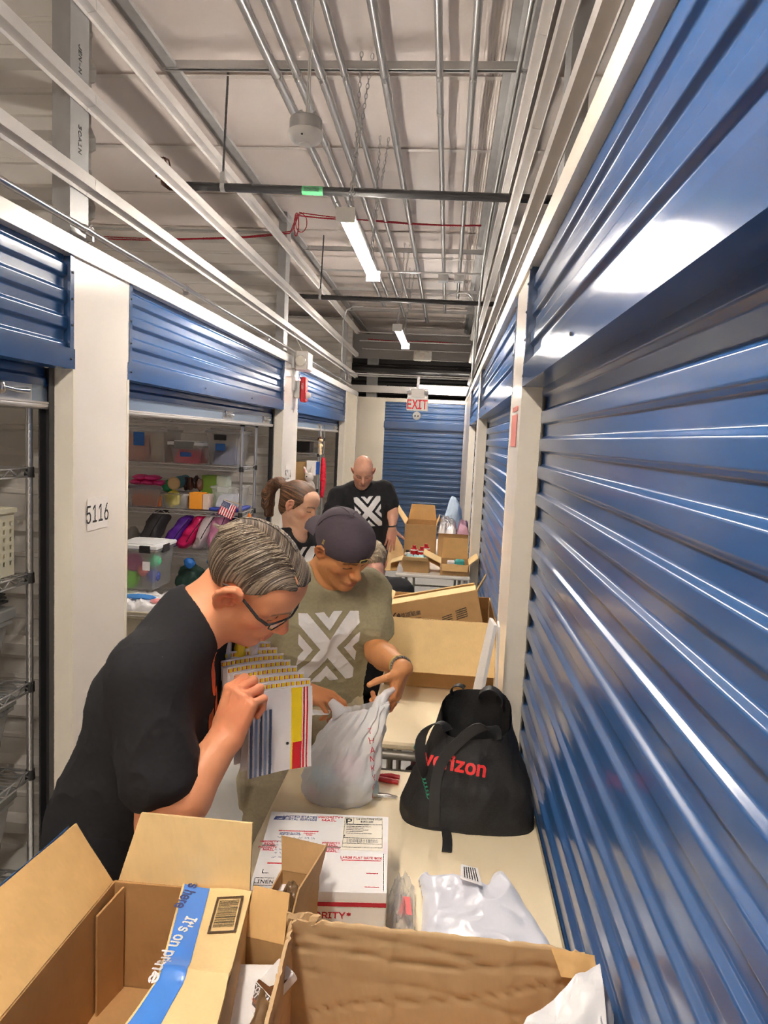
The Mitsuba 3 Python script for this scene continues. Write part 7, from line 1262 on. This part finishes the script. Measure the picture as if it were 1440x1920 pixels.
dbag('navy drawstring bag at the right end of the lower shelf', -1.90, -1.87, .12, .33, colm(34, 36, 62), 6)
one('white_bag', blob((-2.86, 6.44, Z4 + .09), (.06, .1, .085), 8, .3), colm(160, 156, 148), 'crumpled pale bag left of the charcoal drawstring bag', 'bag', smooth=40)
# flag hung on the rack
t = thing('flag', 'small striped flag with a starred blue corner hanging on the rack', 'flag'); o = np.array((-1.99, 6.235, 1.075)); fx = np.array((.82, -.05, -.34)); fy = np.array((.34, 0, .86)); fx /= np.linalg.norm(fx); fy -= fx * (fx @ fy); fy /= np.linalg.norm(fy)
def fl_(u, v): return o + fx * u * .14 + fy * v * .125 + np.array((0, -.008 * math.sin(u * 7), 0))
def strip(u0, u1, v0, v1, e): return SLAB(np.array([[fl_(u, v) + np.array((0, -e, 0)) for v in (v0, v1)] for u in np.linspace(u0, u1, 10)]), .001)
for k in range(13): part(t, 'stripe', strip(k / 13, (k + 1) / 13, 0, 1 if k > 5 else 1, 0), colm(200, 40, 56) if k % 2 == 0 else 'm_paper_white', True)
part(t, 'canton', strip(0, .54, .60, 1, .0012), colm(40, 52, 104), True); part(t, 'stars', cat(*[LATHE([(0, .0004), (.0028, .0004), (.0028, 0)], 6, fl_((i + .6) / 6.2 * .5, .63 + j * .075) + np.array((0, -.0022, 0)), (0, -1, 0)) for i in range(6) for j in range(5)]), 'm_paper_white', kind='stuff'); part(t, 'stick', CY(fl_(-.02, 1.05), fl_(1.25, 1.3) + np.array((0, .01, .0)), .003, 6), colm(190, 160, 110))
# floor level of that unit
t = thing('storage_bin', 'clear bin of colourful plush toys with a white lid and black latch beside panel 5116', 'bin'); part(t, 'body', tub(-2.60, -2.27, 5.55, 5.95, .50, .33, .02), 'm_clear', 40); kl = part(t, 'lid', lid(-2.60, -2.27, 5.55, 5.95, .83, .03), 'm_lid_white'); part(kl, 'latch', B((-2.268, 5.66, .79), (-2.25, 5.80, .855), .004), 'm_latch_black'); part(kl, 'latch', B((-2.40, 5.53, .80), (-2.31, 5.545, .86), .004), 'm_latch_black'); part(t, 'paper_label', B((-2.375, 5.545, .66), (-2.315, 5.549, .73)), 'm_paper_white')
for i, (c, r, col, l) in enumerate([((-2.50, 5.66, .70), .075, (176, 60, 120), 'magenta plush in the clear toy bin'), ((-2.52, 5.64, .57), .075, (120, 200, 40), 'lime green plush at the bottom of the toy bin'), ((-2.325, 5.64, .60), .055, (70, 84, 150), 'blue plush in the toy bin'), ((-2.32, 5.66, .72), .05, (90, 206, 150), 'mint plush in the toy bin'), ((-2.40, 5.63, .64), .045, (236, 130, 120), 'coral plush in the toy bin')]): one('plush_toy', blob(c, (r, r, r), 50 + i, .2, 5), colm(*col), l, 'plush toy', smooth=40)
for i in range(4): one('folded_jeans', blob((-2.0, 6.42, .31 + .10 * i), (.13, .16, .055), 60 + i, .12), colm(104, 138, 176), ('lowest', 'second', 'third', 'topmost')[i] + ' folded blue garment of the pile below the bags', 'garment', 'folded blue garments', smooth=40)
one('green_bag', blob((-2.30, 6.45, .40), (.14, .14, .17), 70, .25), colm(28, 58, 50), 'dark green bundle left of the folded blue garments', 'bundle', smooth=40); one('blue_pouch', blob((-2.26, 6.30, .60), (.05, .04, .05), 71, .2), colm(40, 110, 190), 'small bright blue pouch on the dark green bundle', 'pouch', smooth=40); one('patterned_pouch', blob((-2.15, 6.20, .35), (.05, .05, .05), 73, .4, 4), colm(120, 90, 90), 'small patterned pouch left of the folded garments', 'pouch', smooth=40)
t = thing('storage_tub', 'beige storage tub heaped with packets on the floor beside panel 5116', 'tub'); part(t, 'body', tub(-2.75, -1.95, 5.15, 5.75, ZF + .005, .715, .06), 'm_bin_beige', 40); part(t, 'rim', cat(B((-2.77, 5.13, .40), (-1.93, 5.16, .425), .004), B((-1.965, 5.13, .40), (-1.93, 5.77, .425), .004)), 'm_bin_beige')
one('packets', heap(-2.70, -2.0, 5.18, 5.72, .38, .12, 81), 'm_wrap', 'white and clear packets heaped in the beige tub', 'packets', kind='stuff', smooth=50); one('blue_packet', blob((-2.32, 5.38, .485), (.13, .05, .018), 82, .1), colm(70, 140, 214, rough=.3, coat=.4), 'long bright blue packet on the beige tub', 'packet', smooth=40); one('pink_packet', blob((-2.12, 5.32, .475), (.09, .05, .018), 83, .1), colm(230, 150, 150, rough=.3, coat=.4), 'pale pink packet on the beige tub', 'packet', smooth=40)
one('orange_tag', blob((-1.70, 6.22, 1.03), (.022, .012, .06), 84, .2), colm(226, 120, 36), 'orange tag hanging at the right end of the full rack', 'tag', smooth=40)
# ----- rack 3 and the things hung on the third door
one('dark_box', B((-2.5, 10.4, 1.545), (-1.98, 10.7, 1.70), .005), 'm_black', 'dark box on the upper shelf of the far rack', 'box'); one('carton_box', B((-2.6, 10.36, 1.03), (-2.0, 10.7, 1.40), .003), 'm_card_dark', 'brown carton on the far rack behind the plush rabbit', 'box')
t = thing('sports_box', 'white box with a bright blue side at the right of the far rack', 'box'); part(t, 'body', B((-2.0, 10.30, 1.22), (-1.86, 10.5, 1.43), .003), 'm_paper_white'); part(t, 'blue_side', B((-1.86, 10.298, 1.24), (-1.78, 10.5, 1.42), .003), colm(40, 84, 180))
t = thing('plush_rabbit', 'white plush rabbit on the far rack', 'plush toy'); m = SDF([EL((-1.93, 10.25, 1.05), (.075, .07, .10), np.eye(3), .03), EL((-1.94, 10.22, 1.20), (.065, .06, .06), np.eye(3), .03), RC((-1.98, 10.24, 1.24), (-2.02, 10.25, 1.33), .024, .018, .01), RC((-1.91, 10.24, 1.25), (-1.90, 10.25, 1.35), .024, .018, .01), EL((-1.99, 10.17, 1.02), (.04, .05, .04), np.eye(3), .02), EL((-1.88, 10.17, 1.0), (.04, .05, .04), np.eye(3), .02)], .009); part(t, 'body', m, colm(232, 222, 214), True); part(t, 'inner_ear', blob((-2.005, 10.225, 1.29), (.01, .006, .03), 1, .1), colm(230, 160, 160), 40); part(t, 'eye', blob((-1.965, 10.165, 1.21), (.009, .006, .009), 2, 0), 'm_black', 40)
x = -1.70
t = thing('plush_giraffe', 'small spotted plush on a cord hanging from the third door handle', 'plush toy'); m = SDF([EL((x, 9.70, 1.66), (.035, .05, .035), np.eye(3), .02), EL((x, 9.70, 1.735), (.03, .035, .03), np.eye(3), .02)] + [RC((x, 9.66 + .08 * k, 1.64), (x, 9.66 + .08 * k, 1.54), .014, .011, .01) for k in (0, 1)], .007)
part(t, 'body', m, colm(216, 190, 150), True); part(t, 'head_patch', blob((x, 9.70, 1.765), (.025, .03, .018), 3, .2), colm(90, 60, 44), 40); part(t, 'cord', TUBE([(x, 9.68, 1.93), (x, 9.69, 1.85), (x, 9.70, 1.77)], .006, 6), 'm_paper_white', True)
one('red_garland', TUBE([(x, 9.95 + .008 * math.sin(i * 2.1), 1.50 - .018 * i) for i in range(32)], [.012 + .030 * math.sin(min(i / 31, 1) * PI) ** .6 + .006 * (i % 2) for i in range(32)], 10), colm(206, 20, 50), 'fuzzy red garland hanging in the third left doorway', 'garland', smooth=40)
one('ring_cord', TUBE([(x, 9.95 + .035 * math.sin(a), 1.55 + .06 * math.cos(a)) for a in np.linspace(0, 2 * PI, 20)] + [(x, 9.95, 1.95)], .004, 6), 'm_chrome', 'wire loop holding the red garland', 'loop', smooth=True)
one('black_strap', ribbon([(x, 9.70, 1.15), (x + .01, 9.78, 1.16), (x, 9.80, 1.05), (x, 9.76, .85)], (0, 1, 0), .03, .004), 'm_black', 'black strap hanging below the plush in the third doorway', 'strap', smooth=40); one('hanging_cord', TUBE([(x, 9.72, 1.54), (x, 9.70, 1.3), (x, 9.72, .8)], .009, 6), colm(110, 130, 120), 'grey green cord hanging in the third doorway', 'cord', smooth=True)
SCALE[0] = 1.0
